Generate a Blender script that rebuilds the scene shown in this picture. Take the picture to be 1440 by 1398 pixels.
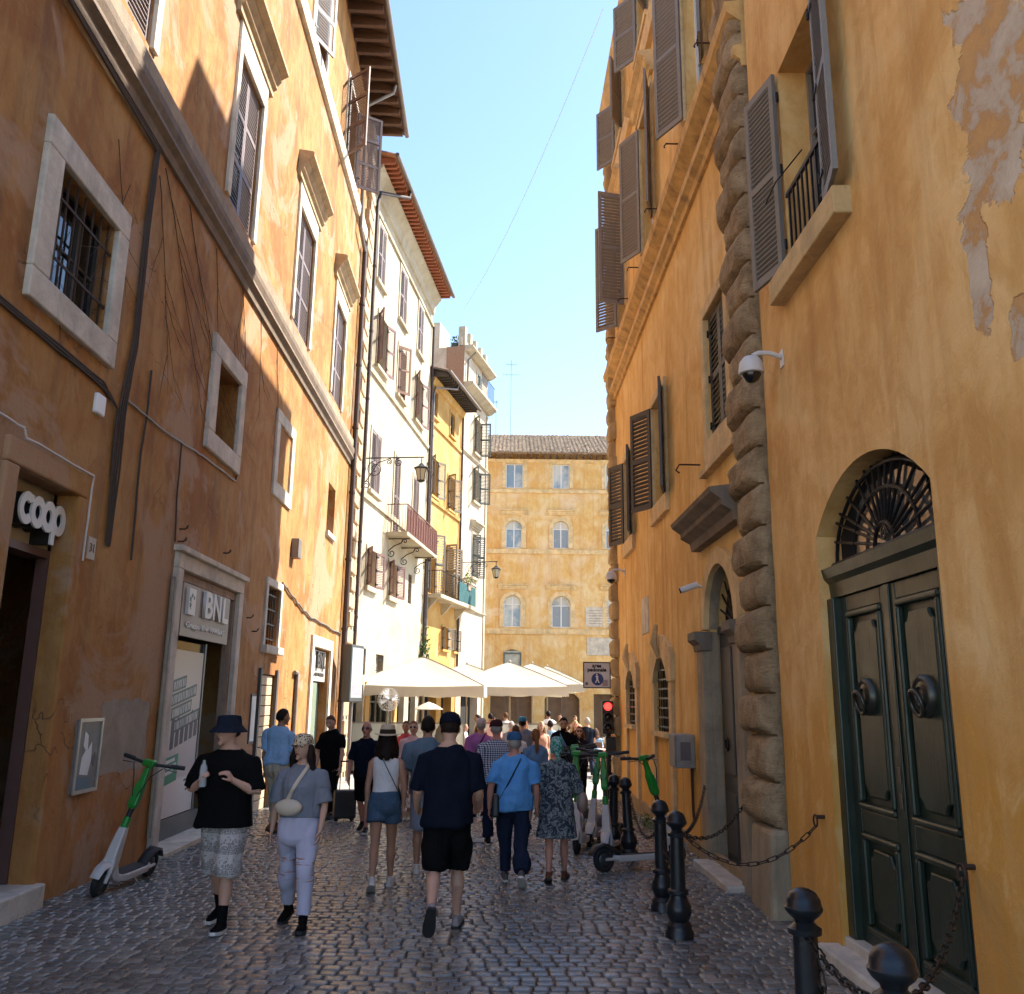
import bpy, bmesh, math, random
from mathutils import Vector, Matrix, noise
import numpy as np
R = math.radians
random.seed(7)
for o in list(bpy.data.objects): bpy.data.objects.remove(o)
SC = bpy.context.scene
COL = SC.collection
SLOPE = 0.013                                   # the street falls gently away
def gz(y): return -SLOPE * y

# ------------------------------------------------------------------ camera
cam = bpy.data.objects.new('camera', bpy.data.cameras.new('camera')); COL.objects.link(cam)
cam.data.sensor_width = 36.0; cam.data.lens = 36.0 * 1250 / 1440
cam.data.clip_start = 0.05; cam.data.clip_end = 3000
cam.matrix_world = Matrix.Translation((0, 0, 1.78)) @ Matrix.Rotation(R(90 + 12.9), 4, 'X') @ Matrix.Rotation(R(0.7), 4, 'Z')
SC.camera = cam
# ------------------------------------------------------------------ sky and sun
SUN_EL = R(51); SUN_K = 0.50                     # sun from the right and a little ahead
sdir = Vector((1, SUN_K, 0)).normalized() * math.cos(SUN_EL) + Vector((0, 0, math.sin(SUN_EL)))
W = bpy.data.worlds.new('World'); SC.world = W; W.use_nodes = True
nt = W.node_tree; bg = nt.nodes['Background']
sky = nt.nodes.new('ShaderNodeTexSky'); sky.sky_type = 'NISHITA'; sky.sun_disc = False
sky.sun_elevation = SUN_EL; sky.sun_rotation = math.atan2(sdir.x, sdir.y)
sky.air_density = 1.0; sky.dust_density = 0.3; sky.ozone_density = 2.2
nt.links.new(sky.outputs[0], bg.inputs[0]); bg.inputs[1].default_value = 0.105
sun = bpy.data.objects.new('sun', bpy.data.lights.new('sun', 'SUN')); COL.objects.link(sun)
sun.data.energy = 4.4; sun.data.angle = R(0.55); sun.data.color = (1.0, 0.94, 0.84)
sun.rotation_euler = (-sdir).to_track_quat('-Z', 'Y').to_euler()
SC.view_settings.view_transform = 'Standard'; SC.view_settings.look = 'None'
SC.view_settings.exposure = 1.95; SC.view_settings.gamma = 1.0
SC.cycles.max_bounces = 6; SC.cycles.diffuse_bounces = 4; SC.cycles.glossy_bounces = 2; SC.cycles.transmission_bounces = 2; SC.cycles.transparent_max_bounces = 6; SC.cycles.use_adaptive_sampling = True; SC.cycles.adaptive_threshold = 0.03; SC.cycles.use_denoising = True
SC.cycles.sample_clamp_indirect = 8.0

# ------------------------------------------------------------------ helpers
def tag(o, label=None, cat=None, group=None, kind=None):
    if label: o['label'] = label
    if cat: o['category'] = cat
    if group: o['group'] = group
    if kind: o['kind'] = kind
    return o
def empty(name, loc=(0, 0, 0), rz=0.0, label=None, cat=None, group=None):
    o = bpy.data.objects.new(name, None); COL.objects.link(o); o.empty_display_size = 0.2
    o.location = loc; o.rotation_euler = (0, 0, rz)
    return tag(o, label, cat, group)
def link_mesh(name, me, mat=None, parent=None, loc=None, rot=None):
    o = bpy.data.objects.new(name, me); COL.objects.link(o)
    if mat is not None and not me.materials: me.materials.append(mat)
    if parent: o.parent = parent
    if loc is not None: o.location = loc
    if rot is not None: o.rotation_euler = rot
    return o
def copy_tree(o, parent=None, loc=None, rz=None):
    c = o.copy(); COL.objects.link(c); c.parent = parent
    if loc is not None: c.location = loc
    if rz is not None: c.rotation_euler = (0, 0, rz)
    for ch in o.children: copy_tree(ch, c)
    return c
def perp(d):
    d = Vector(d).normalized(); a = Vector((0, 0, 1)) if abs(d.z) < 0.9 else Vector((1, 0, 0))
    u = d.cross(a).normalized(); return u, d.cross(u).normalized()
class MB:
    def __init__(s): s.v = []; s.f = []
    def add(s, vs, fs):
        n = len(s.v); s.v += [tuple(p) for p in vs]; s.f += [tuple(i + n for i in f) for f in fs]; return s
    def box(s, x0, x1, y0, y1, z0, z1):
        return s.hexa([(x0,y0,z0),(x1,y0,z0),(x1,y1,z0),(x0,y1,z0),(x0,y0,z1),(x1,y0,z1),(x1,y1,z1),(x0,y1,z1)])
    def hexa(s, p):
        return s.add(p, [(0,3,2,1),(4,5,6,7),(0,1,5,4),(1,2,6,5),(2,3,7,6),(3,0,4,7)])
    def quad(s, *p): return s.add(p, [tuple(range(len(p)))])
    def loft(s, rings, cap=True, closed=False):
        n = len(rings[0]); vs = [p for r in rings for p in r]; fs = []
        m = len(rings)
        for i in range(m if closed else m - 1):
            j = (i + 1) % m
            for k in range(n):
                l = (k + 1) % n; fs.append((i*n+k, i*n+l, j*n+l, j*n+k))
        if cap and not closed: fs.append(tuple(range(n))[::-1]); fs.append(tuple((m-1)*n + k for k in range(n)))
        return s.add(vs, fs)
    def tube(s, pts, r, n=8, cap=True, closed=False, flat=1.0, side=None):
        pts = [Vector(p) for p in pts]; m = len(pts)
        rr = r if isinstance(r, (list, tuple)) else [r] * m
        rings = []; u = None
        for i, p in enumerate(pts):
            if closed: d = pts[(i+1) % m] - pts[i-1]
            else: d = pts[min(i+1, m-1)] - pts[max(i-1, 0)]
            if d.length < 1e-9: d = Vector((0, 0, 1))
            d.normalize()
            if u is None:
                if side is not None: u = (Vector(side) - d * d.dot(Vector(side))).normalized()
                else: u = perp(d)[0]
            else:
                u = u - d * u.dot(d)
                u = u.normalized() if u.length > 1e-6 else perp(d)[0]
            w = d.cross(u)
            rings.append([p + u * (math.cos(2*math.pi*k/n) * rr[i]) + w * (math.sin(2*math.pi*k/n) * rr[i] * flat) for k in range(n)])
        return s.loft(rings, cap, closed)
    def lathe(s, prof, n=16, c=(0, 0, 0), cap=True):
        c = Vector(c)
        return s.loft([[c + Vector((r*math.cos(2*math.pi*k/n), r*math.sin(2*math.pi*k/n), z)) for k in range(n)] for r, z in prof], cap)
    def ell(s, c, r, n=12, m=8, rot=None):
        c = Vector(c); rings = []
        for i in range(m + 1):
            t = math.pi * i / m; a = max(math.sin(t), 1e-3)
            ring = []
            for k in range(n):
                q = Vector((r[0]*a*math.cos(2*math.pi*k/n), r[1]*a*math.sin(2*math.pi*k/n), -r[2]*math.cos(t)))
                if rot is not None: q = rot @ q
                ring.append(c + q)
            rings.append(ring)
        return s.loft(rings)
    def cap_chain(s, pts, rads, n=10):
        "tapered limb with round ends"
        pts = [Vector(p) for p in pts]
        s.tube(pts, list(rads), n); s.ell(pts[0], (rads[0],)*3, n, 6); s.ell(pts[-1], (rads[-1],)*3, n, 6); return s
    def prism(s, poly, y0, y1):
        "polygon in the x-z plane, from y0 to y1"
        n = len(poly)
        vs = [(x, y0, z) for x, z in poly] + [(x, y1, z) for x, z in poly]
        fs = [tuple(range(n)), tuple(range(2*n-1, n-1, -1))] + [((k+1) % n, k, k+n, (k+1) % n + n) for k in range(n)]
        return s.add(vs, fs)
    def sweepx(s, prof, x0, x1):
        "profile of (y,z) run along x"
        return s.loft([[(x0, y, z) for y, z in prof], [(x1, y, z) for y, z in prof]])
    def mesh(s, name, smooth=None):
        me = bpy.data.meshes.new(name); me.from_pydata(s.v, [], s.f); me.validate(clean_customdata=False)
        bm = bmesh.new(); bm.from_mesh(me); bmesh.ops.recalc_face_normals(bm, faces=bm.faces); bm.to_mesh(me); bm.free()
        if smooth is not None:
            me.shade_smooth()
            if smooth < 180: me.set_sharp_from_angle(angle=R(smooth))
        return me
    def build(s, name, mat, parent=None, loc=None, rot=None, smooth=None, bevel=0, kind=None):
        o = link_mesh(name, s.mesh(name, smooth), mat, parent, loc, rot)
        if bevel:
            b = o.modifiers.new('bevel', 'BEVEL'); b.width = bevel; b.segments = 2; b.limit_method = 'ANGLE'; b.angle_limit = R(40)
        if kind: o['kind'] = kind
        return o
def arc(cx, cz, rx, rz, a0, a1, n):
    return [(cx + rx*math.cos(a0 + (a1-a0)*i/n), cz + rz*math.sin(a0 + (a1-a0)*i/n)) for i in range(n+1)]
TMP = bpy.data.scenes.new('scratch')
def evaluated_mesh(ob):
    TMP.collection.objects.link(ob); vl = TMP.view_layers[0]; vl.update()
    me = bpy.data.meshes.new_from_object(ob.evaluated_get(vl.depsgraph)); TMP.collection.objects.unlink(ob); return me
def text_mesh(s, size, depth, bold=0.0, shear=0.0, space=1.0):
    cu = bpy.data.curves.new('lettering', 'FONT'); cu.body = s; cu.size = size; cu.extrude = depth; cu.offset = bold
    cu.align_x = 'CENTER'; cu.align_y = 'CENTER'; cu.shear = shear; cu.space_character = space; cu.resolution_u = 3
    ob = bpy.data.objects.new('lettering', cu)
    me = evaluated_mesh(ob); bpy.data.objects.remove(ob); bpy.data.curves.remove(cu)
    return me
def lettering(name, s, size, mat, parent, loc, depth=0.004, bold=0.0, width=None, space=1.0, rot=(R(90), 0, 0)):
    me = text_mesh(s, size, depth, bold, 0.0, space); me.materials.clear()
    o = link_mesh(name, me, mat, parent, loc, rot)
    if width:
        xs = [v.co.x for v in me.vertices]; w = max(xs) - min(xs)
        if w > 0: o.scale = (width / w, 1, 1)
    if name in ('lettering', 'numerals'): o['kind'] = 'stuff'
    return o

# ------------------------------------------------------------------ materials
MATS = {}
class NT:
    def __init__(s, name):
        s.m = bpy.data.materials.new(name); s.m.use_nodes = True; s.t = s.m.node_tree
        s.b = s.t.nodes['Principled BSDF']; s.co = None
    def n(s, typ, **kw):
        nd = s.t.nodes.new('ShaderNode' + typ)
        for k, v in kw.items(): setattr(nd, k, v)
        return nd
    def L(s, a, b): s.t.links.new(a, b)
    def coord(s, sc=(1, 1, 1), loc=(0, 0, 0)):
        if s.co is None: s.co = s.n('TexCoord').outputs['Object']
        mp = s.n('Mapping'); mp.inputs['Scale'].default_value = sc; mp.inputs['Location'].default_value = loc
        s.L(s.co, mp.inputs[0]); return mp.outputs[0]
    def noise(s, scale, detail=4, rough=0.55, sc=(1, 1, 1), dist=0.0, loc=(0, 0, 0)):
        nd = s.n('TexNoise'); nd.inputs['Scale'].default_value = scale; nd.inputs['Detail'].default_value = detail
        nd.inputs['Roughness'].default_value = rough; nd.inputs['Distortion'].default_value = dist
        s.L(s.coord(sc, loc), nd.inputs['Vector']); return nd.outputs['Fac']
    def ramp(s, fac, stops):
        nd = s.n('ValToRGB'); e = nd.color_ramp.elements
        while len(e) < len(stops): e.new(0.5)
        for el, (p, c) in zip(e, stops):
            el.position = p; el.color = (c, c, c, 1) if isinstance(c, (int, float)) else (*c, 1)
        s.L(fac, nd.inputs[0]); return nd.outputs[0]
    def mix(s, fac, a, b, blend='MIX'):
        nd = s.n('Mix', data_type='RGBA', blend_type=blend)
        for sock, val in ((nd.inputs[0], fac), (nd.inputs[6], a), (nd.inputs[7], b)):
            if isinstance(val, (int, float)): sock.default_value = val
            elif isinstance(val, tuple): sock.default_value = (*val, 1)
            else: s.L(val, sock)
        return nd.outputs[2]
    def math(s, op, a, b=0.0, c=None):
        nd = s.n('Math', operation=op)
        for i, val in enumerate((a, b) if c is None else (a, b, c)):
            if isinstance(val, (int, float)): nd.inputs[i].default_value = val
            else: s.L(val, nd.inputs[i])
        return nd.outputs[0]
    def sep(s):
        nd = s.n('SeparateXYZ'); s.L(s.coord(), nd.inputs[0]); return nd.outputs
    def bump(s, h, strength=0.3, dist=0.02):
        nd = s.n('Bump'); nd.inputs['Strength'].default_value = strength; nd.inputs['Distance'].default_value = dist
        s.L(h, nd.inputs['Height']); s.L(nd.outputs[0], s.b.inputs['Normal'])
    def out(s, col=None, rough=0.8, spec=None, metal=0.0):
        if col is not None:
            if isinstance(col, tuple): s.b.inputs['Base Color'].default_value = (*col, 1)
            else: s.L(col, s.b.inputs['Base Color'])
        if isinstance(rough, (int, float)): s.b.inputs['Roughness'].default_value = rough
        else: s.L(rough, s.b.inputs['Roughness'])
        s.b.inputs['Metallic'].default_value = metal
        if spec is not None: s.b.inputs['Specular IOR Level'].default_value = spec
        return s.m
def simple(name, col, rough=0.7, metal=0.0, var=0.18, scale=6.0, bump=0.15, bd=0.004, spec=None):
    "plain colour with a little grain"
    if name in MATS: return MATS[name]
    t = NT(name); f = t.noise(scale, 3, 0.6)
    c = t.mix(f, tuple(x * (1 - var) for x in col), tuple(min(1, x * (1 + var)) for x in col))
    if bump: t.bump(t.noise(scale * 6, 3), bump, bd)
    rr = t.math('MULTIPLY_ADD', f, 0.2, rough - 0.1)
    MATS[name] = t.out(c, rr, spec, metal); return MATS[name]
def plaster(name, base, dark, pale, bare, streak=0.5, patch=(0.62, 0.68), low=None, lowz=2.0, peel=None, crack=0.5, seed=0.0, dirt=(0.10, 0.07, 0.05)):
    t = NT(name); off = (seed, seed * 0.7, seed * 0.3)
    big = t.noise(0.75, 5, 0.62, dist=0.6, loc=off)
    c = t.ramp(big, [(0.36, dark), (0.50, base), (0.63, pale)])
    if low is not None:                                   # repainted lower wall
        z = t.sep()[2]; nz = t.noise(0.9, 3, 0.6, sc=(1, 1, 0.5), loc=off)
        h = t.math('SUBTRACT', t.math('MULTIPLY_ADD', nz, 2.2, lowz - 1.1), z)
        lf = t.ramp(h, [(0.0, 0.0), (0.7, 1.0)])
        c = t.mix(t.math('MULTIPLY', lf, 0.85), c, low)
    mid = t.noise(3.2, 4, 0.68, dist=0.6, sc=(1.25, 1.25, 0.7), loc=off)
    c = t.mix(t.ramp(mid, [(0.34, 0.65), (0.52, 0.0)]), c, dark)
    c = t.mix(t.ramp(mid, [(0.52, 0.0), (0.70, 0.55)]), c, pale)
    st = t.noise(1.0, 4, 0.6, sc=(3.2, 3.2, 0.16), loc=off)          # rain streaks
    c = t.mix(t.math('MULTIPLY', t.ramp(st, [(0.50, 0.0), (0.72, 1.0)]), streak), c, dirt)
    st2 = t.noise(1.0, 3, 0.6, sc=(7, 7, 0.5), loc=(seed + 4, 0, 2))
    c = t.mix(t.math('MULTIPLY', t.ramp(st2, [(0.52, 0.0), (0.75, 1.0)]), 0.4 * streak + 0.12), c, pale)
    pt = t.noise(0.42, 5, 0.66, dist=0.9, loc=(seed + 9, 3, seed))    # washed-out, bare patches
    pf = t.ramp(pt, [(patch[0], 0.0), (patch[1], 1.0)])
    c = t.mix(t.math('MULTIPLY', pf, 0.82), c, bare)
    hgt = t.math('MULTIPLY_ADD', t.noise(14, 4, 0.7, loc=off), 0.42, t.math('MULTIPLY', big, 0.5))
    hgt = t.math('SUBTRACT', hgt, t.math('MULTIPLY', pf, 0.12))
    hgt = t.math('ADD', hgt, t.math('MULTIPLY', mid, 0.45))
    sp = t.noise(38, 3, 0.6, loc=off)
    c = t.mix(t.ramp(sp, [(0.60, 0.0), (0.78, 0.35)]), c, dark)
    if peel:                                              # render fallen away, shape given in wall coordinates
        X, Z = t.sep()[0], t.sep()[2]; tot = None
        for (cx, cz, rx, rz) in peel:
            dx = t.math('DIVIDE', t.math('SUBTRACT', X, cx), rx); dz = t.math('DIVIDE', t.math('SUBTRACT', Z, cz), rz)
            d = t.math('SUBTRACT', 1.0, t.math('SQRT', t.math('ADD', t.math('MULTIPLY', dx, dx), t.math('MULTIPLY', dz, dz))))
            tot = d if tot is None else t.math('MAXIMUM', tot, d)
        pn = t.noise(1.9, 6, 0.62, dist=0.3, loc=off)
        pm = t.ramp(t.math('ADD', tot, t.math('MULTIPLY_ADD', pn, 2.4, -1.2)), [(0.20, 0.0), (0.25, 1.0)])
        inner = t.noise(2.4, 6, 0.66, dist=0.25, loc=(off[0]+3, off[1], off[2]))
        pc = t.ramp(inner, [(0.38, (0.52, 0.29, 0.11)), (0.46, (0.46, 0.26, 0.11)), (0.50, (0.46, 0.36, 0.26)), (0.66, (0.55, 0.455, 0.345))])
        c = t.mix(pm, c, pc); hgt = t.math('SUBTRACT', hgt, t.math('MULTIPLY', pm, 1.0))
        hgt = t.math('ADD', hgt, t.math('MULTIPLY', t.math('MULTIPLY', inner, pm), 0.9))
    if crack:
        vo = t.n('TexVoronoi', feature='DISTANCE_TO_EDGE'); vo.inputs['Scale'].default_value = 0.55
        dn = t.n('TexNoise'); dn.inputs['Scale'].default_value = 2.5; dn.inputs['Detail'].default_value = 3
        cc = t.coord(); t.L(cc, dn.inputs['Vector'])
        ad = t.n('VectorMath', operation='MULTIPLY_ADD'); t.L(dn.outputs['Color'], ad.inputs[0]); ad.inputs[1].default_value = (0.8, 0.8, 0.8); t.L(cc, ad.inputs[2])
        t.L(ad.outputs[0], vo.inputs['Vector'])
        ck = t.ramp(vo.outputs['Distance'], [(0.0, 1.0), (0.006, 0.0)])
        ck = t.math('MULTIPLY', ck, t.ramp(t.noise(0.8, 3, 0.5, loc=(seed, 1, 5)), [(0.52, 0.0), (0.6, 1.0)]))
        c = t.mix(t.math('MULTIPLY', ck, crack), c, dirt); hgt = t.math('SUBTRACT', hgt, t.math('MULTIPLY', ck, 0.6))
    t.bump(hgt, 0.7, 0.03)
    return t.out(c, 0.9, 0.25)
def stone(name, col, var=0.25, scale=3.0, bump=0.5, streaky=0.25, dark=(0.09, 0.08, 0.07), rough=0.85, bd=0.015):
    if name in MATS: return MATS[name]
    t = NT(name); a = t.noise(scale, 5, 0.65, dist=0.4)
    c = t.mix(t.ramp(a, [(0.3, 0.0), (0.7, 1.0)]), tuple(x * (1 - var) for x in col), tuple(min(1, x * (1 + var)) for x in col))
    s = t.noise(1.6, 3, 0.65, sc=(3, 3, 0.5)); c = t.mix(t.math('MULTIPLY', t.ramp(s, [(0.5, 0.0), (0.75, 1.0)]), streaky), c, dark)
    p = t.noise(28, 4, 0.7); c = t.mix(t.ramp(p, [(0.62, 0.0), (0.75, 0.5)]), c, dark)
    t.bump(t.math('ADD', t.noise(scale * 8, 4, 0.7), t.math('MULTIPLY', a, 0.6)), bump, bd)
    MATS[name] = t.out(c, rough, 0.3); return MATS[name]
def louvre_paint(name, col): return simple(name, col, 0.55, var=0.22, scale=9, bump=0.2)
def glassy(name, col=(0.012, 0.014, 0.016), rough=0.06):
    if name in MATS: return MATS[name]
    t = NT(name); t.bump(t.noise(1.7, 2), 0.04, 0.02); MATS[name] = t.out(col, rough, 0.6); return MATS[name]
M_STONE = stone('travertine', (0.52, 0.46, 0.38))
M_STONE_P = stone('pale_travertine', (0.60, 0.53, 0.42), streaky=0.3)
M_STONE_D = stone('weathered_travertine', (0.30, 0.25, 0.19), streaky=0.6)
M_GLASS = glassy('dark_glass')
M_IRON = simple('black_iron', (0.018, 0.018, 0.02), 0.45, 0.6, var=0.4, scale=20, bump=0.25)
M_RUST = simple('rusty_iron', (0.05, 0.028, 0.018), 0.75, 0.3, var=0.5, scale=30, bump=0.4)
M_CABLE = simple('old_cable', (0.06, 0.04, 0.03), 0.8, var=0.4, scale=4)
M_WHITE = simple('white_paint', (0.75, 0.74, 0.72), 0.5, var=0.06)
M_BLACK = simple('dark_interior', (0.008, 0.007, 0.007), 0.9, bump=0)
M_ZINC = simple('zinc_pipe', (0.20, 0.17, 0.15), 0.5, 0.5, var=0.3)
M_PIPE = simple('dark_pipe', (0.055, 0.035, 0.03), 0.6, 0.3, var=0.4)
M_WOODD = simple('dark_rafter', (0.11, 0.06, 0.04), 0.8, var=0.35)
M_TILE = stone('clay_tile', (0.34, 0.24, 0.17), var=0.45, scale=9, streaky=0.35)
M_SH_BROWN = louvre_paint('brown_shutter', (0.185, 0.14, 0.13))
M_SH_GREY = louvre_paint('grey_shutter', (0.20, 0.175, 0.15))
M_SH_DARK = louvre_paint('dark_shutter', (0.06, 0.055, 0.052))
# ------------------------------------------------------------------ facades: local x along the wall, y into the house, z up
def frame_of(o, u): return (o[0], o[1], 0.0), math.atan2(u[1], u[0])
def wall_mesh(W0, W1, H0, H1, ops, depth=7.0, reveal=0.3, tops=None):
    "ops: (x0,x1,z0,z1,arch rise or 0[,reveal])"
    mb = MB()
    xs = sorted({W0, W1, *[o[0] for o in ops], *[o[1] for o in ops]}); zs = sorted({H0, H1, *[o[2] for o in ops], *[o[3] for o in ops]})
    for i in range(len(xs) - 1):
        run = None
        for j in range(len(zs) - 1):
            cx, cz = (xs[i] + xs[i+1]) / 2, (zs[j] + zs[j+1]) / 2
            if any(o[0] < cx < o[1] and o[2] < cz < o[3] for o in ops): continue
            mb.quad((xs[i], 0, zs[j]), (xs[i+1], 0, zs[j]), (xs[i+1], 0, zs[j+1]), (xs[i], 0, zs[j+1]))
    for o in ops:
        x0, x1, z0, z1, rise = o[:5]; rv = o[5] if len(o) > 5 else reveal
        zs_ = z1 - rise
        mb.quad((x0, 0, z0), (x0, 0, zs_), (x0, rv, zs_), (x0, rv, z0)); mb.quad((x1, 0, z0), (x1, rv, z0), (x1, rv, zs_), (x1, 0, zs_))
        mb.quad((x0, 0, z0), (x0, rv, z0), (x1, rv, z0), (x1, 0, z0))
        if rise <= 0: mb.quad((x0, 0, z1), (x1, 0, z1), (x1, rv, z1), (x0, rv, z1))
        else:
            a = arch_pts(x0, x1, zs_, rise, 18)
            for p, q in zip(a, a[1:]):
                mb.quad((p[0], 0, p[1]), (q[0], 0, q[1]), (q[0], rv, q[1]), (p[0], rv, p[1]))
                mb.quad((p[0], 0, p[1]), (p[0], 0, z1), (q[0], 0, z1), (q[0], 0, q[1]))
    D = depth
    mb.quad((W0, 0, H0), (W0, D, H0), (W0, D, H1), (W0, 0, H1)); mb.quad((W1, 0, H0), (W1, 0, H1), (W1, D, H1), (W1, D, H0))
    mb.quad((W0, D, H0), (W1, D, H0), (W1, D, H1), (W0, D, H1)); mb.quad((W0, 0, H1), (W1, 0, H1), (W1, D, H1), (W0, D, H1))
    return mb
def arch_pts(x0, x1, zs, rise, n):
    "segmental or round arch from left spring to right spring"
    w = (x1 - x0) / 2
    if rise >= w * 0.999: return [(x0 + w - w*math.cos(math.pi*i/n), zs + rise*math.sin(math.pi*i/n)) for i in range(n+1)]
    r = (w*w + rise*rise) / (2*rise); a = math.asin(w / r); cx, cz = (x0+x1)/2, zs + rise - r
    return [(cx + r*math.sin(-a + 2*a*i/n), cz + r*math.cos(-a + 2*a*i/n)) for i in range(n+1)]
def build_wall(parent, mat, *a, **k):
    me = MB(); mb = wall_mesh(*a, **k); m = bpy.data.meshes.new('wall'); m.from_pydata(mb.v, [], mb.f); m.validate()
    return link_mesh('wall', m, mat, parent)
def surround(parent, mat, x0, x1, z0, z1, w, out=0.06, sill=None, sill_out=0.12, name='window_frame', inner=0.0, head=None):
    "four stone pieces round an opening, butted"
    mb = MB(); h = w if head is None else head
    mb.box(x0-w, x0+inner, -out, 0.02, z0, z1); mb.box(x1-inner, x1+w, -out, 0.02, z0, z1); mb.box(x0-w, x1+w, -out, 0.02, z1, z1+h)
    o = mb.build(name, mat, parent, bevel=0.012)
    if sill is None: sill = w
    if sill > 0: MB().box(x0-w-0.03, x1+w+0.03, -sill_out, 0.02, z0-sill, z0).build('sill', mat, o, bevel=0.012)
    return o
def pane(parent, x0, x1, z0, z1, y=0.2, bars=1, cross=2, fm=None, gm=None, name='window'):
    "casement frame with glazing"
    fm = fm or M_WHITE; t = 0.05; mb = MB()
    mb.box(x0, x0+t, y-0.03, y+0.03, z0, z1); mb.box(x1-t, x1, y-0.03, y+0.03, z0, z1)
    mb.box(x0+t, x1-t, y-0.03, y+0.03, z0, z0+t); mb.box(x0+t, x1-t, y-0.03, y+0.03, z1-t, z1)
    for i in range(bars): c = x0 + (x1-x0)*(i+1)/(bars+1); mb.box(c-0.035, c+0.035, y-0.034, y+0.02, z0+t, z1-t)
    for j in range(cross): c = z0 + (z1-z0)*(j+1)/(cross+1); mb.box(x0+t, x1-t, y-0.02, y+0.015, c-0.012, c+0.012)
    f = mb.build(name, fm, parent)
    MB().box(x0+0.01, x1-0.01, y+0.005, y+0.012, z0+0.01, z1-0.01).build('pane', gm or M_GLASS, f)
    return f
SHUT = {}
def shutter(parent, mat, hx, hy, z0, w, h, ang, n=None, gap=0.0, rails=1):
    "louvred leaf hinged at local origin, reaching along +x before turning by ang degrees"
    key = (mat.name, round(w, 2), round(h, 2), n, rails)
    if key not in SHUT:
        fr = MB(); t = min(0.065, w*0.13)
        fr.box(0, t, -0.02, 0.02, 0, h); fr.box(w-t, w, -0.02, 0.02, 0, h)
        cuts = [0] + [h*(i+1)/(rails+1) for i in range(rails)] + [h]
        for i, c in enumerate(cuts):
            a, b = (c, c+t*1.3) if i == 0 else ((c-t*1.3, c) if i == len(cuts)-1 else (c-t*0.6, c+t*0.6))
            fr.box(t, w-t, -0.018, 0.018, a, b)
        lv = MB(); nn = n or max(8, int(h/0.080)); pz = (h - 2.6*t)/nn; dz = min(0.03, pz*0.52) if n and n >= 40 else min(0.018, pz*0.22); th = min(0.0075, pz*0.11)
        for i in range(nn):
            zc = 1.3*t + pz*(i+0.5)
            lv.hexa([(t,-0.016,zc-dz-th),(w-t,-0.016,zc-dz-th),(w-t,0.016,zc+dz-th),(t,0.016,zc+dz-th),(t,-0.016,zc-dz+th),(w-t,-0.016,zc-dz+th),(w-t,0.016,zc+dz+th),(t,0.016,zc+dz+th)])
        SHUT[key] = (fr.mesh('shutter'), lv.mesh('louvres'))
    if 'h' not in SHUT: SHUT['h'] = MB().tube([(0.0, -0.03, -0.05), (0.0, -0.03, 0.05)], 0.014, 6).box(0, 0.12, -0.031, -0.02, -0.015, 0.015).mesh('hinge')
    a, b = SHUT[key]
    o = link_mesh('shutter', a, mat, parent, (hx, hy, z0), (0, 0, R(ang)))
    link_mesh('louvres', b, mat, o)
    for k in (0.12, 0.5, 0.88): link_mesh('hinge', SHUT['h'], M_IRON, o, (0, 0, h*k))
    return o
def shutter_pair(parent, mat, x0, x1, z0, z1, aL, aR, y=0.03, n=None, rails=1):
    w = (x1 - x0)/2 - 0.004
    shutter(parent, mat, x0, y, z0, w, z1-z0, -aL, n, rails=rails); shutter(parent, mat, x1, y, z0, w, z1-z0, 180+aR, n, rails=rails)
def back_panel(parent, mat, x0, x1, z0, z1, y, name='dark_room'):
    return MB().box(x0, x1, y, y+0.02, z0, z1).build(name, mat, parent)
def grille(parent, mat, x0, x1, z0, z1, nx, nz, y=0.05, r=0.011, name='window_grille'):
    mb = MB()
    for i in range(nx): x = x0 + (x1-x0)*(i+0.5)/nx; mb.tube([(x, y, z0), (x, y, z1)], r, 6)
    for j in range(nz): z = z0 + (z1-z0)*(j+0.5)/nz; mb.box(x0, x1, y-0.006-r, y+0.006-r, z-0.014, z+0.014)
    return mb.build(name, mat, parent)
def hood(parent, mat, x0, x1, z0, out=0.34, h=0.55, name='window_hood'):
    prof = [(0.02, z0), (-0.07, z0), (-0.07, z0+h*0.22), (-0.13, z0+h*0.30), (-0.13, z0+h*0.40), (-out*0.62, z0+h*0.58), (-out*0.62, z0+h*0.66), (-out, z0+h*0.80), (-out, z0+h*0.93), (-out*0.9, z0+h), (0.02, z0+h*1.08)]
    return MB().sweepx(prof, x0, x1).build(name, mat, parent)
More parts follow.
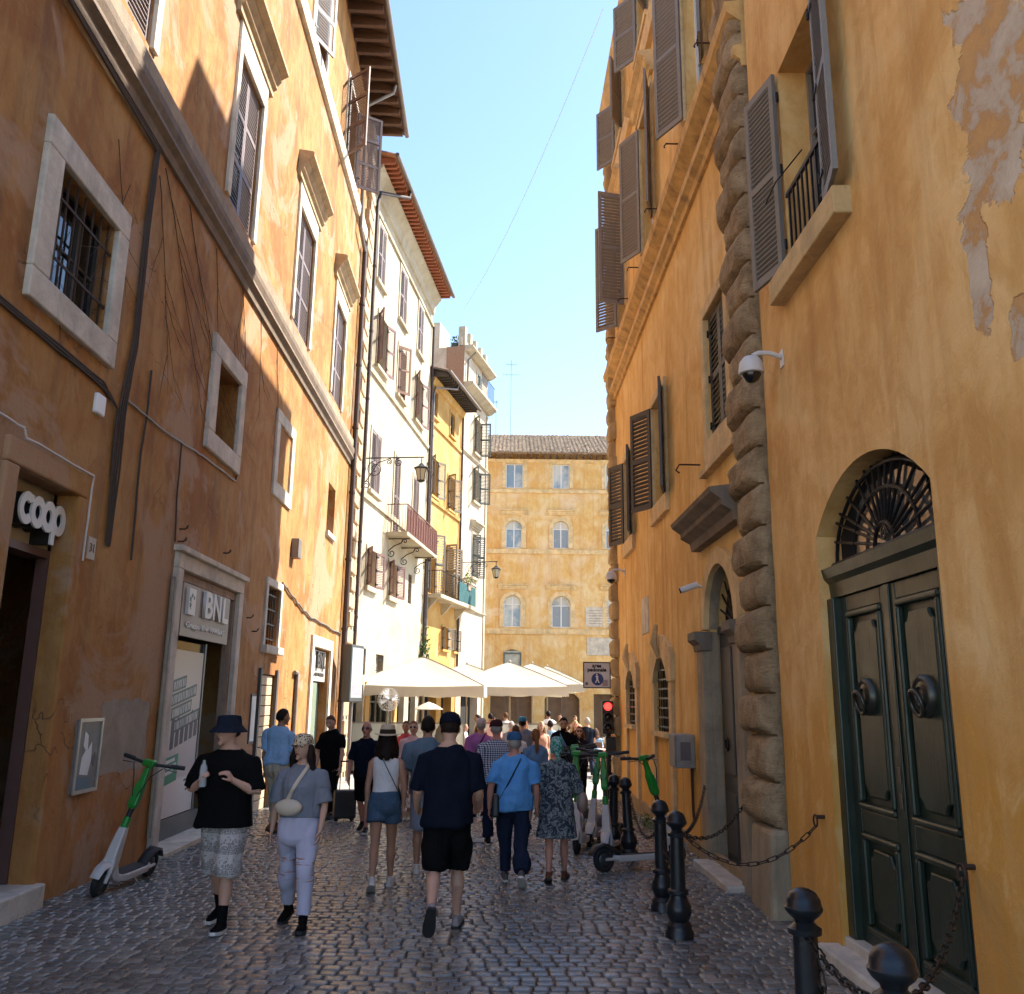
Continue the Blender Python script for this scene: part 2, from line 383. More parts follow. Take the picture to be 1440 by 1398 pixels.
def eaves(parent, x0, x1, z, out, step, mat, gut, rw=0.09, rh=0.13, roofmat=None, drop=0.0, slab=0.06, back=3.5, rise=1.2, d0=-0.3, half_round=True):
    rf = MB().hexa([(x0-0.15, -out-0.05, z+rh), (x1+0.15, -out-0.05, z+rh), (x1+0.15, back, z+rh+rise), (x0-0.15, back, z+rh+rise), (x0-0.15, -out-0.05, z+rh+slab), (x1+0.15, -out-0.05, z+rh+slab), (x1+0.15, back, z+rh+rise+slab), (x0-0.15, back, z+rh+rise+slab)]).build('roof', roofmat or mat, parent)
    me = MB().hexa([(-rw/2, -out, -0.02), (rw/2, -out, -0.02), (rw/2, 0.1, 0), (-rw/2, 0.1, 0), (-rw/2, -out, rh), (rw/2, -out, rh), (rw/2, 0.1, rh+0.18), (-rw/2, 0.1, rh+0.18)]).mesh('rafter')
    MB().box(x0, x1, 0.0, 0.06, z+0.001, z+rh+rise*(out+0.05)/(back+out+0.05)-0.004).build('eaves_board', mat, rf)
    n = int((x1-x0)/step)
    for i in range(n+1): link_mesh('rafter', me, mat, rf, (x0 + (x1-x0)*(i+0.2)/(n+0.4), 0, z))
    MB().tube([(x0-0.2, -out-0.11, z+rh+0.02), (x1+0.2, -out-0.11, z+rh+0.02)], 0.075, 8).build('gutter', gut, rf, smooth=60)
    tl = MB(); nt_ = int((x1-x0+0.3)/0.22)
    for i in range(nt_):
        xx = x0 - 0.15 + 0.11 + i*0.22
        tl.loft([[(xx + 0.1*math.cos(math.pi*k/4), y, zz + 0.07*math.sin(math.pi*k/4)) for k in range(5)] for y, zz in ((-out-0.09, z+rh+slab), (back, z+rh+rise+slab))], cap=True)
    tl.build('roof_tiles', M_TILE, rf, kind='stuff')
    return rf
def downpipe(parent, pts, r, mat, name='downpipe', clamps=True):
    mb = MB().tube(pts, r, 10)
    if clamps:
        a, b = Vector(pts[-2]), Vector(pts[-1])
        for i in range(1, 8): p = a.lerp(b, i/8); mb.tube([p - Vector((0, 0, 0.03)), p + Vector((0, 0, 0.03))], r*1.25, 10)
    return mb.build(name, mat, parent, smooth=50)
QS = {}
def quoin_stone(parent, mat, x0, x1, z0, z1, out, seed, ret=0.0):
    "one rough pillowed corner block"
    rnd = random.Random(seed); nx, nz = 10, 8
    mb = MB(); w, h = x1-x0, z1-z0; vs = []
    def bulge(a, b): return (1 - abs(2*a-1)**6) * (1 - abs(2*b-1)**3.6)
    for j in range(nz+1):
        for i in range(nx+1):
            a, b = i/nx, j/nz
            k = noise.noise(Vector((a*3+seed*1.7, b*3, seed*0.37)))*0.030 + noise.noise(Vector((a*8+seed*2.7, b*8, seed)))*0.016
            e = bulge(a, b)
            vs.append((x0 + w*(0.5 + (a-0.5)*(1 - 0.05*(1-e))) , -out*(0.55 + 0.45*e**0.40) - k*e, z0 + h*(0.5 + (b-0.5)*(1 - 0.02)) ))
    n = len(vs); vs += [(x, 0.06, z) for x, y, z in vs]
    fs = []
    for j in range(nz):
        for i in range(nx):
            a = j*(nx+1)+i; fs.append((a, a+1, a+nx+2, a+nx+1))
    ring = [i for i in range(nx+1)] + [j*(nx+1)+nx for j in range(1, nz+1)] + [nz*(nx+1)+i for i in range(nx-1, -1, -1)] + [j*(nx+1) for j in range(nz-1, 0, -1)]
    for p, q in zip(ring, ring[1:] + ring[:1]): fs.append((q, p, p+n, q+n))
    mb.add(vs, fs)
    return mb.build('quoin_stone', mat, parent, smooth=48)
def cable(parent, pts, r=0.012, mat=None, name='cable', jit=0.008, sub=6):
    P = [Vector(p) for p in pts]; q = []
    for a, b in zip(P, P[1:]):
        for i in range(sub): q.append(a.lerp(b, i/sub) + Vector((random.uniform(-jit, jit), 0, random.uniform(-jit, jit))))
    q.append(P[-1]); return MB().tube(q, r, 6).build(name, mat or M_CABLE, parent, smooth=80)
def scroll(c, r, turns, n=26, start=0.0, s=1):
    "flat spiral as (x,z) points"
    return [(c[0] + r*(1-0.78*i/n)*math.cos(start + s*turns*2*math.pi*i/n), c[1] + r*(1-0.78*i/n)*math.sin(start + s*turns*2*math.pi*i/n)) for i in range(n+1)]
# ------------------------------------------------------------------ the street
def street():
    t = NT('street_bed')
    bt = t.n('TexBrick'); bt.offset = 0.5; bt.inputs['Scale'].default_value = 8.0; bt.inputs['Mortar Size'].default_value = 0.06
    bt.inputs['Brick Width'].default_value = 1.0; bt.inputs['Row Height'].default_value = 1.0; bt.inputs['Bias'].default_value = 0.0
    bt.inputs['Color1'].default_value = (0.24, 0.23, 0.21, 1); bt.inputs['Color2'].default_value = (0.34, 0.32, 0.29, 1); bt.inputs['Mortar'].default_value = (0.15, 0.14, 0.13, 1)
    t.L(t.coord(), bt.inputs['Vector'])
    far = t.ramp(t.math('MULTIPLY_ADD', t.sep()[1], 0.02, 0.0), [(0.37, 0.0), (0.40, 1.0)])     # paving in the square, paled so the sunlit ground reads brighter
    far = t.math('MAXIMUM', far, t.ramp(t.math('MULTIPLY', t.sep()[1], -1.0), [(0.0, 0.0), (0.6, 1.0)]))      # pale ground added behind the camera to bounce sun into the street
    c = t.mix(far, (0.075, 0.068, 0.06), bt.outputs['Color']); c = t.mix(t.ramp(t.noise(0.5, 4), [(0.4, 0.0), (0.7, 0.4)]), c, (0.16, 0.15, 0.14))
    t.bump(t.math('ADD', t.noise(40, 4, 0.7), bt.outputs['Fac']), 0.3, 0.02); m = t.out(c, 0.75, 0.3)
    mb = MB(); ys = [-60, -10, 0, 10, 20, 30, 40, 50, 60]
    for a, b in zip(ys, ys[1:]): mb.quad((-90, a, gz(a)-0.03), (90, a, gz(a)-0.03), (90, b, gz(b)-0.03), (-90, b, gz(b)-0.03))
    mb.quad((-900, 60, gz(60)-0.03), (900, 60, gz(60)-0.03), (900, 1500, gz(60)-0.03), (-900, 1500, gz(60)-0.03))
    s = mb.build('street', m); s['kind'] = 'structure'
    t = NT('basalt_cobble')
    rnd = t.n('ObjectInfo').outputs['Random']; at = t.n('Attribute'); at.attribute_name = 'tone'
    v = t.math('FRACT', t.math('ADD', t.math('MULTIPLY', rnd, 1.0), at.outputs['Fac']))
    c = t.ramp(v, [(0.0, (0.092, 0.090, 0.087)), (0.45, (0.145, 0.142, 0.135)), (0.8, (0.195, 0.188, 0.175)), (1.0, (0.27, 0.25, 0.225))])
    c = t.mix(t.ramp(t.noise(25, 5, 0.7), [(0.4, 0.0), (0.75, 0.6)]), c, (0.13, 0.12, 0.11))
    c = t.mix(t.ramp(t.noise(0.6, 5, 0.6), [(0.45, 0.0), (0.7, 0.35)]), c, (0.03, 0.028, 0.026))
    t.bump(t.noise(45, 5, 0.7), 0.35, 0.006)
    m2 = t.out(c, t.math('MULTIPLY_ADD', t.noise(9, 4), 0.30, 0.13), 0.65)
    # setts in courses across the street; the lie of the street wanders a little
    P = 0.106; stones = []
    y = 3.6; row = 0
    rr = random.Random(3)
    while y < 19.6:
        d = rr.uniform(0.108, 0.126); x = -5.0 + rr.uniform(0, P)
        while x < 2.75:
            w = rr.uniform(0.108, 0.155)
            hw = (w - 0.006)/2; hd = (d - 0.007)/2; cx = x + w/2
            bow = 0.025*math.sin(cx*0.9+0.4) + 0.006*math.sin(cx*2.3)
            cyy = y + d/2 + bow
            dip = -0.012*math.exp(-((cx + 0.75 - (cyy-6)*0.03)/0.09)**2)
            if cyy > 4.2 or cx > -1: stones.append((cx, cyy, hw*rr.uniform(0.92, 1.0), hd*rr.uniform(0.9, 1.0), rr.uniform(-0.025, 0.025), rr.uniform(-0.003, 0.004)+dip, rr.uniform(-0.022, 0.022), rr.uniform(-0.03, 0.03), rr.random()))
            x += w
        y += d; row += 1
    def top(hw, hd, i, j, h):
        a, b = (i-1.5)/1.5, (j-1.5)/1.5
        r = 1.0 if max(abs(a), abs(b)) < 0.9 else 1.0
        e = max(abs(a), abs(b)); k = 0.80 if e < 0.9 else 1.0
        return (hw*a*(2.1 if abs(a) < 0.5 else 1.0)*(0.97 if abs(a) > 0.9 and abs(b) > 0.9 else 1), hd*b*(2.1 if abs(b) < 0.5 else 1.0)*(0.97 if abs(a) > 0.9 and abs(b) > 0.9 else 1), h*(1.0 if e < 0.9 else 0.45))
    def sett(mbv, mbf, cx, cy, hw, hd, ang, dz, tx, ty, h=0.006):
        n = len(mbv); ca, sa = math.cos(ang), math.sin(ang)
        pts = [top(hw, hd, i, j, h) for j in range(4) for i in range(4)]
        rim = [0, 1, 2, 3, 7, 11, 15, 14, 13, 12, 8, 4]
        pts += [(pts[k][0]*1.02, pts[k][1]*1.02, -0.03) for k in rim]
        for (px, py, pz) in pts: mbv.append((cx + px*ca - py*sa, cy + px*sa + py*ca, pz + dz + px*tx + py*ty + (gz(cy) if cy else 0)))
        for j in range(3):
            for i in range(3): a = n + j*4+i; mbf.append((a, a+1, a+5, a+4))
        for q in range(12): mbf.append((n+rim[(q+1) % 12], n+rim[q], n+16+q, n+16+(q+1) % 12))
    var = []
    for k in range(8):
        v_, f_ = [], []; sett(v_, f_, 0, 0, 0.062, 0.052, 0, 0, 0, 0)
        v_ = [(x_ + 0.003*noise.noise(Vector((x_*40+k*7, y_*40, k))), y_ + 0.003*noise.noise(Vector((x_*40, y_*40+k*5, k+3.3))), z_ + 0.004*noise.noise(Vector((x_*50, y_*50, k*2.2)))) for x_, y_, z_ in v_]
        me = bpy.data.meshes.new('cobble'); me.from_pydata(v_, [], f_); me.shade_smooth(); me.materials.append(m2); var.append(me)
    order = sorted(stones, key=lambda q: abs(q[1]) if -3.2 < q[0]*5.2/max(q[1], .1)*1 < 3.2 and q[1] > 4.7 else 99)
    near = order[:300]; rest = order[300:]
    for i, (cx, cy, hw, hd, an, dz, tx, ty, tn) in enumerate(near):
        o = link_mesh('cobble', var[i % 8], None, s, (cx, cy, gz(cy)+dz), (ty, -tx, an)); o.scale = (hw/0.062, hd/0.052, 1)
    V, Fc, tone = [], [], []
    for (cx, cy, hw, hd, an, dz, tx, ty, tn) in rest:
        n0 = len(V); sett(V, Fc, cx, cy, hw, hd, an, dz, tx, ty); tone += [tn]*(len(V)-n0)
    V = [(x_ + 0.003*noise.noise(Vector((x_*37, y_*37, 0))), y_ + 0.0025*noise.noise(Vector((x_*37, y_*37, 9))), z_ + 0.003*noise.noise(Vector((x_*29, y_*29, 5)))) for x_, y_, z_ in V]
    me = bpy.data.meshes.new('cobbles'); me.from_pydata(V, [], Fc); me.shade_smooth()
    a = me.attributes.new('tone', 'FLOAT', 'POINT'); a.data.foreach_set('value', tone)
    o = link_mesh('cobbles', me, m2, s); o['kind'] = 'stuff'
    cov = MB().box(-0.15, 0.15, -0.12, 0.12, -0.01, 0.012).build('drain_cover', simple('steel_cover', (0.16, 0.15, 0.14), 0.5, 0.5), s, (-0.35, 13.3, gz(13.3)+0.012), bevel=0.004)
street()

# ------------------------------------------------------------------ left: long orange house
LB = empty('orange_building', *frame_of((-4.3, 6), (-0.02, 1)), label='long weathered orange building with bank doorways and dark roof eaves', cat='building')
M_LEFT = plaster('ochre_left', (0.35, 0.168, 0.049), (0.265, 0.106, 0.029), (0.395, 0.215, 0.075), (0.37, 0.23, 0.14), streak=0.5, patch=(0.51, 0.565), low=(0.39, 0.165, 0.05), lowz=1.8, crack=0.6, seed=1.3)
def left_house():
    ups = [(1.8, 3.1), (6.3, 7.65), (10.8, 12.35), (15.2, 16.7)]
    ops = [(1.50, 2.66, -0.6, 3.72, 0, 0.18), (5.76, 8.46, -0.6, 3.42, 0, 0.15), (10.42, 11.42, 2.72, 3.82, 0, 0.3), (10.36, 11.5, -0.6, 2.2, 0, 0.12), (14.95, 17.15, -0.6, 2.95, 0, 0.35),
           (1.53, 2.8, 5.5, 6.72, 0, 0.16), (6.53, 7.68, 5.56, 6.72, 0, 0.4), (15.75, 16.75, 5.86, 7.1, 0, 0.3)]
    for a, b in ups: ops += [(a, b, 9.28, 11.85, 0, 0.25), (a, b, 15.95, 18.4, 0, 0.25)]
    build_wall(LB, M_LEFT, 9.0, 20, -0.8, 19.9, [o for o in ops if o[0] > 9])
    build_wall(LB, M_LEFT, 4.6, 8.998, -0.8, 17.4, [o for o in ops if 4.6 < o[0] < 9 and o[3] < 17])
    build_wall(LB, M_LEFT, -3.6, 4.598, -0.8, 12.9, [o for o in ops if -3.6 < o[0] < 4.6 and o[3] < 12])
    # string course: dark moulded course with a pale band over it
    MB().sweepx([(0.02, 8.30), (-0.05, 8.30), (-0.06, 8.42), (-0.13, 8.48), (-0.11, 8.56), (-0.14, 8.66), (-0.14, 8.76), (0.02, 8.76)], -3.6, 19.0).build('string_course', stone('sooty_course', (0.17, 0.12, 0.08), streaky=0.6), LB)
    MB().sweepx([(0.02, 8.762), (-0.10, 8.762), (-0.10, 9.03), (-0.08, 9.06), (0.02, 9.06)], -3.6, 19.0).build('sill_band', stone('tan_band', (0.29, 0.215, 0.14), streaky=0.4), LB)
    MB().sweepx([(0.02, 15.55), (-0.09, 15.55), (-0.12, 15.75), (-0.12, 15.9), (0.02, 15.93)], 4.6, 19.0).build('sill_band', M_STONE_P, LB)
    # piano nobile windows
    for i, (a, b) in enumerate(ups):
        surround(LB, M_STONE_P, a, b, 9.28, 11.85, 0.16, 0.05, sill=0)
        MB().box(a-0.16, b+0.16, -0.045, 0.02, 12.012, 12.32).build('frieze', M_STONE_P, LB)
        hood(LB, stone('ochre_stone', (0.42, 0.30, 0.17), streaky=0.4), a-0.38, b+0.38, 12.32, 0.32, 0.55)
        shutter_pair(LB, M_SH_BROWN, a, b, 9.29, 11.84, 0, 0, y=0.06, rails=2)
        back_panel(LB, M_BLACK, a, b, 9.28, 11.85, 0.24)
        if a < 9: continue
        surround(LB, M_STONE_P, a, b, 15.95, 18.4, 0.12, 0.04, sill=0)
        if i == 3: shutter_pair(LB, louvre_paint('old_brown_shutter', (0.13, 0.085, 0.075)), a, b, 15.98, 18.38, 128, 120, y=-0.05, rails=2, n=44)
        elif i == 2: shutter_pair(LB, M_SH_BROWN, a, b, 15.98, 18.38, 25, 10, y=-0.02, rails=2)
        else: shutter_pair(LB, M_SH_BROWN, a, b, 15.98, 18.38, 0, 0, y=0.05, rails=2)
        back_panel(LB, M_BLACK, a, b, 15.95, 18.4, 0.24)
    # small mezzanine windows in travertine frames
    for (a, b, z0, z1, kind) in ((1.53, 2.8, 5.5, 6.72, 'g'), (6.53, 7.68, 5.56, 6.72, 'w')):
        f = MB()
        f.box(a-0.31, a, -0.06, 0.02, z0, z1); f.box(b, b+0.25, -0.06, 0.02, z0, z1); f.box(a-0.31, b+0.25, -0.06, 0.02, z1, z1+0.3); f.box(a-0.31, b+0.25, -0.06, 0.02, z0-0.29, z0)
        f.build('window_frame', M_STONE, LB, bevel=0.015)
        if kind == 'g':
            grille(LB, M_RUST, a, b, z0, z1, 7, 2, y=0.03, r=0.014); pane(LB, a-0.05, b+0.05, z0-0.05, z1+0.05, 0.20, 2, 1, M_SH_DARK)
        else: pane(LB, a, b, z0, z1, 0.34, 1, 1, simple('old_wood', (0.32, 0.22, 0.13), 0.7))
    f = MB(); a, b, z0, z1 = 10.42, 11.46, 5.78, 6.94
    f.box(a-0.25, a, -0.045, 0.02, z0, z1); f.box(b, b+0.25, -0.045, 0.02, z0, z1); f.box(a-0.25, b+0.25, -0.045, 0.02, z1, z1+0.24); f.box(a-0.25, b+0.25, -0.045, 0.02, z0-0.28, z0)
    f.build('blind_window_frame', M_STONE, LB, bevel=0.012)
    pane(LB, 15.75, 16.75, 5.86, 7.1, 0.26, 1, 1); MB().box(15.7, 16.8, -0.07, 0.02, 5.74, 5.858).build('sill', M_STONE_P, LB)
    # supermarket doorway: recess with plaster surround, sign board above a dark entrance
    f = MB(); f.box(1.28, 1.498, -0.05, 0.02, 0.0, 3.722); f.box(2.662, 2.84, -0.05, 0.02, 0.0, 3.722); f.box(1.28, 2.84, -0.05, 0.02, 3.724, 3.95)
    f.build('doorway_surround', M_LEFT, LB, bevel=0.02)
    MB().box(1.4, 2.76, 0.26, 0.32, 3.16, 3.8).build('sign_board', simple('lit_tan_board', (0.60, 0.45, 0.26), 0.6), LB)  # tan lightened in place of the glow from a lamp below
    MB().box(1.4, 2.76, 0.184, 0.4, 3.08, 3.158).build('door_lintel', simple('brown_frame', (0.12, 0.06, 0.05), 0.5), LB)
    MB().box(2.64, 2.76, 0.184, 0.3, 0.1, 3.078).build('door_jamb', simple('brown_frame', (0.12, 0.06, 0.05), 0.5), LB)
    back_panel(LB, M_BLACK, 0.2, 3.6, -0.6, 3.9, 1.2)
    MB().box(1.2, 2.74, -0.13, 0.4, -0.6, 0.10).build('door_step', M_STONE, LB, bevel=0.015)
    cable(LB, [(0.9, -0.03, 4.08), (1.45, -0.06, 4.05), (1.5, -0.06, 3.98), (2.86, -0.06, 3.98), (2.88, -0.04, 3.1)], 0.012, simple('white_cable', (0.55, 0.5, 0.46), 0.6))
    # bank doorway: stone frame, sign, glazed front with poster, dark entry
    f = MB()
    f.box(5.54, 5.758, -0.07, 0.02, -0.6, 3.43); f.box(8.462, 8.68, -0.07, 0.02, -0.6, 3.43); f.box(5.54, 8.68, -0.07, 0.02, 3.432, 3.64); f.box(5.48, 8.74, -0.13, 0.02, 3.642, 3.72)
    f.build('door_frame', M_STONE, LB, bevel=0.012)
    f = MB(); f.box(5.62, 5.76, -0.03, 0.12, -0.6, 3.36); f.box(8.38, 8.455, 0.0, 0.14, -0.6, 3.29); f.box(5.765, 8.455, 0.0, 0.14, 3.30, 3.415)
    f.build('inner_frame', stone('brown_marble', (0.30, 0.21, 0.15), streaky=0.4), LB, bevel=0.008)
    MB().box(5.77, 7.74, 0.22, 0.235, -0.2, 2.56).build('shop_glass', M_GLASS, LB)
    MB().box(5.77, 8.3, 0.19, 0.26, -0.3, 0.16).build('plinth', simple('grey_metal', (0.13, 0.14, 0.15), 0.4, 0.6), LB)
    MB().box(7.72, 7.78, 0.18, 0.28, 0.162, 2.56).build('mullion', simple('grey_metal', (0.13, 0.14, 0.15), 0.4, 0.6), LB)
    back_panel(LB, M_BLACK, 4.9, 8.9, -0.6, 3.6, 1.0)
    MB().box(5.6, 8.6, -0.22, 0.4, -0.6, -0.10).build('threshold', M_STONE_P, LB, bevel=0.01)
    # small barred window, wooden gate, second bank doorway
    grille(LB, M_IRON, 10.42, 11.42, 2.72, 3.82, 5, 4, y=0.06); back_panel(LB, M_BLACK, 10.42, 11.42, 2.72, 3.82, 0.28)
    surround(LB, M_STONE, 10.42, 11.42, 2.72, 3.82, 0.14, 0.04)
    wm = simple('pale_planks', (0.50, 0.36, 0.22), 0.7, var=0.3, scale=4)
    for k in range(13): MB().box(10.37, 11.49, 0.04, 0.1, -0.22+k*0.186, -0.05+k*0.186).build('plank', wm, LB, bevel=0.006)
    MB().box(10.25, 10.358, -0.05, 0.1, -0.6, 2.3).build('gate_post', M_SH_DARK, LB); MB().box(11.5, 11.62, -0.05, 0.1, -0.6, 2.3).build('gate_post', M_SH_DARK, LB)
    f = MB(); f.box(14.72, 14.948, -0.06, 0.02, -0.6, 2.96); f.box(17.152, 17.38, -0.06, 0.02, -0.6, 2.96); f.box(14.72, 17.38, -0.06, 0.02, 2.962, 3.22)
    f.build('door_frame', M_STONE_P, LB, bevel=0.012)
    MB().box(14.95, 16.3, 0.1, 0.14, -0.4, 2.15).build('glass_door', simple('green_tinted_door', (0.20, 0.24, 0.17), 0.3, var=.05), LB)
    MB().box(16.3, 17.15, 0.2, 0.24, -0.4, 2.15).build('glass_door', glassy('teal_glass', (0.02, 0.04, 0.045)), LB)
    back_panel(LB, M_BLACK, 14.95, 17.15, -0.6, 2.95, 0.33)
    # cement patch, house number, alarm box, meter flap
    rn = random.Random(4); pl = []
    for i in range(40):
        a = 2*math.pi*i/40; c, s_ = math.cos(a), math.sin(a); e = max(abs(c), abs(s_))
        pl.append((4.50 + 0.66*c/e*(1+rn.uniform(-.05, .05)), 1.34 + 0.40*s_/e*(1+rn.uniform(-.08, .08))))
    MB().prism(pl, -0.004, 0.01).build('cement_patch', stone('grey_cement', (0.30, 0.25, 0.19), streaky=0.15, scale=2), LB)
    MB().box(2.78, 2.98, -0.05, 0.01, 4.64, 4.86).build('alarm_box', M_WHITE, LB, bevel=0.02)
    n_ = MB().box(3.02, 3.2, -0.015, 0.01, 3.15, 3.38).build('number_plate', M_STONE, LB, bevel=0.005)
    MB().box(12.1, 12.4, -0.16, 0.0, 4.6, 5.0).build('junction_box', M_ZINC, LB, bevel=0.015)
    # cables and pipes
    for k in range(4): cable(LB, [(3.52+k*0.035, -0.03, 8.28), (3.46+k*0.045, -0.03, 7.2), (3.50+k*0.04, -0.03, 5.7), (3.36+k*0.05, -0.03, 4.95), (3.34+k*0.06, -0.03, 4.1), (3.42+k*0.02, -0.03, 3.35)], 0.012)
    for k in range(3): cable(LB, [(-3.5, -0.05-0.02*k, 8.27-k*0.03), (0, -0.05-0.02*k, 8.25-k*0.03), (3.5, -0.05, 8.24-0.03*k)], 0.016)
    for k in range(3): cable(LB, [(-3.5, -0.02, 5.10-0.03*k), (0.9, -0.02, 5.03-0.03*k), (2.9, -0.02, 5.02-0.03*k), (3.3, -0.03, 4.85), (3.33+.03*k, -0.03, 4.1)], 0.012)
    cable(LB, [(3.5, -0.02, 5.03), (4.9, -0.02, 5.03), (5.3, -0.02, 5.06), (6.2, -0.02, 5.12), (7.85, -0.02, 5.16), (7.95, -0.02, 5.3)], 0.013, M_ZINC)
    cable(LB, [(4.12, -0.02, 5.6), (4.12, -0.02, 5.1), (4.06, -0.02, 4.5), (4.12, -0.02, 3.3)], 0.014)
    cable(LB, [(5.34, -0.02, 5.05), (5.36, -0.02, 4.3), (5.45, -0.02, 3.75)], 0.012)
    cable(LB, [(11.5, -0.03, 4.0), (12.6, -0.03, 3.8), (14, -0.03, 3.6), (15.5, -0.03, 3.55), (18.5, -0.03, 3.5)], 0.022, M_ZINC, jit=0.03)
    cable(LB, [(5.47, -0.04, 3.3), (5.47, -0.04, 0.1)], 0.03, M_STONE_D, 'conduit')
    cable(LB, [(13.0, -0.05, 2.3), (13.25, -0.05, 2.3), (13.25, -0.05, -0.2)], 0.045, M_ZINC, 'conduit', jit=0)
    downpipe(LB, [(18.65, -0.12, 15.2), (18.62, -0.12, -0.2)], 0.075, M_PIPE); downpipe(LB, [(18.85, -0.1, 15.2), (18.82, -0.1, -0.2)], 0.045, M_PIPE, 'conduit')
    downpipe(LB, [(17.6, -0.95, 20.02), (17.6, -0.9, 19.75), (17.6, -0.15, 19.3), (17.6, -0.12, 18.9), (17.62, -0.12, 15.2), (18.65, -0.12, 15.0), (18.65, -.12, 14.6)], 0.055, M_ZINC, clamps=False)
    # pale corner blocks, alternately long and short
    qm = stone('corner_stone', (0.40, 0.29, 0.18), streaky=0.3)
    for k in range(40):
        z = -0.2 + k*0.5; w = 1.0 if k % 2 else 0.72
        MB().box(20.012-w, 20.03, -0.15, 0.3, z, z+0.40).build('quoin_stone', qm, LB, bevel=0.03)
    eaves(LB, 9.0, 20, 19.9, 0.95, 0.55, M_WOODD, M_ZINC, rw=0.12, rh=0.16, roofmat=M_WOODD)
    # hooks and brackets over the doorways
    for x, z in ((5.62, 3.95), (5.6, 3.78), (7.6, 3.95), (9.2, 3.1), (9.6, 2.9)):
        MB().tube([(x, 0.0, z), (x, -0.08, z), (x+0.03, -0.1, z+0.05), (x+0.06, -0.08, z+0.02)], 0.012, 6).build('hook', M_RUST, LB)
left_house()
# dried creeper on the wall below the string course
def creeper():
    root = empty('dry_creeper', (0, 0, 0), 0, 'leafless dry creeper stems clinging below the dark string course', 'creeper')
    root.location = Matrix.Translation(LB.location) @ Matrix.Rotation(LB.rotation_euler.z, 4, 'Z') @ Vector((4.2, 0, 8.3)); root.rotation_euler = LB.rotation_euler
    rn = random.Random(11); m = simple('dead_vine', (0.075, 0.04, 0.025), 0.9)
    def stem(x, z, dx, dz, r, n, depth):
        pts = [(x, -0.012, z)]
        for i in range(n):
            dx += rn.uniform(-0.05, 0.05); x += dx*0.28; z += dz*0.28 + rn.uniform(-0.03, 0.03); pts.append((x, -0.012-rn.uniform(0, 0.01), z))
            if depth and rn.random() < 0.45: stem(x, z, dx + rn.uniform(-0.8, 0.8), dz*rn.uniform(0.3, 1.0), r*0.6, max(3, n//2), depth-1)
        MB().tube(pts, [r*(1-0.75*i/n) for i in range(n+1)], 5).build('stem', m, root, smooth=80)
    for x, z, dx, n in ((-0.45, -0.3, 0.35, 11), (-0.3, -0.1, 0.7, 12), (0.6, -0.05, 0.6, 10), (1.8, -0.05, 0.3, 9), (3.2, 0, 0.4, 8), (4.4, 0, 0.2, 7), (5.6, 0, 0.2, 6)): stem(x, z, dx, -0.8, 0.007, n, 2)
    for x, z, dx, n in ((-1.2, -0.9, -0.3, 7), (-1.6, -0.6, 0.3, 8), (-2.6, -2.2, 0.2, 6)): stem(x, z, dx, -0.7, 0.005, n, 1)
creeper()
# ------------------------------------------------------------------ right, far: house with corner stones and arched doorway (local x runs towards the viewer)
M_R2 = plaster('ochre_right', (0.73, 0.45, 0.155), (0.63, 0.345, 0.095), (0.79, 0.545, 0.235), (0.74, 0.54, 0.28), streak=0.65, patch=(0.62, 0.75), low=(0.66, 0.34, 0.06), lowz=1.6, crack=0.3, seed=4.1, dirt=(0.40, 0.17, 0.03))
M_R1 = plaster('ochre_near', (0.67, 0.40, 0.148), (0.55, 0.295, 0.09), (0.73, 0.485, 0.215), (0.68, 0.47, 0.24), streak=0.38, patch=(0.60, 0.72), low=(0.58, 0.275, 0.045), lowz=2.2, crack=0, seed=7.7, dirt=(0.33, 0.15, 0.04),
               peel=[(4.25, 5.1, 0.42, 1.1), (4.0, 4.2, 0.20, 0.6), (4.4, 3.65, 0.26, 0.25), (4.9, 6.0, 0.5, 1.5)])
RB = empty('corner_stone_building', *frame_of((2.56, 8.6), (0.012, -1)), label='ochre building with rusticated corner stones, arched doorway and open grey shutters', cat='building')
t = NT('peperino'); a_ = t.noise(4, 5, 0.68, dist=0.5)
c = t.ramp(a_, [(0.32, (0.20, 0.135, 0.075)), (0.5, (0.34, 0.24, 0.135)), (0.68, (0.46, 0.34, 0.20))]); ch = t.noise(1.0, 3, 0.6, sc=(9, 9, 75), dist=0.6)
c = t.mix(t.ramp(t.noise(22, 4, 0.7), [(0.58, 0.0), (0.72, 0.6)]), c, (0.10, 0.07, 0.045)); c = t.mix(t.ramp(ch, [(0.3, 0.35), (0.45, 0.0)]), c, (0.12, 0.085, 0.055))
t.bump(t.math('ADD', t.math('MULTIPLY', ch, 0.8), t.noise(26, 4, 0.7)), 0.9, 0.03); M_Q = t.out(c, 0.9, 0.25)
M_TRIM = stone('ochre_trim', (0.60, 0.42, 0.21), streaky=0.25)
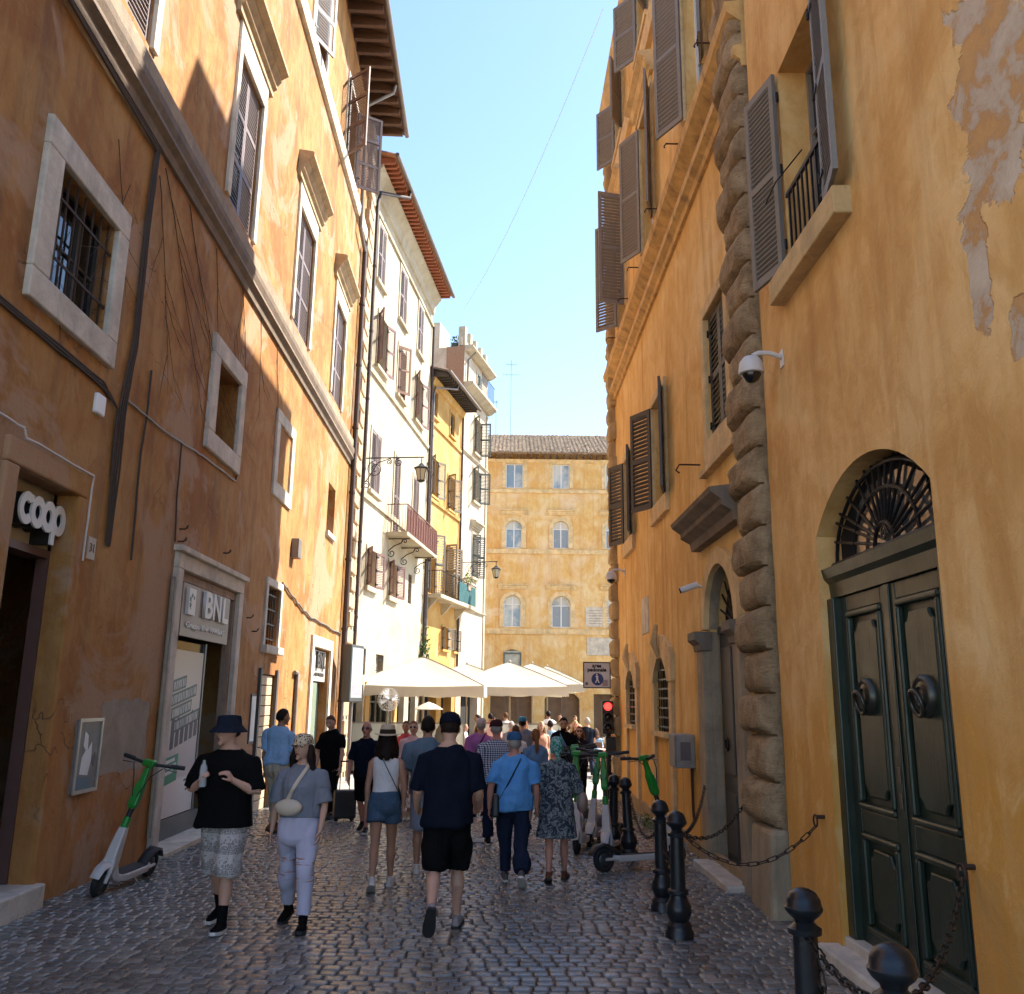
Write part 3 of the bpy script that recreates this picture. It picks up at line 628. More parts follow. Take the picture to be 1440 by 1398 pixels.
def right_house():
    D = (-2.78, -1.32)
    ups = [(-3.0, -1.8), (-7.0, -5.8), (-10.5, -9.35)]
    ops = [(D[0], D[1], -0.6, 3.42, 0.73, 0.24), (-6.72, -5.45, 1.32, 2.52, 0.42, 0.10), (-10.05, -8.9, 1.35, 2.42, 0.38, 0.10), (-2.33, -1.28, 5.04, 6.72, 0, 0.2), (-6.4, -5.3, 5.05, 6.85, 0, 0.25), (-9.95, -8.95, 5.05, 6.8, 0, 0.25)]
    for a, b in ups: ops += [(a, b, 10.2, 12.9, 0, 0.25), (a, b, 14.5, 16.1, 0, 0.25)]
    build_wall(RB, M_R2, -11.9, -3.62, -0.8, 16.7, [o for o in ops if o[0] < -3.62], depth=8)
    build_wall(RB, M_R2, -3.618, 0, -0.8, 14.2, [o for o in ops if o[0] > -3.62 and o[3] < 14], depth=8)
    MB().box(-8.4, -5.4, 0.02, 3.0, 16.7, 19.9).build('shadow_block', M_R2, RB); MB().box(-5.398, -3.64, 0.02, 3.0, 16.7, 18.6).build('shadow_block', M_R2, RB); MB().box(-3.6, -1.2, 0.02, 3.0, 14.2, 17.8).build('shadow_block', M_R2, RB); MB().box(-7.9, -7.2, 0.3, 1.2, 19.9, 21.0).build('chimney', M_R2, RB)  # unseen roof blocks added to shade the orange wall; chimney gives a peak
    # two-part string course
    MB().sweepx([(0.02, 8.72), (-0.05, 8.72), (-0.07, 8.80), (-0.15, 8.86), (-0.15, 8.97), (-0.04, 9.0), (-0.04, 9.3), (-0.10, 9.34), (-0.20, 9.42), (-0.22, 9.55), (0.02, 9.58)], -12.0, 0.02).build('string_course', stone('ochre_course', (0.58, 0.36, 0.135), streaky=0.6, dark=(0.12, 0.08, 0.05)), RB)
    MB().sweepx([(0.02, 13.7), (-0.10, 13.72), (-0.14, 13.9), (-0.14, 14.05), (0.02, 14.08)], -12.0, 0.02).build('string_course', M_TRIM, RB)
    MB().sweepx([(0.02, 16.35), (-0.12, 16.4), (-0.28, 16.62), (-0.28, 16.7), (0.02, 16.7)], -12.1, -3.64).build('top_cornice', M_TRIM, RB)
    # near corner: rusticated blocks
    z = 0.67; k = 0
    MB().hexa([(-0.84, -0.17, -0.7), (0.06, -0.22, -0.7), (0.06, 0.05, -0.7), (-0.84, 0.05, -0.7), (-0.80, -0.12, 0.64), (0.03, -0.17, 0.66), (0.03, 0.05, 0.66), (-0.80, 0.05, 0.64)]).build('corner_plinth', stone('plinth_stone', (0.33, 0.26, 0.17), streaky=0.4), RB, bevel=0.05)
    while z < 13.7:
        w = 0.92 if k % 2 == 0 else 0.76; h = 0.405 + 0.02*math.sin(k*2.1)
        quoin_stone(RB, M_Q, -w, 0.02, z+0.004, z+h-0.012, 0.20 if k % 2 == 0 else 0.165, k); z += h; k += 1
    MB().box(-0.72, 0.0, -0.045, 0.02, 0.66, 13.7).build('corner_pilaster', M_Q, RB)
    z = -0.2; k = 0
    while z < 16.1:
        w = 0.62 if k % 2 else 0.45; h = 0.42
        quoin_stone(RB, stone('ochre_block', (0.42, 0.29, 0.14), streaky=0.35, bump=0.8), -11.93, -11.93+w, z+0.004, z+h-0.01, 0.17, 100+k); z += h; k += 1
    # first-floor windows with shutters
    shutter_pair(RB, M_SH_DARK, -2.33, -1.28, 5.05, 6.71, 0, 0, y=0.05, rails=1)
    back_panel(RB, M_BLACK, -2.33, -1.28, 5.04, 6.72, 0.19)
    surround(RB, M_TRIM, -2.33, -1.28, 5.04, 6.72, 0.17, 0.05, sill=0.34, sill_out=0.06)
    MB().box(-2.62, -0.98, -0.10, 0.02, 4.62, 4.695).build('sill', M_TRIM, RB)
    for (a, b, z0, z1, aL, aR) in ((-6.4, -5.3, 5.05, 6.85, 150, 166), (-9.95, -8.95, 5.05, 6.8, 150, 166)):
        surround(RB, M_TRIM, a, b, z0, z1, 0.15, 0.05, sill=0.3, sill_out=0.07)
        shutter_pair(RB, M_SH_DARK, a, b, z0, z1, aL, aR, y=-0.06); pane(RB, a, b, z0, z1, 0.2)
    for i, (a, b) in enumerate(ups):
        surround(RB, M_TRIM, a, b, 10.2, 12.9, 0.16, 0.05, sill=0.0)
        hood(RB, M_TRIM, a-0.3, b+0.3, 13.08, 0.28, 0.4)
        pane(RB, a, b, 10.2, 12.9, 0.2)
        shutter_pair(RB, M_SH_GREY, a, b, 10.22, 12.88, (150, 150, 130)[i], (165, 164, 104)[i], y=-0.06, rails=1)
        if i: surround(RB, M_TRIM, a, b, 14.5, 16.1, 0.13, 0.04); pane(RB, a, b, 14.5, 16.1, 0.2); shutter_pair(RB, M_SH_GREY, a, b, 14.52, 16.08, 140, 150, y=-0.06)
        for x in (a-0.5, b+0.45): MB().tube([(x, 0, 10.15), (x, -0.22, 10.15), (x, -0.25, 10.1), (x+0.03, -0.25, 10.06)], 0.012, 6).build('shutter_hook', M_RUST, RB)
    MB().tube([(-2.95, 0, 4.9), (-2.95, -0.28, 4.9), (-2.95, -0.33, 4.82), (-2.95, -0.28, 4.78)], 0.012, 6).build('shutter_hook', M_RUST, RB)
    # arched doorway with imposts and a moulded hood
    dk = stone('door_stone', (0.30, 0.235, 0.16), streaky=0.5)
    for x0, x1 in ((D[0]-0.34, D[0]), (D[1], D[1]+0.30)):
        MB().box(x0, x1, -0.10, 0.02, -0.6, 2.42).build('jamb', dk, RB, bevel=0.012)
        MB().sweepx([(0.02, 2.424), (-0.12, 2.424), (-0.13, 2.50), (-0.20, 2.56), (-0.20, 2.66), (0.02, 2.66)], x0-0.05, x1+0.04).build('impost', stone('impost_stone', (0.17, 0.14, 0.11), streaky=0.5), RB)
    outer = arch_pts(D[0]-0.2, D[1]+0.2, 2.69, 0.93, 18); inner = arch_pts(D[0], D[1], 2.69, 0.73, 18)
    mb = MB(); rings = [[(p[0], -0.07, p[1]), (q[0], -0.07, q[1]), (q[0], 0.02, q[1]), (p[0], 0.02, p[1])] for p, q in zip(outer, inner)]
    mb.loft(rings); mb.build('arch_moulding', M_TRIM, RB)
    hm = stone('hood_stone', (0.20, 0.15, 0.11), streaky=0.6)
    hz = 3.74
    MB().sweepx([(0.02, hz), (-0.12, hz), (-0.14, hz+0.10), (-0.26, hz+0.17), (-0.26, hz+0.23), (-0.37, hz+0.31), (-0.39, hz+0.36), (0.02, hz+0.42)], D[0]-0.35, D[1]+0.42).build('door_hood', hm, RB)
    MB().box(D[0]+0.001, D[0]+0.02, -0.002, 0.11, -0.6, 2.66).build('jamb_lining', dk, RB)
    ia = arch_pts(D[0]+0.003, D[1]-0.003, 2.69, 0.727, 18); ib = arch_pts(D[0]+0.02, D[1]-0.02, 2.69, 0.71, 18)
    MB().loft([[(p[0], -0.002, p[1]), (q[0], -0.002, q[1]), (q[0], 0.11, q[1]), (p[0], 0.11, p[1])] for p, q in zip(ia, ib)]).build('arch_lining', dk, RB)
    lf = simple('old_door', (0.05, 0.05, 0.045), 0.5, var=0.3)
    for a, b in ((D[0]+0.02, -2.06), (-2.04, D[1]-0.02)):
        d = MB().box(a, b, 0.12, 0.18, -0.2, 2.62).build('door_leaf', lf, RB, bevel=0.01)
        for z0, z1 in ((0.05, 0.75), (0.95, 2.45)): MB().box(a+0.1, b-0.1, 0.095, 0.122, z0, z1).build('door_panel', lf, d, bevel=0.02)
        MB().tube([(a+0.35 + 0.07*math.cos(t*math.pi/8), 0.075, 1.3 + 0.07*math.sin(t*math.pi/8)) for t in range(16)], 0.014, 6, closed=True).build('ring_knocker', M_IRON, d)
    MB().box(D[0], D[1], 0.10, 0.2, 2.624, 2.72).build('transom', lf, RB)
    back_panel(RB, M_BLACK, D[0], D[1], 2.6, 3.42, 0.215)
    mb = MB(); cx = sum(D)/2
    for i in range(1, 10):
        a = math.pi*i/10; mb.tube([(cx+0.12*math.cos(a), 0.14, 2.73+0.12*math.sin(a)), (cx+0.7*math.cos(a), 0.14, 2.73+0.66*math.sin(a))], 0.012, 6)
    for r in (0.14, 0.4): mb.tube([(cx+r*math.cos(math.pi*i/16), 0.14, 2.73+r*math.sin(math.pi*i/16)) for i in range(17)], 0.012, 6)
    mb.build('fanlight_grille', M_IRON, RB)
    MB().box(D[0]-0.1, D[1]+0.1, -0.28, 0.3, -0.6, -0.06).build('door_step', M_STONE, RB, bevel=0.015)
    # arched barred windows with eared surrounds running to the ground
    for (a, b, z0, z1, rise) in ((-6.72, -5.45, 1.32, 2.52, 0.42), (-10.05, -8.9, 1.35, 2.42, 0.38)):
        w = 0.26
        o = MB(); o.box(a-w, a-0.02, -0.05, 0.02, -0.5, z1-rise); o.box(b+0.02, b+w, -0.05, 0.02, -0.5, z1-rise); o.build('window_jamb', M_TRIM, RB)
        ap = arch_pts(a, b, z1-rise, rise, 14)
        poly = [(a-w-0.1, z1-rise+0.002), (a-w-0.1, z1+0.02), (a-w+0.02, z1+0.02), (a-w+0.02, z1+0.1), ((a+b)/2-0.18, z1+0.33), ((a+b)/2+0.18, z1+0.33), (b+w-0.02, z1+0.1), (b+w-0.02, z1+0.02), (b+w+0.1, z1+0.02), (b+w+0.1, z1-rise+0.002)]
        mb = MB()
        pts_out = [poly[0], poly[1], poly[2], poly[3], poly[4], poly[5], poly[6], poly[7], poly[8], poly[9]]
        idx = [0, 0, 1, 2, 5, 9, 12, 13, 14, 14]
        rings = [[(p[0], -0.07, p[1]), (ap[i][0], -0.07, ap[i][1]), (ap[i][0], 0.02, ap[i][1]), (p[0], 0.02, p[1])] for p, i in zip(pts_out, idx)]
        mb.loft(rings); mb.build('window_head', M_TRIM, RB)
        MB().tube([((a+b)/2, -0.07, z1-0.02), ((a+b)/2, -0.15, z1+0.2), ((a+b)/2, -0.1, z1+0.5)], [0.035, 0.06, 0.03], 8).build('keystone', M_TRIM, RB, smooth=50)
        grille(RB, M_IRON, a, b, z0, z1, 6, 8, y=0.02, r=0.010); back_panel(RB, M_BLACK, a, b, z0, z1, 0.095)
        MB().box(a-0.05, b+0.05, -0.12, 0.02, z0-0.07, z0-0.002).build('sill', M_TRIM, RB)
    MB().box(-11.9, -0.88, -0.05, 0.02, -0.6, 0.03).build('wall_plinth', stone('low_plinth', (0.34, 0.24, 0.13), streaky=0.5), RB)
    MB().box(-8.05, -7.35, -0.02, 0.01, 3.0, 3.65).build('wall_plaque', M_STONE_P, RB)
    cable(RB, [(-3.95, -0.03, 0.93), (-3.95, -0.03, 0.4), (-3.9, -0.03, 0.25)], 0.02, M_RUST)
right_house()
# ------------------------------------------------------------------ right, near: house with the great green door
RN = empty('near_ochre_building', *frame_of((2.53, 8.5), (0.01, -1)), label='ochre building with peeling plaster and a great dark green double door', cat='building')
def near_house():
    D0, D1 = 1.20, 3.22; wx0, wx1 = 0.98, 2.04
    ops = [(D0, D1, -0.6, 3.56, 0.42, 0.22), (wx0, wx1, 5.66, 7.78, 0, 0.36), (5.2, 6.4, 5.66, 7.78, 0, 0.36)]
    build_wall(RN, M_R1, 0.02, 7.0, -0.8, 11.6, ops, depth=8)
    # window with folded-back shutters, rail and sloping sill
    MB().box(0.76, 2.42, -0.14, 0.02, 5.42, 5.655).build('sill', stone('ochre_sill', (0.52, 0.37, 0.18), streaky=0.3), RN, bevel=0.012)
    pane(RN, wx0, wx1, 5.66, 7.78, 0.30, 1, 2, M_SH_GREY)
    gm = louvre_paint('pale_grey_shutter', (0.165, 0.155, 0.14))
    shutter(RN, gm, wx0, -0.05, 5.70, 0.53, 2.06, -166, 36); shutter(RN, gm, wx1, -0.05, 5.70, 0.53, 2.06, 180+168, 36)
    mb = MB()
    mb.box(wx0, wx1, 0.0, 0.03, 6.42, 6.46)
    for i in range(9): x = wx0 + (wx1-wx0)*(i+0.5)/9; mb.box(x-0.009, x+0.009, 0.005, 0.023, 5.66, 6.42)
    mb.build('window_rail', M_IRON, RN)
    MB().tube([(wx0-0.15, -0.14, 6.45), (wx0+0.1, -0.12, 6.52), (wx0+0.55, -0.02, 6.56)], 0.007, 6).build('shutter_stay', M_IRON, RN)
    shutter_pair(RN, gm, 5.2, 6.4, 5.68, 7.76, 0, 0, y=0.05)
    back_panel(RN, M_BLACK, 5.2, 6.4, 5.6, 7.8, .34)
    # double door
    t = NT('dark_green_paint'); n1 = t.noise(2.2, 6, 0.6, sc=(2, 2, 0.5))
    c = t.ramp(n1, [(0.3, (0.009, 0.017, 0.011)), (0.6, (0.022, 0.034, 0.022)), (0.8, (0.052, 0.066, 0.044))]); t.bump(t.noise(14, 6, 0.7, sc=(3, 3, 0.4)), 0.25, 0.01)
    GD = t.out(c, t.math('MULTIPLY_ADD', t.noise(5, 5), 0.25, 0.26), 0.5); Y = 0.15
    for q0, q1 in ((D0, D0+0.13), (D1-0.13, D1)): MB().box(q0, q1, Y-0.10, Y+0.06, -0.2, 2.62).build('door_post', GD, RN, bevel=0.012)
    MB().sweepx([(Y+0.06, 2.624), (Y-0.06, 2.624), (Y-0.07, 2.74), (Y-0.11, 2.78), (Y-0.13, 2.86), (Y+0.06, 2.88)], D0, D1).build('transom', GD, RN)
    mid = (D0+D1)/2
    for s_, (a, b) in enumerate(((D0+0.132, mid-0.004), (mid+0.004, D1-0.132))):
        leaf = MB().box(a, b, Y, Y+0.05, 0.02, 2.62).build('door_leaf', GD, RN)
        st = MB(); w = 0.12
        st.box(a, a+w, Y-0.035, Y-0.001, 0.02, 2.62); st.box(b-w, b, Y-0.035, Y-0.001, 0.02, 2.62)
        for z0, z1 in ((0.02, 0.16), (0.86, 1.02), (2.50, 2.62)): st.box(a+w+0.001, b-w-0.001, Y-0.033, Y-0.001, z0, z1)
        st.build('door_rail', GD, leaf, bevel=0.008)
        for z0, z1 in ((0.16, 0.86), (1.02, 2.50)):
            x0, x1 = a+w+0.004, b-w-0.004
            m2 = MB()
            for (q0, q1, r0, r1) in ((x0, x1, z0+0.004, z0+0.05), (x0, x1, z1-0.05, z1-0.004), (x0, x0+0.046, z0+0.052, z1-0.052), (x1-0.046, x1, z0+0.052, z1-0.052)): m2.box(q0, q1, Y-0.055, Y-0.001, r0, r1)
            m2.build('panel_moulding', GD, leaf, bevel=0.016)
            c0, c1, d0, d1, k = x0+0.10, x1-0.10, z0+0.10, z1-0.10, 0.07
            ks = lambda cx_, cz_, a0: [(cx_ + k*math.cos(a0+math.pi/2*i/5), cz_ + k*math.sin(a0+math.pi/2*i/5)) for i in range(6)]
            poly = ks(c0, d0, math.pi/2)[::-1][0:0]
            poly = list(reversed(ks(c0, d0, 0))) + list(reversed(ks(c1, d0, math.pi/2))) + list(reversed(ks(c1, d1, math.pi))) + list(reversed(ks(c0, d1, 1.5*math.pi)))
            MB().prism(poly, Y-0.035, Y-0.001).build('raised_panel', GD, leaf, bevel=0.014)
        # ring knocker on round boss
        kx, kz = (a+b)/2 + (-0.02 if s_ == 0 else 0.02), 1.84
        rk = MB()
        rot = Matrix.Rotation(R(90), 4, 'X')
        prof = [(0.001, 0.03), (0.05, 0.035), (0.06, 0.05), (0.09, 0.035), (0.115, 0.045), (0.135, 0.03), (0.14, 0.0)]
        rk.v = []; MBp = MB().lathe(prof, 24); MBp.v = [(kx + x, Y-0.034 - z, kz + y) for x, y, z in MBp.v]
        kn = MBp.build('knocker_boss', simple('bronze_green', (0.06, 0.06, 0.05), 0.35, 0.7, var=.3), leaf, smooth=45)
        MB().tube([(kx + 0.075*math.sin(2*math.pi*i/20), Y-0.105-0.02*math.cos(2*math.pi*i/20), kz-0.045 + 0.08*math.cos(2*math.pi*i/20)) for i in range(20)], 0.015, 8, closed=True).build('knocker_ring', simple('bronze_green', (0.06, 0.06, 0.05), 0.35, 0.7), leaf, smooth=80)
    mb = MB(); mb.box(mid-0.05, mid+0.05, Y-0.05, Y-0.036, 0.02, 2.62); mb.build('astragal', GD, RN, bevel=0.01)
    for z in (1.15, 1.32): MB().box(mid-0.02, mid+0.02, Y-0.058, Y-0.05, z-0.05, z+0.05).build('lock_plate', simple('worn_brass', (0.14, 0.11, 0.08), 0.4, 0.8), RN, bevel=0.004)
    # fanlight: iron rays before bright glass
    back_panel(RN, M_BLACK, D0, D1, 2.85, 3.56, Y+0.055)
    t = NT('fanlight_glass'); t.out((0.30, 0.30, 0.28), 0.08, 0.6)
    mb = MB(); cz = 2.90
    for i in range(0, 17):
        a = math.pi*i/16; r1 = min(0.98, 0.62/max(math.sin(a), 1e-3)) if abs(math.cos(a)) < 0.8 else 0.95
        r1 = min(r1, 0.96)
        ex, ez = mid + r1*math.cos(a), cz + min(r1*math.sin(a), 0.2 + 0.42*(1-(math.cos(a)*r1/1.01)**2) + 0.03)
        mb.tube([(mid+0.17*math.cos(a), Y-0.02, cz+0.17*math.sin(a)), (ex, Y-0.02, ez)], 0.013, 6)
    for rx, rz in ((0.17, 0.17), (0.55, 0.42), (0.92, 0.60)): mb.tube([(mid+rx*math.cos(math.pi*i/24), Y-0.02, cz+rz*math.sin(math.pi*i/24)) for i in range(25)], 0.016, 6)
    mb.tube([(D0, Y-0.02, cz), (D1, Y-0.02, cz)], 0.02, 6)
    mb.tube([(mid + p[0], Y-0.02, cz + 0.02 + p[1]) for p in scroll((0, 0.07), 0.06, 1.6)], 0.008, 5)
    mb.build('fanlight_grille', M_IRON, RN)
    gl = MB().prism([(D0+0.3, 2.885), (D1-0.3, 2.885), (D1-0.45, 3.3), (mid+0.3, 3.42), (mid-0.3, 3.42), (D0+0.45, 3.3)], Y+0.03, Y+0.04).build('fanlight_pane', glassy('fan_glass', (0.10, 0.10, 0.095), 0.05), RN)
    MB().box(D0-0.12, D1+0.12, -0.16, 0.4, -0.6, -0.0).build('door_step', M_STONE, RN, bevel=0.02)
    MB().box(D0-0.02, D1+0.02, 0.02, 0.2, -0.1, 0.075).build('threshold', M_STONE, RN, bevel=0.012)
near_house()
# ------------------------------------------------------------------ white house
WH = empty('white_house', *frame_of((-4.7, 26.0), (0.115, 1)), label='tall cream white house with brown shutters and small iron balcony', cat='building')
M_WHP = plaster('cream_plaster', (0.42, 0.36, 0.255), (0.355, 0.29, 0.20), (0.47, 0.42, 0.32), (0.45, 0.405, 0.33), streak=0.10, patch=(0.6, 0.75), crack=0.2, seed=2.2, dirt=(0.45, 0.36, 0.25))
M_SH_RED = louvre_paint('red_brown_shutter', (0.155, 0.075, 0.06)); M_SH_ORG = louvre_paint('orange_brown_shutter', (0.22, 0.11, 0.06))
def white_house():
    w3 = [(1.1, 2.0), (4.2, 5.25), (7.3, 8.2)]; w2 = [(1.55, 2.6), (4.35, 5.45), (7.3, 8.4)]; w0 = [(1.55, 2.5), (4.35, 5.35)]
    w1 = [(1.4, 2.55, 8.25), (4.5, 5.35, 7.35), (7.5, 8.5, 7.35)]
    ops = [(a, b, 15.35, 17.4, 0, 0.2) for a, b in w3] + [(a, b, 12.5, 14.35, 0, 0.2) for a, b in w2] + [(a, b, z, 10.25, 0, 0.2) for a, b, z in w1] + [(a, b, 5.22, 6.4, 0, 0.2) for a, b in w0]
    ops += [(7.35, 7.95, 5.3, 6.4, 0, 0.2), (0.9, 2.0, 2.5, 3.3, 0, 0.2), (3.2, 4.2, 2.5, 3.2, 0, 0.2), (0.6, 1.9, -0.8, 2.2, 0, 0.5), (2.6, 5.6, -0.8, 2.2, 0, 0.5), (6.2, 7.4, -0.8, 2.2, 0, 0.5), (8.1, 9.3, -0.8, 2.2, 0, 0.5)]
    build_wall(WH, M_WHP, 0.02, 10.1, -1.2, 18.9, ops, depth=8)
    for k, (a, b) in enumerate(w3): surround(WH, M_WHP, a, b, 15.35, 17.4, 0.12, 0.04); shutter_pair(WH, M_SH_BROWN, a, b, 15.36, 17.39, 3, 2, y=0.0, n=26); back_panel(WH, M_BLACK, a, b, 15.3, 17.4, 0.19)
    for k, (a, b) in enumerate(w2): surround(WH, M_WHP, a, b, 12.5, 14.35, 0.12, 0.04); shutter_pair(WH, (M_SH_RED, M_SH_ORG, M_SH_RED)[k], a, b, 12.52, 14.33, (150, 40, 155)[k], (162, 12, 160)[k], y=-0.05, n=26); back_panel(WH, M_BLACK, a, b, 12.5, 14.35, 0.19)
    for k, (a, b, z) in enumerate(w1): surround(WH, M_WHP, a, b, z, 10.25, 0.12, 0.04, sill=0.12 if k == 0 else 0); shutter_pair(WH, M_SH_BROWN, a, b, z+0.01, 10.24, 2, 4, y=0.0, n=30); back_panel(WH, M_BLACK, a, b, z, 10.25, 0.19)
    for k, (a, b) in enumerate(w0): surround(WH, M_WHP, a, b, 5.22, 6.4, 0.12, 0.04, sill=0.16); shutter_pair(WH, M_SH_RED, a, b, 5.23, 6.39, 150, 158, y=-0.05, n=18); back_panel(WH, simple('dark_red_room', (0.12, 0.04, 0.02), 0.6), a, b, 5.22, 6.4, 0.19)
    grille(WH, M_RUST, 7.35, 7.95, 5.3, 6.4, 4, 5, y=0.03); back_panel(WH, M_WHP, 7.35, 7.95, 5.3, 6.4, 0.19)
    for a, b, z0, z1 in ((0.9, 2.0, 2.5, 3.3), (3.2, 4.2, 2.5, 3.2)): grille(WH, M_IRON, a, b, z0, z1, 7, 2, y=0.03); back_panel(WH, M_STONE_P, a, b, z0, z1, 0.19)
    for a, b in ((0.6, 1.9), (2.6, 5.6), (6.2, 7.4), (8.1, 9.3)):
        back_panel(WH, M_BLACK, a, b, -0.8, 2.2, 0.48); n = max(2, int((b-a)/0.6))
        f = MB()
        for i in range(n+1): x = a + (b-a-0.06)*i/n; f.box(x, x+0.06, 0.2, 0.26, -0.8, 2.2)
        f.box(a, b, 0.19, 0.27, 1.65, 1.72); f.build('shop_front', simple('green_shopfront', (0.03, 0.035, 0.03), 0.5), WH)
        MB().box(a, b, 0.265, 0.27, -0.7, 2.2).build('pane', M_GLASS, WH)
    MB().box(5.7, 6.15, -0.05, 0.02, -0.8, 2.3).build('pilaster', simple('ochre_post', (0.42, 0.25, 0.08), 0.8), WH); MB().box(2.05, 2.5, -0.05, 0.02, -0.8, 2.3).build('pilaster', simple('ochre_post', (0.42, 0.25, 0.08), 0.8), WH)
    for z, h in ((12.0, 0.14), (7.85, 0.16), (17.55, 0.10)): MB().sweepx([(0.02, z), (-0.07, z), (-0.09, z+h), (0.02, z+h)], 0.02, 10.1).build('string_course', M_WHP, WH)
    MB().sweepx([(0.02, 18.1), (-0.08, 18.15), (-0.12, 18.5), (-0.35, 18.8), (-0.35, 18.9), (0.02, 18.9)], 0.02, 10.1).build('coved_cornice', M_WHP, WH)
    eaves(WH, 0.0, 10.1, 18.9, 0.75, 0.27, simple('red_rafter', (0.30, 0.10, 0.05), 0.8), M_ZINC, rw=0.10, rh=0.13, roofmat=simple('terracotta_soffit', (0.42, 0.20, 0.10), 0.85), slab=0.07)
    downpipe(WH, [(1.9, -0.82, 19.0), (1.9, -0.8, 18.75), (0.6, -0.14, 18.2), (0.42, -0.12, 17.7), (0.3, -0.1, -0.4)], 0.06, M_PIPE)
    downpipe(WH, [(9.95, -0.1, 17.5), (9.95, -0.1, 0.3)], 0.05, M_PIPE)
    # balcony on scrolled irons
    x0, x1, o, z = 3.75, 8.9, 0.75, 7.2
    b = MB().box(x0, x1, -o, 0.0, z, z+0.13).build('balcony', M_WHP, WH, bevel=0.02)
    r = MB()
    for xx, yy, zz in ((x0+0.03, -o+0.03, 0), (x1-0.03, -o+0.03, 0)): r.box(xx-0.015, xx+0.015, yy-0.015, yy+0.015, z+0.13, z+1.1)
    r.box(x0+0.045, x1-0.045, -o+0.015, -o+0.045, z+1.07, z+1.1); r.box(x0+0.016, x0+0.044, -o+0.045, 0, z+1.07, z+1.1); r.box(x1-0.044, x1-0.016, -o+0.045, 0, z+1.07, z+1.1)
    for i in range(44): xx = x0 + 0.1 + (x1-x0-0.2)*i/43; r.box(xx-0.007, xx+0.007, -o+0.022, -o+0.038, z+0.13, z+1.07)
    for i in range(7): yy = -o + 0.1 + i*0.1; r.box(x0+0.022, x0+0.038, yy-0.006, yy+0.006, z+0.13, z+1.07)
    r.build('railing', simple('brown_railing', (0.16, 0.07, 0.06), 0.6, 0.3), b)
    sl = MB()
    for i in range(56): xx = x0 + 0.08 + (x1-x0-0.16)*i/55; sl.box(xx-0.022, xx+0.022, -o+0.046, -o+0.058, z+0.2, z+1.0)
    sl.build('railing_screen', simple('red_reed_screen', (0.36, 0.20, 0.17), 0.9, var=0.4, scale=14), b)
    for xx in (x0+0.4, x0+2.3, x1-0.6):
        s = MB(); s.tube([(xx, 0, z-0.05), (xx, -o, z-0.05)], 0.022, 6)
        s.tube([(xx, -0.12 - p[0], z-0.55 + p[1]) for p in scroll((0.0, 0.0), 0.14, 1.4, start=2.2)], 0.018, 6)
        s.tube([(xx, -0.12 - 0.14*math.cos(2.2), z-0.55 + 0.14*math.sin(2.2)), (xx, -0.2, z-0.3), (xx, -0.45, z-0.2), (xx, -0.5, z-0.08)], 0.02, 6)
        s.tube([(xx, -0.58 - p[0], z-0.14 + p[1]) for p in scroll((0.0, 0.0), 0.09, 1.2, start=3.4, s=-1)], 0.016, 6)
        s.build('balcony_bracket', M_RUST, b)
white_house()
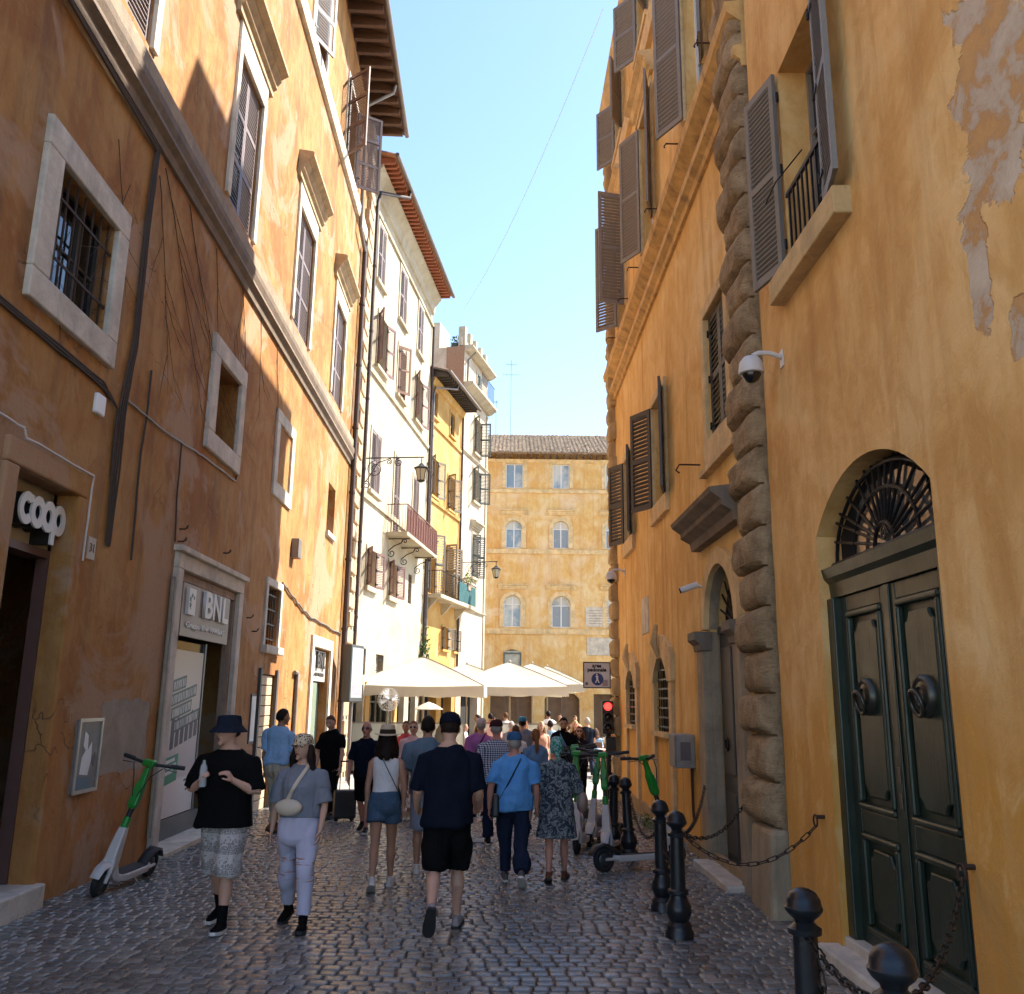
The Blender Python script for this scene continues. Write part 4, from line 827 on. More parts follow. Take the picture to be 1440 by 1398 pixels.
# ------------------------------------------------------------------ narrow yellow house
YH = empty('narrow_yellow_house', *frame_of((-3.53, 36.05), (0.215, 1)), label='narrow yellow house with grey green shutters and long balcony', cat='building')
M_YEL = plaster('yellow_plaster', (0.48, 0.28, 0.085), (0.42, 0.225, 0.065), (0.54, 0.35, 0.14), (0.70, 0.56, 0.34), streak=0.12, patch=(0.64, 0.76), crack=0.2, seed=5.5, dirt=(0.38, 0.2, 0.06))
M_SH_GG = louvre_paint('grey_green_shutter', (0.19, 0.16, 0.12)); M_SH_GRN = louvre_paint('green_grey_shutter', (0.13, 0.14, 0.12))
M_TERR = louvre_paint('teal_panel', (0.10, 0.26, 0.27))
def yellow_house():
    ws = [(0.25, 1.0, 13.65, 14.85), (3.05, 3.75, 13.6, 14.7), (0.4, 1.3, 10.2, 11.85), (3.0, 3.9, 10.15, 11.7), (0.35, 1.3, 6.1, 8.65), (2.95, 4.0, 6.1, 8.5), (2.75, 3.5, 3.9, 4.85), (4.5, 4.95, 3.9, 4.85)]
    ops = [(*w, 0, 0.2) for w in ws] + [(0.5, 2.2, -0.9, 2.1, 0, 0.4), (2.9, 4.5, -0.9, 2.1, 0, 0.4)]
    build_wall(YH, M_YEL, 0.02, 5.05, -1.2, 15.3, ops, depth=7)
    for k, (a, b, z0, z1) in enumerate(ws):
        surround(YH, M_YEL, a, b, z0, z1, 0.10, 0.035, sill=0.1 if k not in (4, 5) else 0); back_panel(YH, M_BLACK, a, b, z0, z1, 0.19)
        if k < 2: pane(YH, a, b, z0, z1, 0.1, 1, 1, M_SH_GRN)
        else: shutter_pair(YH, M_SH_GG, a, b, z0+0.01, z1-0.01, (0, 0, 145, 120, 150, 100, 150, 140)[k], (0, 0, 150, 140, 140, 140, 150, 120)[k], y=-0.05, n=20)
    for a, b in ((0.5, 2.2), (2.9, 4.5)): back_panel(YH, M_BLACK, a, b, -0.9, 2.1, 0.38)
    for z, h in ((13.25, 0.12), (9.92, 0.14)): MB().sweepx([(0.02, z), (-0.07, z), (-0.09, z+h), (0.02, z+h)], 0.02, 5.05).build('string_course', M_YEL, YH)
    MB().sweepx([(0.02, 14.95), (-0.1, 15.0), (-0.2, 15.25), (-0.2, 15.3), (0.02, 15.3)], 0.02, 5.05).build('coved_cornice', M_YEL, YH)
    eaves(YH, 0.0, 5.05, 15.3, 0.75, 0.3, simple('black_rafter', (0.05, 0.04, 0.035), 0.8), M_ZINC, roofmat=simple('dark_soffit', (0.10, 0.08, 0.07), 0.85))
    downpipe(YH, [(1.6, -0.8, 15.5), (1.5, -0.75, 15.2), (0.3, -0.12, 14.9), (0.15, -0.1, 14.5), (0.1, -0.1, 0)], 0.05, M_ZINC); downpipe(YH, [(4.98, -0.1, 15.2), (4.98, -0.1, 3)], 0.045, M_PIPE)
    x0, x1, o, z = 0.1, 5.9, 0.7, 5.82
    b = MB().box(x0, x1, -o, 0, z, z+0.16).build('balcony', M_WHP, YH, bevel=0.02); r = MB()
    r.box(x0, x1, -o, -o+0.03, z+1.1, z+1.13); r.box(x0, x0+0.03, -o+0.03, 0, z+1.1, z+1.13)
    for i in range(40): xx = x0 + (x1-x0-0.02)*i/39; r.box(xx, xx+0.014, -o+0.008, -o+0.022, z+0.16, z+1.1)
    for i in range(6): r.box(x0+0.008, x0+0.022, -o+0.1+0.1*i, -o+0.112+0.1*i, z+0.16, z+1.1)
    r.build('railing', M_IRON, b)
    MB().box(x0+2.9, x1-0.05, -o+0.035, -o+0.045, z+0.2, z+1.05).build('railing_screen', M_TERR, b)
    for xx in (x0+0.2, x0+2.4, x0+4.6): MB().box(xx, xx+0.03, -0.6, 0, z+0.16, z+2.6).build('awning_post', M_IRON, b) if False else MB().sweepx([(0, z), (-0.5, z), (-0.1, z-0.45), (0, z-0.5)], xx, xx+0.12).build('corbel', M_WHP, b)
yellow_house()
# ------------------------------------------------------------------ pale corner house with terrace
CH = empty('pale_terrace_house', *frame_of((-2.44, 41.05), (0.25, 1)), label='pale corner house with roof terrace and dark green shutters', cat='building')
M_PAL = plaster('pale_plaster', (0.52, 0.42, 0.31), (0.44, 0.34, 0.24), (0.57, 0.49, 0.39), (0.55, 0.46, 0.36), streak=0.1, patch=(0.65, 0.8), crack=0.1, seed=8.8, dirt=(0.4, 0.3, 0.2))
def pale_house():
    ws = [(2.05, 3.1, 13.95, 15.75), (2.0, 3.1, 11.45, 13.1), (2.1, 2.9, 7.65, 9.75), (2.3, 3.0, 17.0, 18.2)]
    build_wall(CH, M_PAL, 0.02, 4.4, -1.2, 18.8, [(*w, 0, 0.2) for w in ws] + [(0.8, 3.6, -1.0, 2.1, 0, 0.4)], depth=7)
    for k, (a, b, z0, z1) in enumerate(ws):
        surround(CH, M_WHP, a, b, z0, z1, 0.13, 0.04); back_panel(CH, M_BLACK, a, b, z0, z1, 0.19)
        shutter_pair(CH, M_SH_GRN, a, b, z0+0.01, z1-0.01, (140, 140, 60, 8)[k], (100, 120, 120, 5)[k], y=-0.05, n=20)
    hood(CH, M_WHP, 1.7, 3.3, 10.0, 0.3, 0.4)
    for z, h, o in ((16.6, 0.35, 0.5), (13.4, 0.14, 0.1), (18.6, 0.25, 0.45), (5.9, 0.12, 0.1)): MB().sweepx([(0.02, z), (-o*0.3, z), (-o, z+h*0.7), (-o, z+h), (0.02, z+h)], 0.02, 4.55).build('cornice', M_WHP, CH)
    MB().box(-0.02, 0.018, -0.02, 0.9, 15.4, 18.8).build('brick_return', simple('old_brick', (0.30, 0.17, 0.10), 0.9, var=0.5, scale=18, bump=0.6), CH)
    for i in range(5): MB().box(0.1+i*0.95, 0.45+i*0.95, 0.0, 0.35, 18.86, 19.9).build('parapet_pier', M_WHP, CH, bevel=0.02)
    MB().box(0.02, 4.4, 0.1, 0.2, 18.86, 19.3).build('parapet', M_PAL, CH)
    downpipe(CH, [(0.5, -0.45, 18.6), (0.4, -0.1, 18.2), (0.35, -0.1, 16.8)], 0.05, M_ZINC, clamps=False)
    r = MB()
    for i in range(14): r.tube([(1.6+i*0.17, -0.5, 17.0), (1.6+i*0.17, -0.5, 17.9)], 0.012, 5)
    r.tube([(1.5, -0.5, 17.9), (4.0, -0.5, 17.9)], 0.015, 5); r.build('terrace_rail', M_IRON, CH)
    MB().box(0.3, 1.9, 1.4, 2.2, 18.8, 20.3).build('terrace_room', M_PAL, CH)
    back_panel(CH, M_BLACK, 0.8, 3.6, -1.0, 2.1, 0.38)
    MB().box(4.2, 4.45, -0.06, 0.3, -1.0, 16.5).build('corner_pilaster', M_WHP, CH)
pale_house()
# ------------------------------------------------------------------ palace closing the square
PB = empty('yellow_palace', (-2.9, 52.0, 0), 0.0, label='yellow palace with arched windows and tiled roof closing the square', cat='building')
M_PAL2 = plaster('palace_plaster', (0.74, 0.48, 0.175), (0.68, 0.37, 0.115), (0.79, 0.59, 0.31), (0.80, 0.63, 0.42), streak=0.45, patch=(0.50, 0.68), crack=0.0, seed=3.4, dirt=(0.50, 0.20, 0.06))
def palace():
    g = 1.3
    w3 = [(-1.6, -0.55), (1.22+g, 2.26+g), (4.05+g, 5.05+g), (7.2+g, 8.2+g), (10+g, 11+g)]
    w2 = [(-1.6, -0.6), (1.26+g, 2.22+g), (4.06+g, 5.0+g), (7.2+g, 8.2+g), (10+g, 11+g)]; w1 = [(-1.6, -.6), (1.2+g, 2.2+g), (4.0+g, 5.1+g), (7.2+g, 8.2+g), (10+g, 11+g)]
    ops = [(a, b, 14.25, 15.75, 0, 0.18) for a, b in w3] + [(a, b, 10.6, 12.25, (b-a)/2, 0.18) for a, b in w2] + [(a, b, 5.95, 7.78, (b-a)/2, 0.18) for a, b in w1] + [(1.22+g, 2.24+g, 3.0, 4.66, 0.15, 0.15)]
    ops += [(-2.2, -0.4, -1.2, 2.3, 0, 0.5), (0.5+g, 2.9+g, -1.2, 2.2, 0, 0.5), (3.6+g, 5.6+g, -1.2, 2.4, 0.5, 0.5), (6.4+g, 7.6+g, -1.2, 2.2, 0, 0.5), (9+g, 11+g, -1.2, 2.2, 0, .5)]
    build_wall(PB, M_PAL2, -6, 16, -1.4, 16.54, ops, depth=9)
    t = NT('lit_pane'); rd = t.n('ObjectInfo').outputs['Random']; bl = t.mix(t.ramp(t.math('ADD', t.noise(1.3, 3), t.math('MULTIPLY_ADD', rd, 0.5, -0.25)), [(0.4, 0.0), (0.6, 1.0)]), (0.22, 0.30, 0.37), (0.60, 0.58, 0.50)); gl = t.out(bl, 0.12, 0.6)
    cream = stone('palace_trim', (0.72, 0.53, 0.28), streaky=0.2)
    for a, b in w3: surround(PB, cream, a, b, 14.25, 15.75, 0.22, 0.05, sill=0); pane(PB, a, b, 14.25, 15.75, 0.12, 1, 0, gm=gl); back_panel(PB, M_BLACK, a, b, 14.2, 15.8, 0.17)
    for ws, zs, z1 in ((w2, 10.6, 12.25), (w1, 5.95, 7.78)):
        for a, b in ws:
            rise = (b-a)/2; out_ = arch_pts(a-0.24, b+0.24, z1-rise, rise+0.24, 16); inn = arch_pts(a, b, z1-rise, rise, 16)
            m = MB().loft([[(p[0], -0.06, p[1]), (q[0], -0.06, q[1]), (q[0], 0.02, q[1]), (p[0], 0.02, p[1])] for p, q in zip([(a-0.24, zs)] + out_ + [(b+0.24, zs)], [(a, zs)] + inn + [(b, zs)])]).build('window_frame', cream, PB)
            hood(PB, cream, a-0.35, b+0.35, z1+0.35, 0.25, 0.3)
            pane(PB, a, b, zs, z1-rise, 0.12, 1, 0, gm=gl)
            mb = MB(); mb.prism(arch_pts(a, b, z1-rise, rise, 12), 0.12, 0.14); mb.build('arch_pane', gl, PB)
            MB().box((a+b)/2-0.035, (a+b)/2+0.035, 0.08, 0.118, z1-rise, z1-0.03).build('mullion', M_WHITE, PB)
            back_panel(PB, M_BLACK, a, b, zs, z1, 0.17)
    for z, h in ((13.95, 0.2), (10.25, 0.26), (5.55, 0.3)): MB().sweepx([(0.02, z), (-0.08, z), (-0.12, z+h*0.8), (-0.12, z+h), (0.02, z+h)], -6, 16).build('string_course', cream, PB)
    # niche with a picture
    MB().box(1.22+g, 2.24+g, 0.05, 0.08, 3.0, 4.6).build('niche_picture', simple('niche_print', (0.45, 0.45, 0.38), 0.5, var=0.5, scale=2.5), PB)
    surround(PB, M_SH_GRN, 1.3+g, 2.16+g, 3.05, 4.4, 0.09, 0.03, sill=0.09, name='niche_frame')
    for x0, x1, z0, z1 in ((5.95+g, 8.2+g, 6.0, 7.15), (6.02+g, 7.9+g, 4.38, 5.38)):
        p = MB().box(x0, x1, -0.05, 0.02, z0, z1).build('stone_plaque', M_STONE_P, PB, bevel=0.02)
        if z0 > 5.5:
            ln = MB()
            for k in range(6): ln.box(x0+0.2, x1-0.2, -0.053, -0.051, z1-0.22-k*0.15, z1-0.19-k*0.15)
            ln.build('carved_lines', M_STONE_D, p)
    for a, b in ((-2.2, -0.4), (0.5+g, 2.9+g), (3.6+g, 5.6+g), (6.4+g, 7.6+g), (9+g, 11+g)):
        back_panel(PB, simple('shop_wood', (0.20, 0.12, 0.065), 0.7, var=0.5, scale=2.5), a, b, -1.2, 2.4, 0.48); f = MB(); n = max(2, int((b-a)/0.7))
        for i in range(n+1): x = a + (b-a-0.08)*i/n; f.box(x, x+0.08, 0.2, 0.28, -1.2, 2.1)
        f.build('shop_front', simple('wood_front', (0.16, 0.10, 0.06), 0.6), PB)
    # roof: rows of clay tiles, eaves brackets
    rf = MB().hexa([(-6.3, -0.75, 16.2), (16.3, -0.75, 16.2), (16.3, 5.2, 19.06), (-6.3, 5.2, 19.06), (-6.3, -0.75, 16.3), (16.3, -0.75, 16.3), (16.3, 5.2, 19.16), (-6.3, 5.2, 19.16)]).build('roof', M_TILE, PB)
    mb = MB(); rn = random.Random(5)
    for i in range(92):
        x = -6.2 + i*0.245
        for k in range(14):
            y0 = -0.85 + k*0.42; z0 = 16.28 + (y0+0.75)*0.48 + rn.uniform(-0.01, 0.02); r0, r1 = 0.115, 0.09; dx = rn.uniform(-0.012, 0.012)
            mb.loft([[(x + dx + r*math.cos(math.pi*q/5), yy, zz + r*math.sin(math.pi*q/5)) for q in range(6)] for r, yy, zz in ((r0, y0, z0+0.03), (r1, y0+0.5, z0+0.22))])
    mb.build('roof_tiles', stone('palace_tile', (0.38, 0.29, 0.20), var=0.5, scale=3.5, streaky=0.5), rf, kind='stuff')
    me = MB().box(-0.05, 0.05, -0.65, 0.02, 16.02, 16.19).mesh('rafter')
    for i in range(55): link_mesh('rafter', me, M_WOODD, rf, (-6 + i*0.4, 0, 0))
    MB().sweepx([(0.02, 15.82), (-0.1, 15.85), (-0.22, 16.0), (0.02, 16.0)], -6, 16).build('top_cornice', cream, PB)
palace()
def antenna(x, y, z, h, lab, arms):
    a = empty('roof_antenna', (x, y, z), 0, lab, 'antenna')
    MB().tube([(0, 0, 0), (0, 0, h)], 0.016, 6).build('mast', M_ZINC, a)
    mb = MB()
    for zz, w in arms:
        mb.tube([(-w, 0, zz), (w, 0, zz)], 0.012, 5)
        for k in range(6): xx = -w + 2*w*k/5; mb.tube([(xx, -0.25, zz), (xx, 0.25, zz)], 0.008, 5)
    mb.build('aerial', M_ZINC, a)
antenna(-0.15, 54.5, 17.5, 5.9, 'tall thin television aerial on the tiled palace roof', [(5.6, 0.35), (4.9, 0.5)])
antenna(-1.1, 55.0, 17.8, 3.0, 'short thin aerial on the tiled palace roof', [(2.9, 0.15)])
# overhead wire
wr = MB(); A, B = Vector((2.2, 19.5, 19.2)), Vector((-2.3, 38, 19.4))
wr.tube([A.lerp(B, i/20) - Vector((0, 0, 0.7*4*(i/20)*(1-i/20))) for i in range(21)], 0.008, 5)
tag(wr.build('overhead_wire', simple('pale_wire', (0.4, 0.4, 0.4), 0.5)), 'thin overhead wire strung across the street against the sky', 'wire')
# ------------------------------------------------------------------ things on the walls
def wpt(b, x, y, z):
    "a point given in a building's own coordinates -> world"
    return Matrix.Translation(b.location) @ Matrix.Rotation(b.rotation_euler.z, 4, 'Z') @ Vector((x, y, z))
def on_wall(name, b, x, y, z, label, cat, group=None):
    return empty(name, wpt(b, x, y, z), b.rotation_euler.z, label, cat, group)
M_SIGNW = simple('sign_letter_white', (0.62, 0.60, 0.56), 0.5, var=0.05)
def ring2d(mb, cx, cz, R0, R1, y0, y1, a0=0, a1=2*math.pi, n=28, sx=1.0):
    P = [(cx + R0*sx*math.cos(a0+(a1-a0)*i/n), cz + R0*math.sin(a0+(a1-a0)*i/n), cx + R1*sx*math.cos(a0+(a1-a0)*i/n), cz + R1*math.sin(a0+(a1-a0)*i/n)) for i in range(n+1)]
    full = abs(a1-a0-2*math.pi) < 1e-6
    rg = [[(a, y0, b), (c, y0, d), (c, y1, d), (a, y1, b)] for a, b, c, d in (P[:-1] if full else P)]
    mb.loft(rg, closed=full)
s = on_wall('shop_sign', LB, 2.19, 0.26, 3.43, 'white rounded letters reading coop over the dark shop entrance', 'sign')
for k, nm in enumerate(('letter_c', 'letter_o', 'letter_o', 'letter_p')):
    mb = MB(); cx = -0.315 + k*0.21
    sd = MB(); y0 = -0.215+0.003*k
    for q_, ya, yb in ((mb, y0, y0+0.02), (sd, y0+0.021, -0.004)):
        if k == 0: ring2d(q_, cx, 0, 0.150, 0.068, ya, yb, R(48), R(318), sx=0.86); q_.prism([(cx+0.055, 0.055), (cx+0.115, 0.085), (cx+0.105, 0.135), (cx+0.06, 0.14)], ya+0.001, yb-0.001)
        else: ring2d(q_, cx, 0, 0.150, 0.068, ya, yb, sx=0.86)
        if k == 3: q_.box(cx-0.125, cx-0.056, ya+0.001, yb-0.001, -0.25, -0.02)
    lt = mb.build(nm, M_SIGNW, s, smooth=35); sd.build('letter_side', simple('letter_side_black', (0.012, 0.011, 0.011), 0.5), lt, smooth=35)
def bank_sign(x, y, z, w, h, lab, parent_b=LB, pm=None, lm=None):
    lm = lm or M_SIGNW; pm = pm or simple('taupe_panel', (0.30, 0.25, 0.20), 0.5, var=0.06)
    s = on_wall('bank_sign', parent_b, x, y, z, lab, 'sign')
    MB().box(-w/2, w/2, -0.03, 0.0, -h/2, h/2).build('sign_panel', pm, s, bevel=0.006)
    q = h*0.5; zc = h*0.16
    e = MB().box(-w*0.44, -w*0.44+q*0.78, -0.075, -0.03, zc-q/2, zc+q/2).build('emblem_square', M_SIGNW, s)
    cx = -w*0.44 + q*0.39; em = MB()                            # four winged stars curving up
    for i in range(4):
        a = R(215 - i*58); r = q*0.24; px, pz = cx + r*math.cos(a)*1.0, zc + r*math.sin(a); sz = q*(0.14 - 0.022*i)
        pts = []
        for j in range(10):
            rr = sz*(1.0 if j % 2 == 0 else 0.42)*(1.25 if j == 2 else 1.0); t = a + 2*math.pi*j/10; pts.append((px + rr*math.cos(t), pz + rr*math.sin(t)))
        em.prism(pts, -0.079, -0.074)
    em.build('emblem_stars', simple('emblem_green', (0.04, 0.10, 0.07), 0.5), s)
    [lettering('letter_' + ch.lower(), ch, h*0.72, lm, s, (w*(-0.05 + 0.185*i), -0.06, zc), depth=0.024, bold=0.014, width=w*wd) for i, (ch, wd) in enumerate((('B', 0.155), ('N', 0.17), ('L', 0.13)))]
    lettering('lettering', 'Gruppo BNP PARIBAS', h*0.15, lm, s, (-w*0.02, -0.042, -h*0.28), depth=0.01, bold=0.002, width=w*0.8)
bank_sign(7.12, 0.04, 2.94, 2.2, 0.72, 'taupe bank sign with white letters over the doorway with a poster')
bank_sign(16.05, 0.10, 2.55, 2.1, 0.74, 'small pale bank sign over the pale green glass door', pm=simple('pale_panel', (0.42, 0.38, 0.33), 0.6), lm=simple('dark_letter', (0.05, 0.045, 0.04), 0.6))
# window poster of the bank
po = on_wall('window_poster', LB, 7.08, 0.20, 1.36, 'tall white bank poster with slanted dark strips and green square', 'poster')
t = NT('poster_paper'); z = t.sep()[2]
c = t.ramp(t.math('MULTIPLY_ADD', z, 0.45, 0.5), [(0.0, (0.62, 0.60, 0.60)), (0.18, (0.62, 0.60, 0.60)), (0.20, (0.46, 0.44, 0.45)), (0.7, (0.50, 0.46, 0.44)), (1.0, (0.52, 0.43, 0.34))])
MB().box(-0.70, 0.70, -0.006, 0.0, -1.18, 1.06).build('paper', t.out(c, 0.4), po)
dk = simple('print_dark_green', (0.05, 0.09, 0.075), 0.5); gn = simple('print_green', (0.02, 0.28, 0.17), 0.5); wt = simple('print_white', (0.66, 0.66, 0.64), 0.5); gy = simple('print_grey', (0.10, 0.085, 0.09), 0.6)
def strip(x0, x1, z0, h, m, nm, y=-0.009, k=0.16): return MB().hexa([(x0, y, z0+k*x0), (x1, y, z0+k*x1), (x1, -0.0065, z0+k*x1), (x0, -0.0065, z0+k*x0), (x0, y, z0+h+k*x0), (x1, y, z0+h+k*x1), (x1, -0.0065, z0+h+k*x1), (x0, -0.0065, z0+h+k*x0)]).build(nm, m, po)
rn = random.Random(2)
for (a, b, zz) in ((-0.66, -0.05, 0.56), (-0.66, 0.42, 0.37), (-0.55, 0.25, 0.18), (-0.42, 0.62, -0.01)):
    strip(a, b, zz, 0.17, dk, 'print_strip'); mb = MB(); x = a + 0.04
    while x < b - 0.05:                                                 # lettering too blurred to read: upright strokes
        w = rn.uniform(0.012, 0.03); hh = 0.11; mb.hexa([(x, -0.011, zz+0.03+0.16*x), (x+w, -0.011, zz+0.03+0.16*(x+w)), (x+w, -0.0092, zz+0.03+0.16*(x+w)), (x, -0.0092, zz+0.03+0.16*x), (x, -0.011, zz+0.03+hh+0.16*x), (x+w, -0.011, zz+0.03+hh+0.16*(x+w)), (x+w, -0.0092, zz+0.03+hh+0.16*(x+w)), (x, -0.0092, zz+0.03+hh+0.16*x)])
        x += w + rn.uniform(0.012, 0.045)
    mb.build('print_lettering', wt, po)
strip(-0.66, -0.12, -0.70, 0.36, gn, 'print_square', k=0.1)
for k_, (a, b) in enumerate(((-0.6, -0.25), (-0.6, -0.18), (-0.6, -0.3))): strip(a, b, -0.42-k_*0.075, 0.045, wt, 'print_line', y=-0.011, k=0.1)
for k_ in range(3): strip(0.2+0.05*k_, 0.6, -0.78-k_*0.07, 0.03, gy, 'print_line', k=0.1)
for k_ in range(6):
    x = -0.5 + k_*0.19; h = rn.uniform(0.25, 0.42); zb = -0.30 + 0.05*k_*0.6
    MB().prism([(x, zb), (x+0.13, zb+0.02), (x+0.13, zb+h), (x+0.07, zb+h+0.06), (x, zb+h)], -0.009, -0.0065).build('print_house', gy, po)
# poster case by the supermarket
pc = on_wall('poster_case', LB, 3.54, 0, 1.18, 'small framed metal notice case with torn white paper on wall', 'notice board')
MB().box(-0.27, 0.27, -0.03, 0.0, -0.36, 0.36).build('case_back', simple('dirty_grey_sheet', (0.17, 0.16, 0.15), 0.5, var=0.5, scale=7), pc)
mb = MB(); mb.box(-0.28, -0.245, -0.045, -0.031, -0.37, 0.37); mb.box(0.245, 0.28, -0.045, -0.031, -0.37, 0.37); mb.box(-0.244, 0.244, -0.045, -0.031, 0.335, 0.37); mb.box(-0.244, 0.244, -0.045, -0.031, -0.37, -0.335)
mb.build('case_frame', simple('aluminium', (0.42, 0.40, 0.37), 0.4, 0.7), pc)
MB().prism([(-0.12, 0.24), (-0.04, 0.2), (-0.02, 0.05), (0.06, 0.13), (0.08, -0.05), (0.03, -0.2), (-0.16, -0.18), (-0.14, -0.02), (-0.07, 0.05), (-0.13, 0.1)], -0.034, -0.031).build('torn_paper', wt, pc)
MB().prism([(0.1, -0.02), (0.16, 0.02), (0.19, -0.03), (0.15, -0.12), (0.1, -0.08)], -0.035, -0.031).build('black_sticker', gy, pc)
MB().prism([(-0.24, -0.33), (0.1, -0.33), (0.12, -0.22), (-0.22, -0.2)], -0.0335, -0.031).build('blue_paper', simple('faded_blue', (0.10, 0.16, 0.20), 0.6), pc)
# house number
hn = on_wall('house_number', LB, 3.11, -0.016, 3.265, 'small worn stone house number reading 31 beside the shop', 'number plate')
lettering('numerals', '31', 0.13, simple('engraved', (0.14, 0.11, 0.09), 0.8), hn, (0, -0.004, 0), depth=0.003)
nb = on_wall('notice_sheet', LB, 10.0, -0.02, 1.42, 'white notice sheet in dark holder beside the plank gate', 'notice')
MB().box(-0.16, 0.16, 0, 0.02, -0.42, 0.42).build('holder', M_SH_DARK, nb); MB().box(-0.13, 0.13, -0.006, -0.001, -0.38, 0.38).build('paper', wt, nb)

# cameras on the walls
M_CAM = simple('camera_shell', (0.55, 0.54, 0.53), 0.4, var=0.06)
def dome_camera(b, x, z, lab, s=1.0):
    c = on_wall('dome_camera', b, x, 0, z, lab, 'security camera')
    MB().tube([(0, 0, 0.05), (0, -0.12*s, 0.09*s), (0, -0.22*s, 0.09*s), (0, -0.28*s, 0.06*s)], 0.024*s, 8).build('arm', M_CAM, c, smooth=60)
    MB().box(-0.05*s, 0.05*s, -0.012, 0, -0.05*s, 0.12*s).build('wall_plate', M_CAM, c, bevel=0.008)
    o = (0, -0.30*s, -0.06*s)
    MB().lathe([(0.02*s, 0.115*s), (0.07*s, 0.10*s), (0.105*s, 0.05*s), (0.118*s, -0.02*s), (0.118*s, -0.06*s), (0.10*s, -0.065*s)], 24, o).build('housing', M_CAM, c, smooth=50)
    MB().ell((0, -0.30*s, -0.125*s), (0.09*s, 0.09*s, 0.085*s), 20, 12).build('dome', glassy('black_dome', (0.01, 0.01, 0.012), 0.08), c, smooth=180)
dome_camera(RN, 0.62, 4.92, 'grey dome camera on a curved arm beside the corner stones')
dome_camera(RB, -10.3, 4.45, 'small dome camera high on the far corner of the ochre building')
c = on_wall('bullet_camera', RB, -2.98, 0, 3.25, 'small bullet camera beside the arched doorway', 'security camera')
MB().box(-0.04, 0.04, -0.02, 0, -0.06, 0.06).build('wall_plate', M_CAM, c); MB().tube([(0, -0.01, 0), (0, -0.1, 0.03)], 0.018, 8).build('arm', M_CAM, c)
MB().tube([(0.0, -0.08, 0.04), (-0.03, -0.3, -0.04)], 0.042, 12).build('barrel', M_CAM, c, smooth=50); MB().tube([(-0.031, -0.302, -0.041), (-0.034, -0.318, -0.047)], 0.036, 12).build('lens', M_GLASS, c)
mbx = on_wall('meter_box', RB, -4.05, 0, 1.14, 'grey meter box with faded sticker and hanging wire', 'meter box')
MB().box(-0.24, 0.20, -0.26, 0.0, -0.22, 0.22).build('case', simple('grey_box', (0.22, 0.20, 0.18), 0.6, var=0.4, scale=9), mbx, bevel=0.012)
MB().box(-0.22, 0.18, -0.275, -0.262, -0.20, 0.20).build('door', simple('grey_box', (0.30, 0.28, 0.26), 0.6), mbx, bevel=0.005)
MB().box(0.202, 0.205, -0.2, -0.06, -0.12, 0.12).build('sticker', gy, mbx)
# pedestrian zone sign
sg = empty('pedestrian_zone_sign', (1.95, 20.3, 2.36), 0, 'grey square sign reading area pedonale with blue disc on corner pipe', 'sign')
MB().box(-0.30, 0.30, -0.01, 0.01, -0.28, 0.28).build('plate', simple('sign_grey', (0.62, 0.58, 0.55), 0.5, var=0.1), sg, bevel=0.004)
mb = MB(); mb.box(-0.31, -0.285, -0.016, -0.011, -0.29, 0.29); mb.box(0.285, 0.31, -0.016, -0.011, -0.29, 0.29); mb.box(-0.284, 0.284, -0.016, -0.011, 0.265, 0.29); mb.box(-0.284, 0.284, -0.016, -0.011, -0.29, -0.265); mb.build('rim', M_SH_DARK, sg)
lettering('lettering', 'area', 0.12, M_BLACK, sg, (0, -0.014, 0.205), depth=0.002, bold=0.004); lettering('lettering', 'pedonale', 0.115, M_BLACK, sg, (0, -0.014, 0.115), depth=0.002, bold=0.004)
dm = MB().lathe([(0.135, 0), (0.135, 0.004)], 28); dm.v = [(x+0.01, -0.012-z, y-0.09) for x, y, z in dm.v]; dm.build('blue_disc', simple('sign_blue', (0.01, 0.03, 0.16), 0.4), sg)
pf = MB(); pf.prism([(-0.045, -0.17), (-0.01, -0.09), (-0.03, -0.02), (0.0, 0.0), (0.03, -0.03), (0.025, -0.09), (0.06, -0.17), (0.03, -0.17), (0.005, -0.115), (-0.02, -0.17)], -0.0185, -0.0165); pf.prism(arc(0.0, 0.015, 0.018, 0.018, 0, 2*math.pi, 10)[:-1], -0.0185, -0.0165); pf.build('walking_figure', wt, sg)
MB().box(-0.26, -0.2, -0.013, -0.0105, -0.22, -0.16).build('sticker', gy, sg); MB().box(0.12, 0.24, -0.0135, -0.0105, -0.24, -0.1).build('sticker', simple('pale_sticker', (0.4, 0.3, 0.3), 0.6), sg)
for zz in (0.2, -0.2): MB().tube([(0.28, 0.02, zz), (0.44, 0.02, zz)], 0.012, 6).build('bracket', M_IRON, sg)
MB().tube([(0.44, 0.02, -2.7), (0.44, 0.02, 0.5)], 0.03, 8).build('pole', M_PIPE, sg, smooth=60)
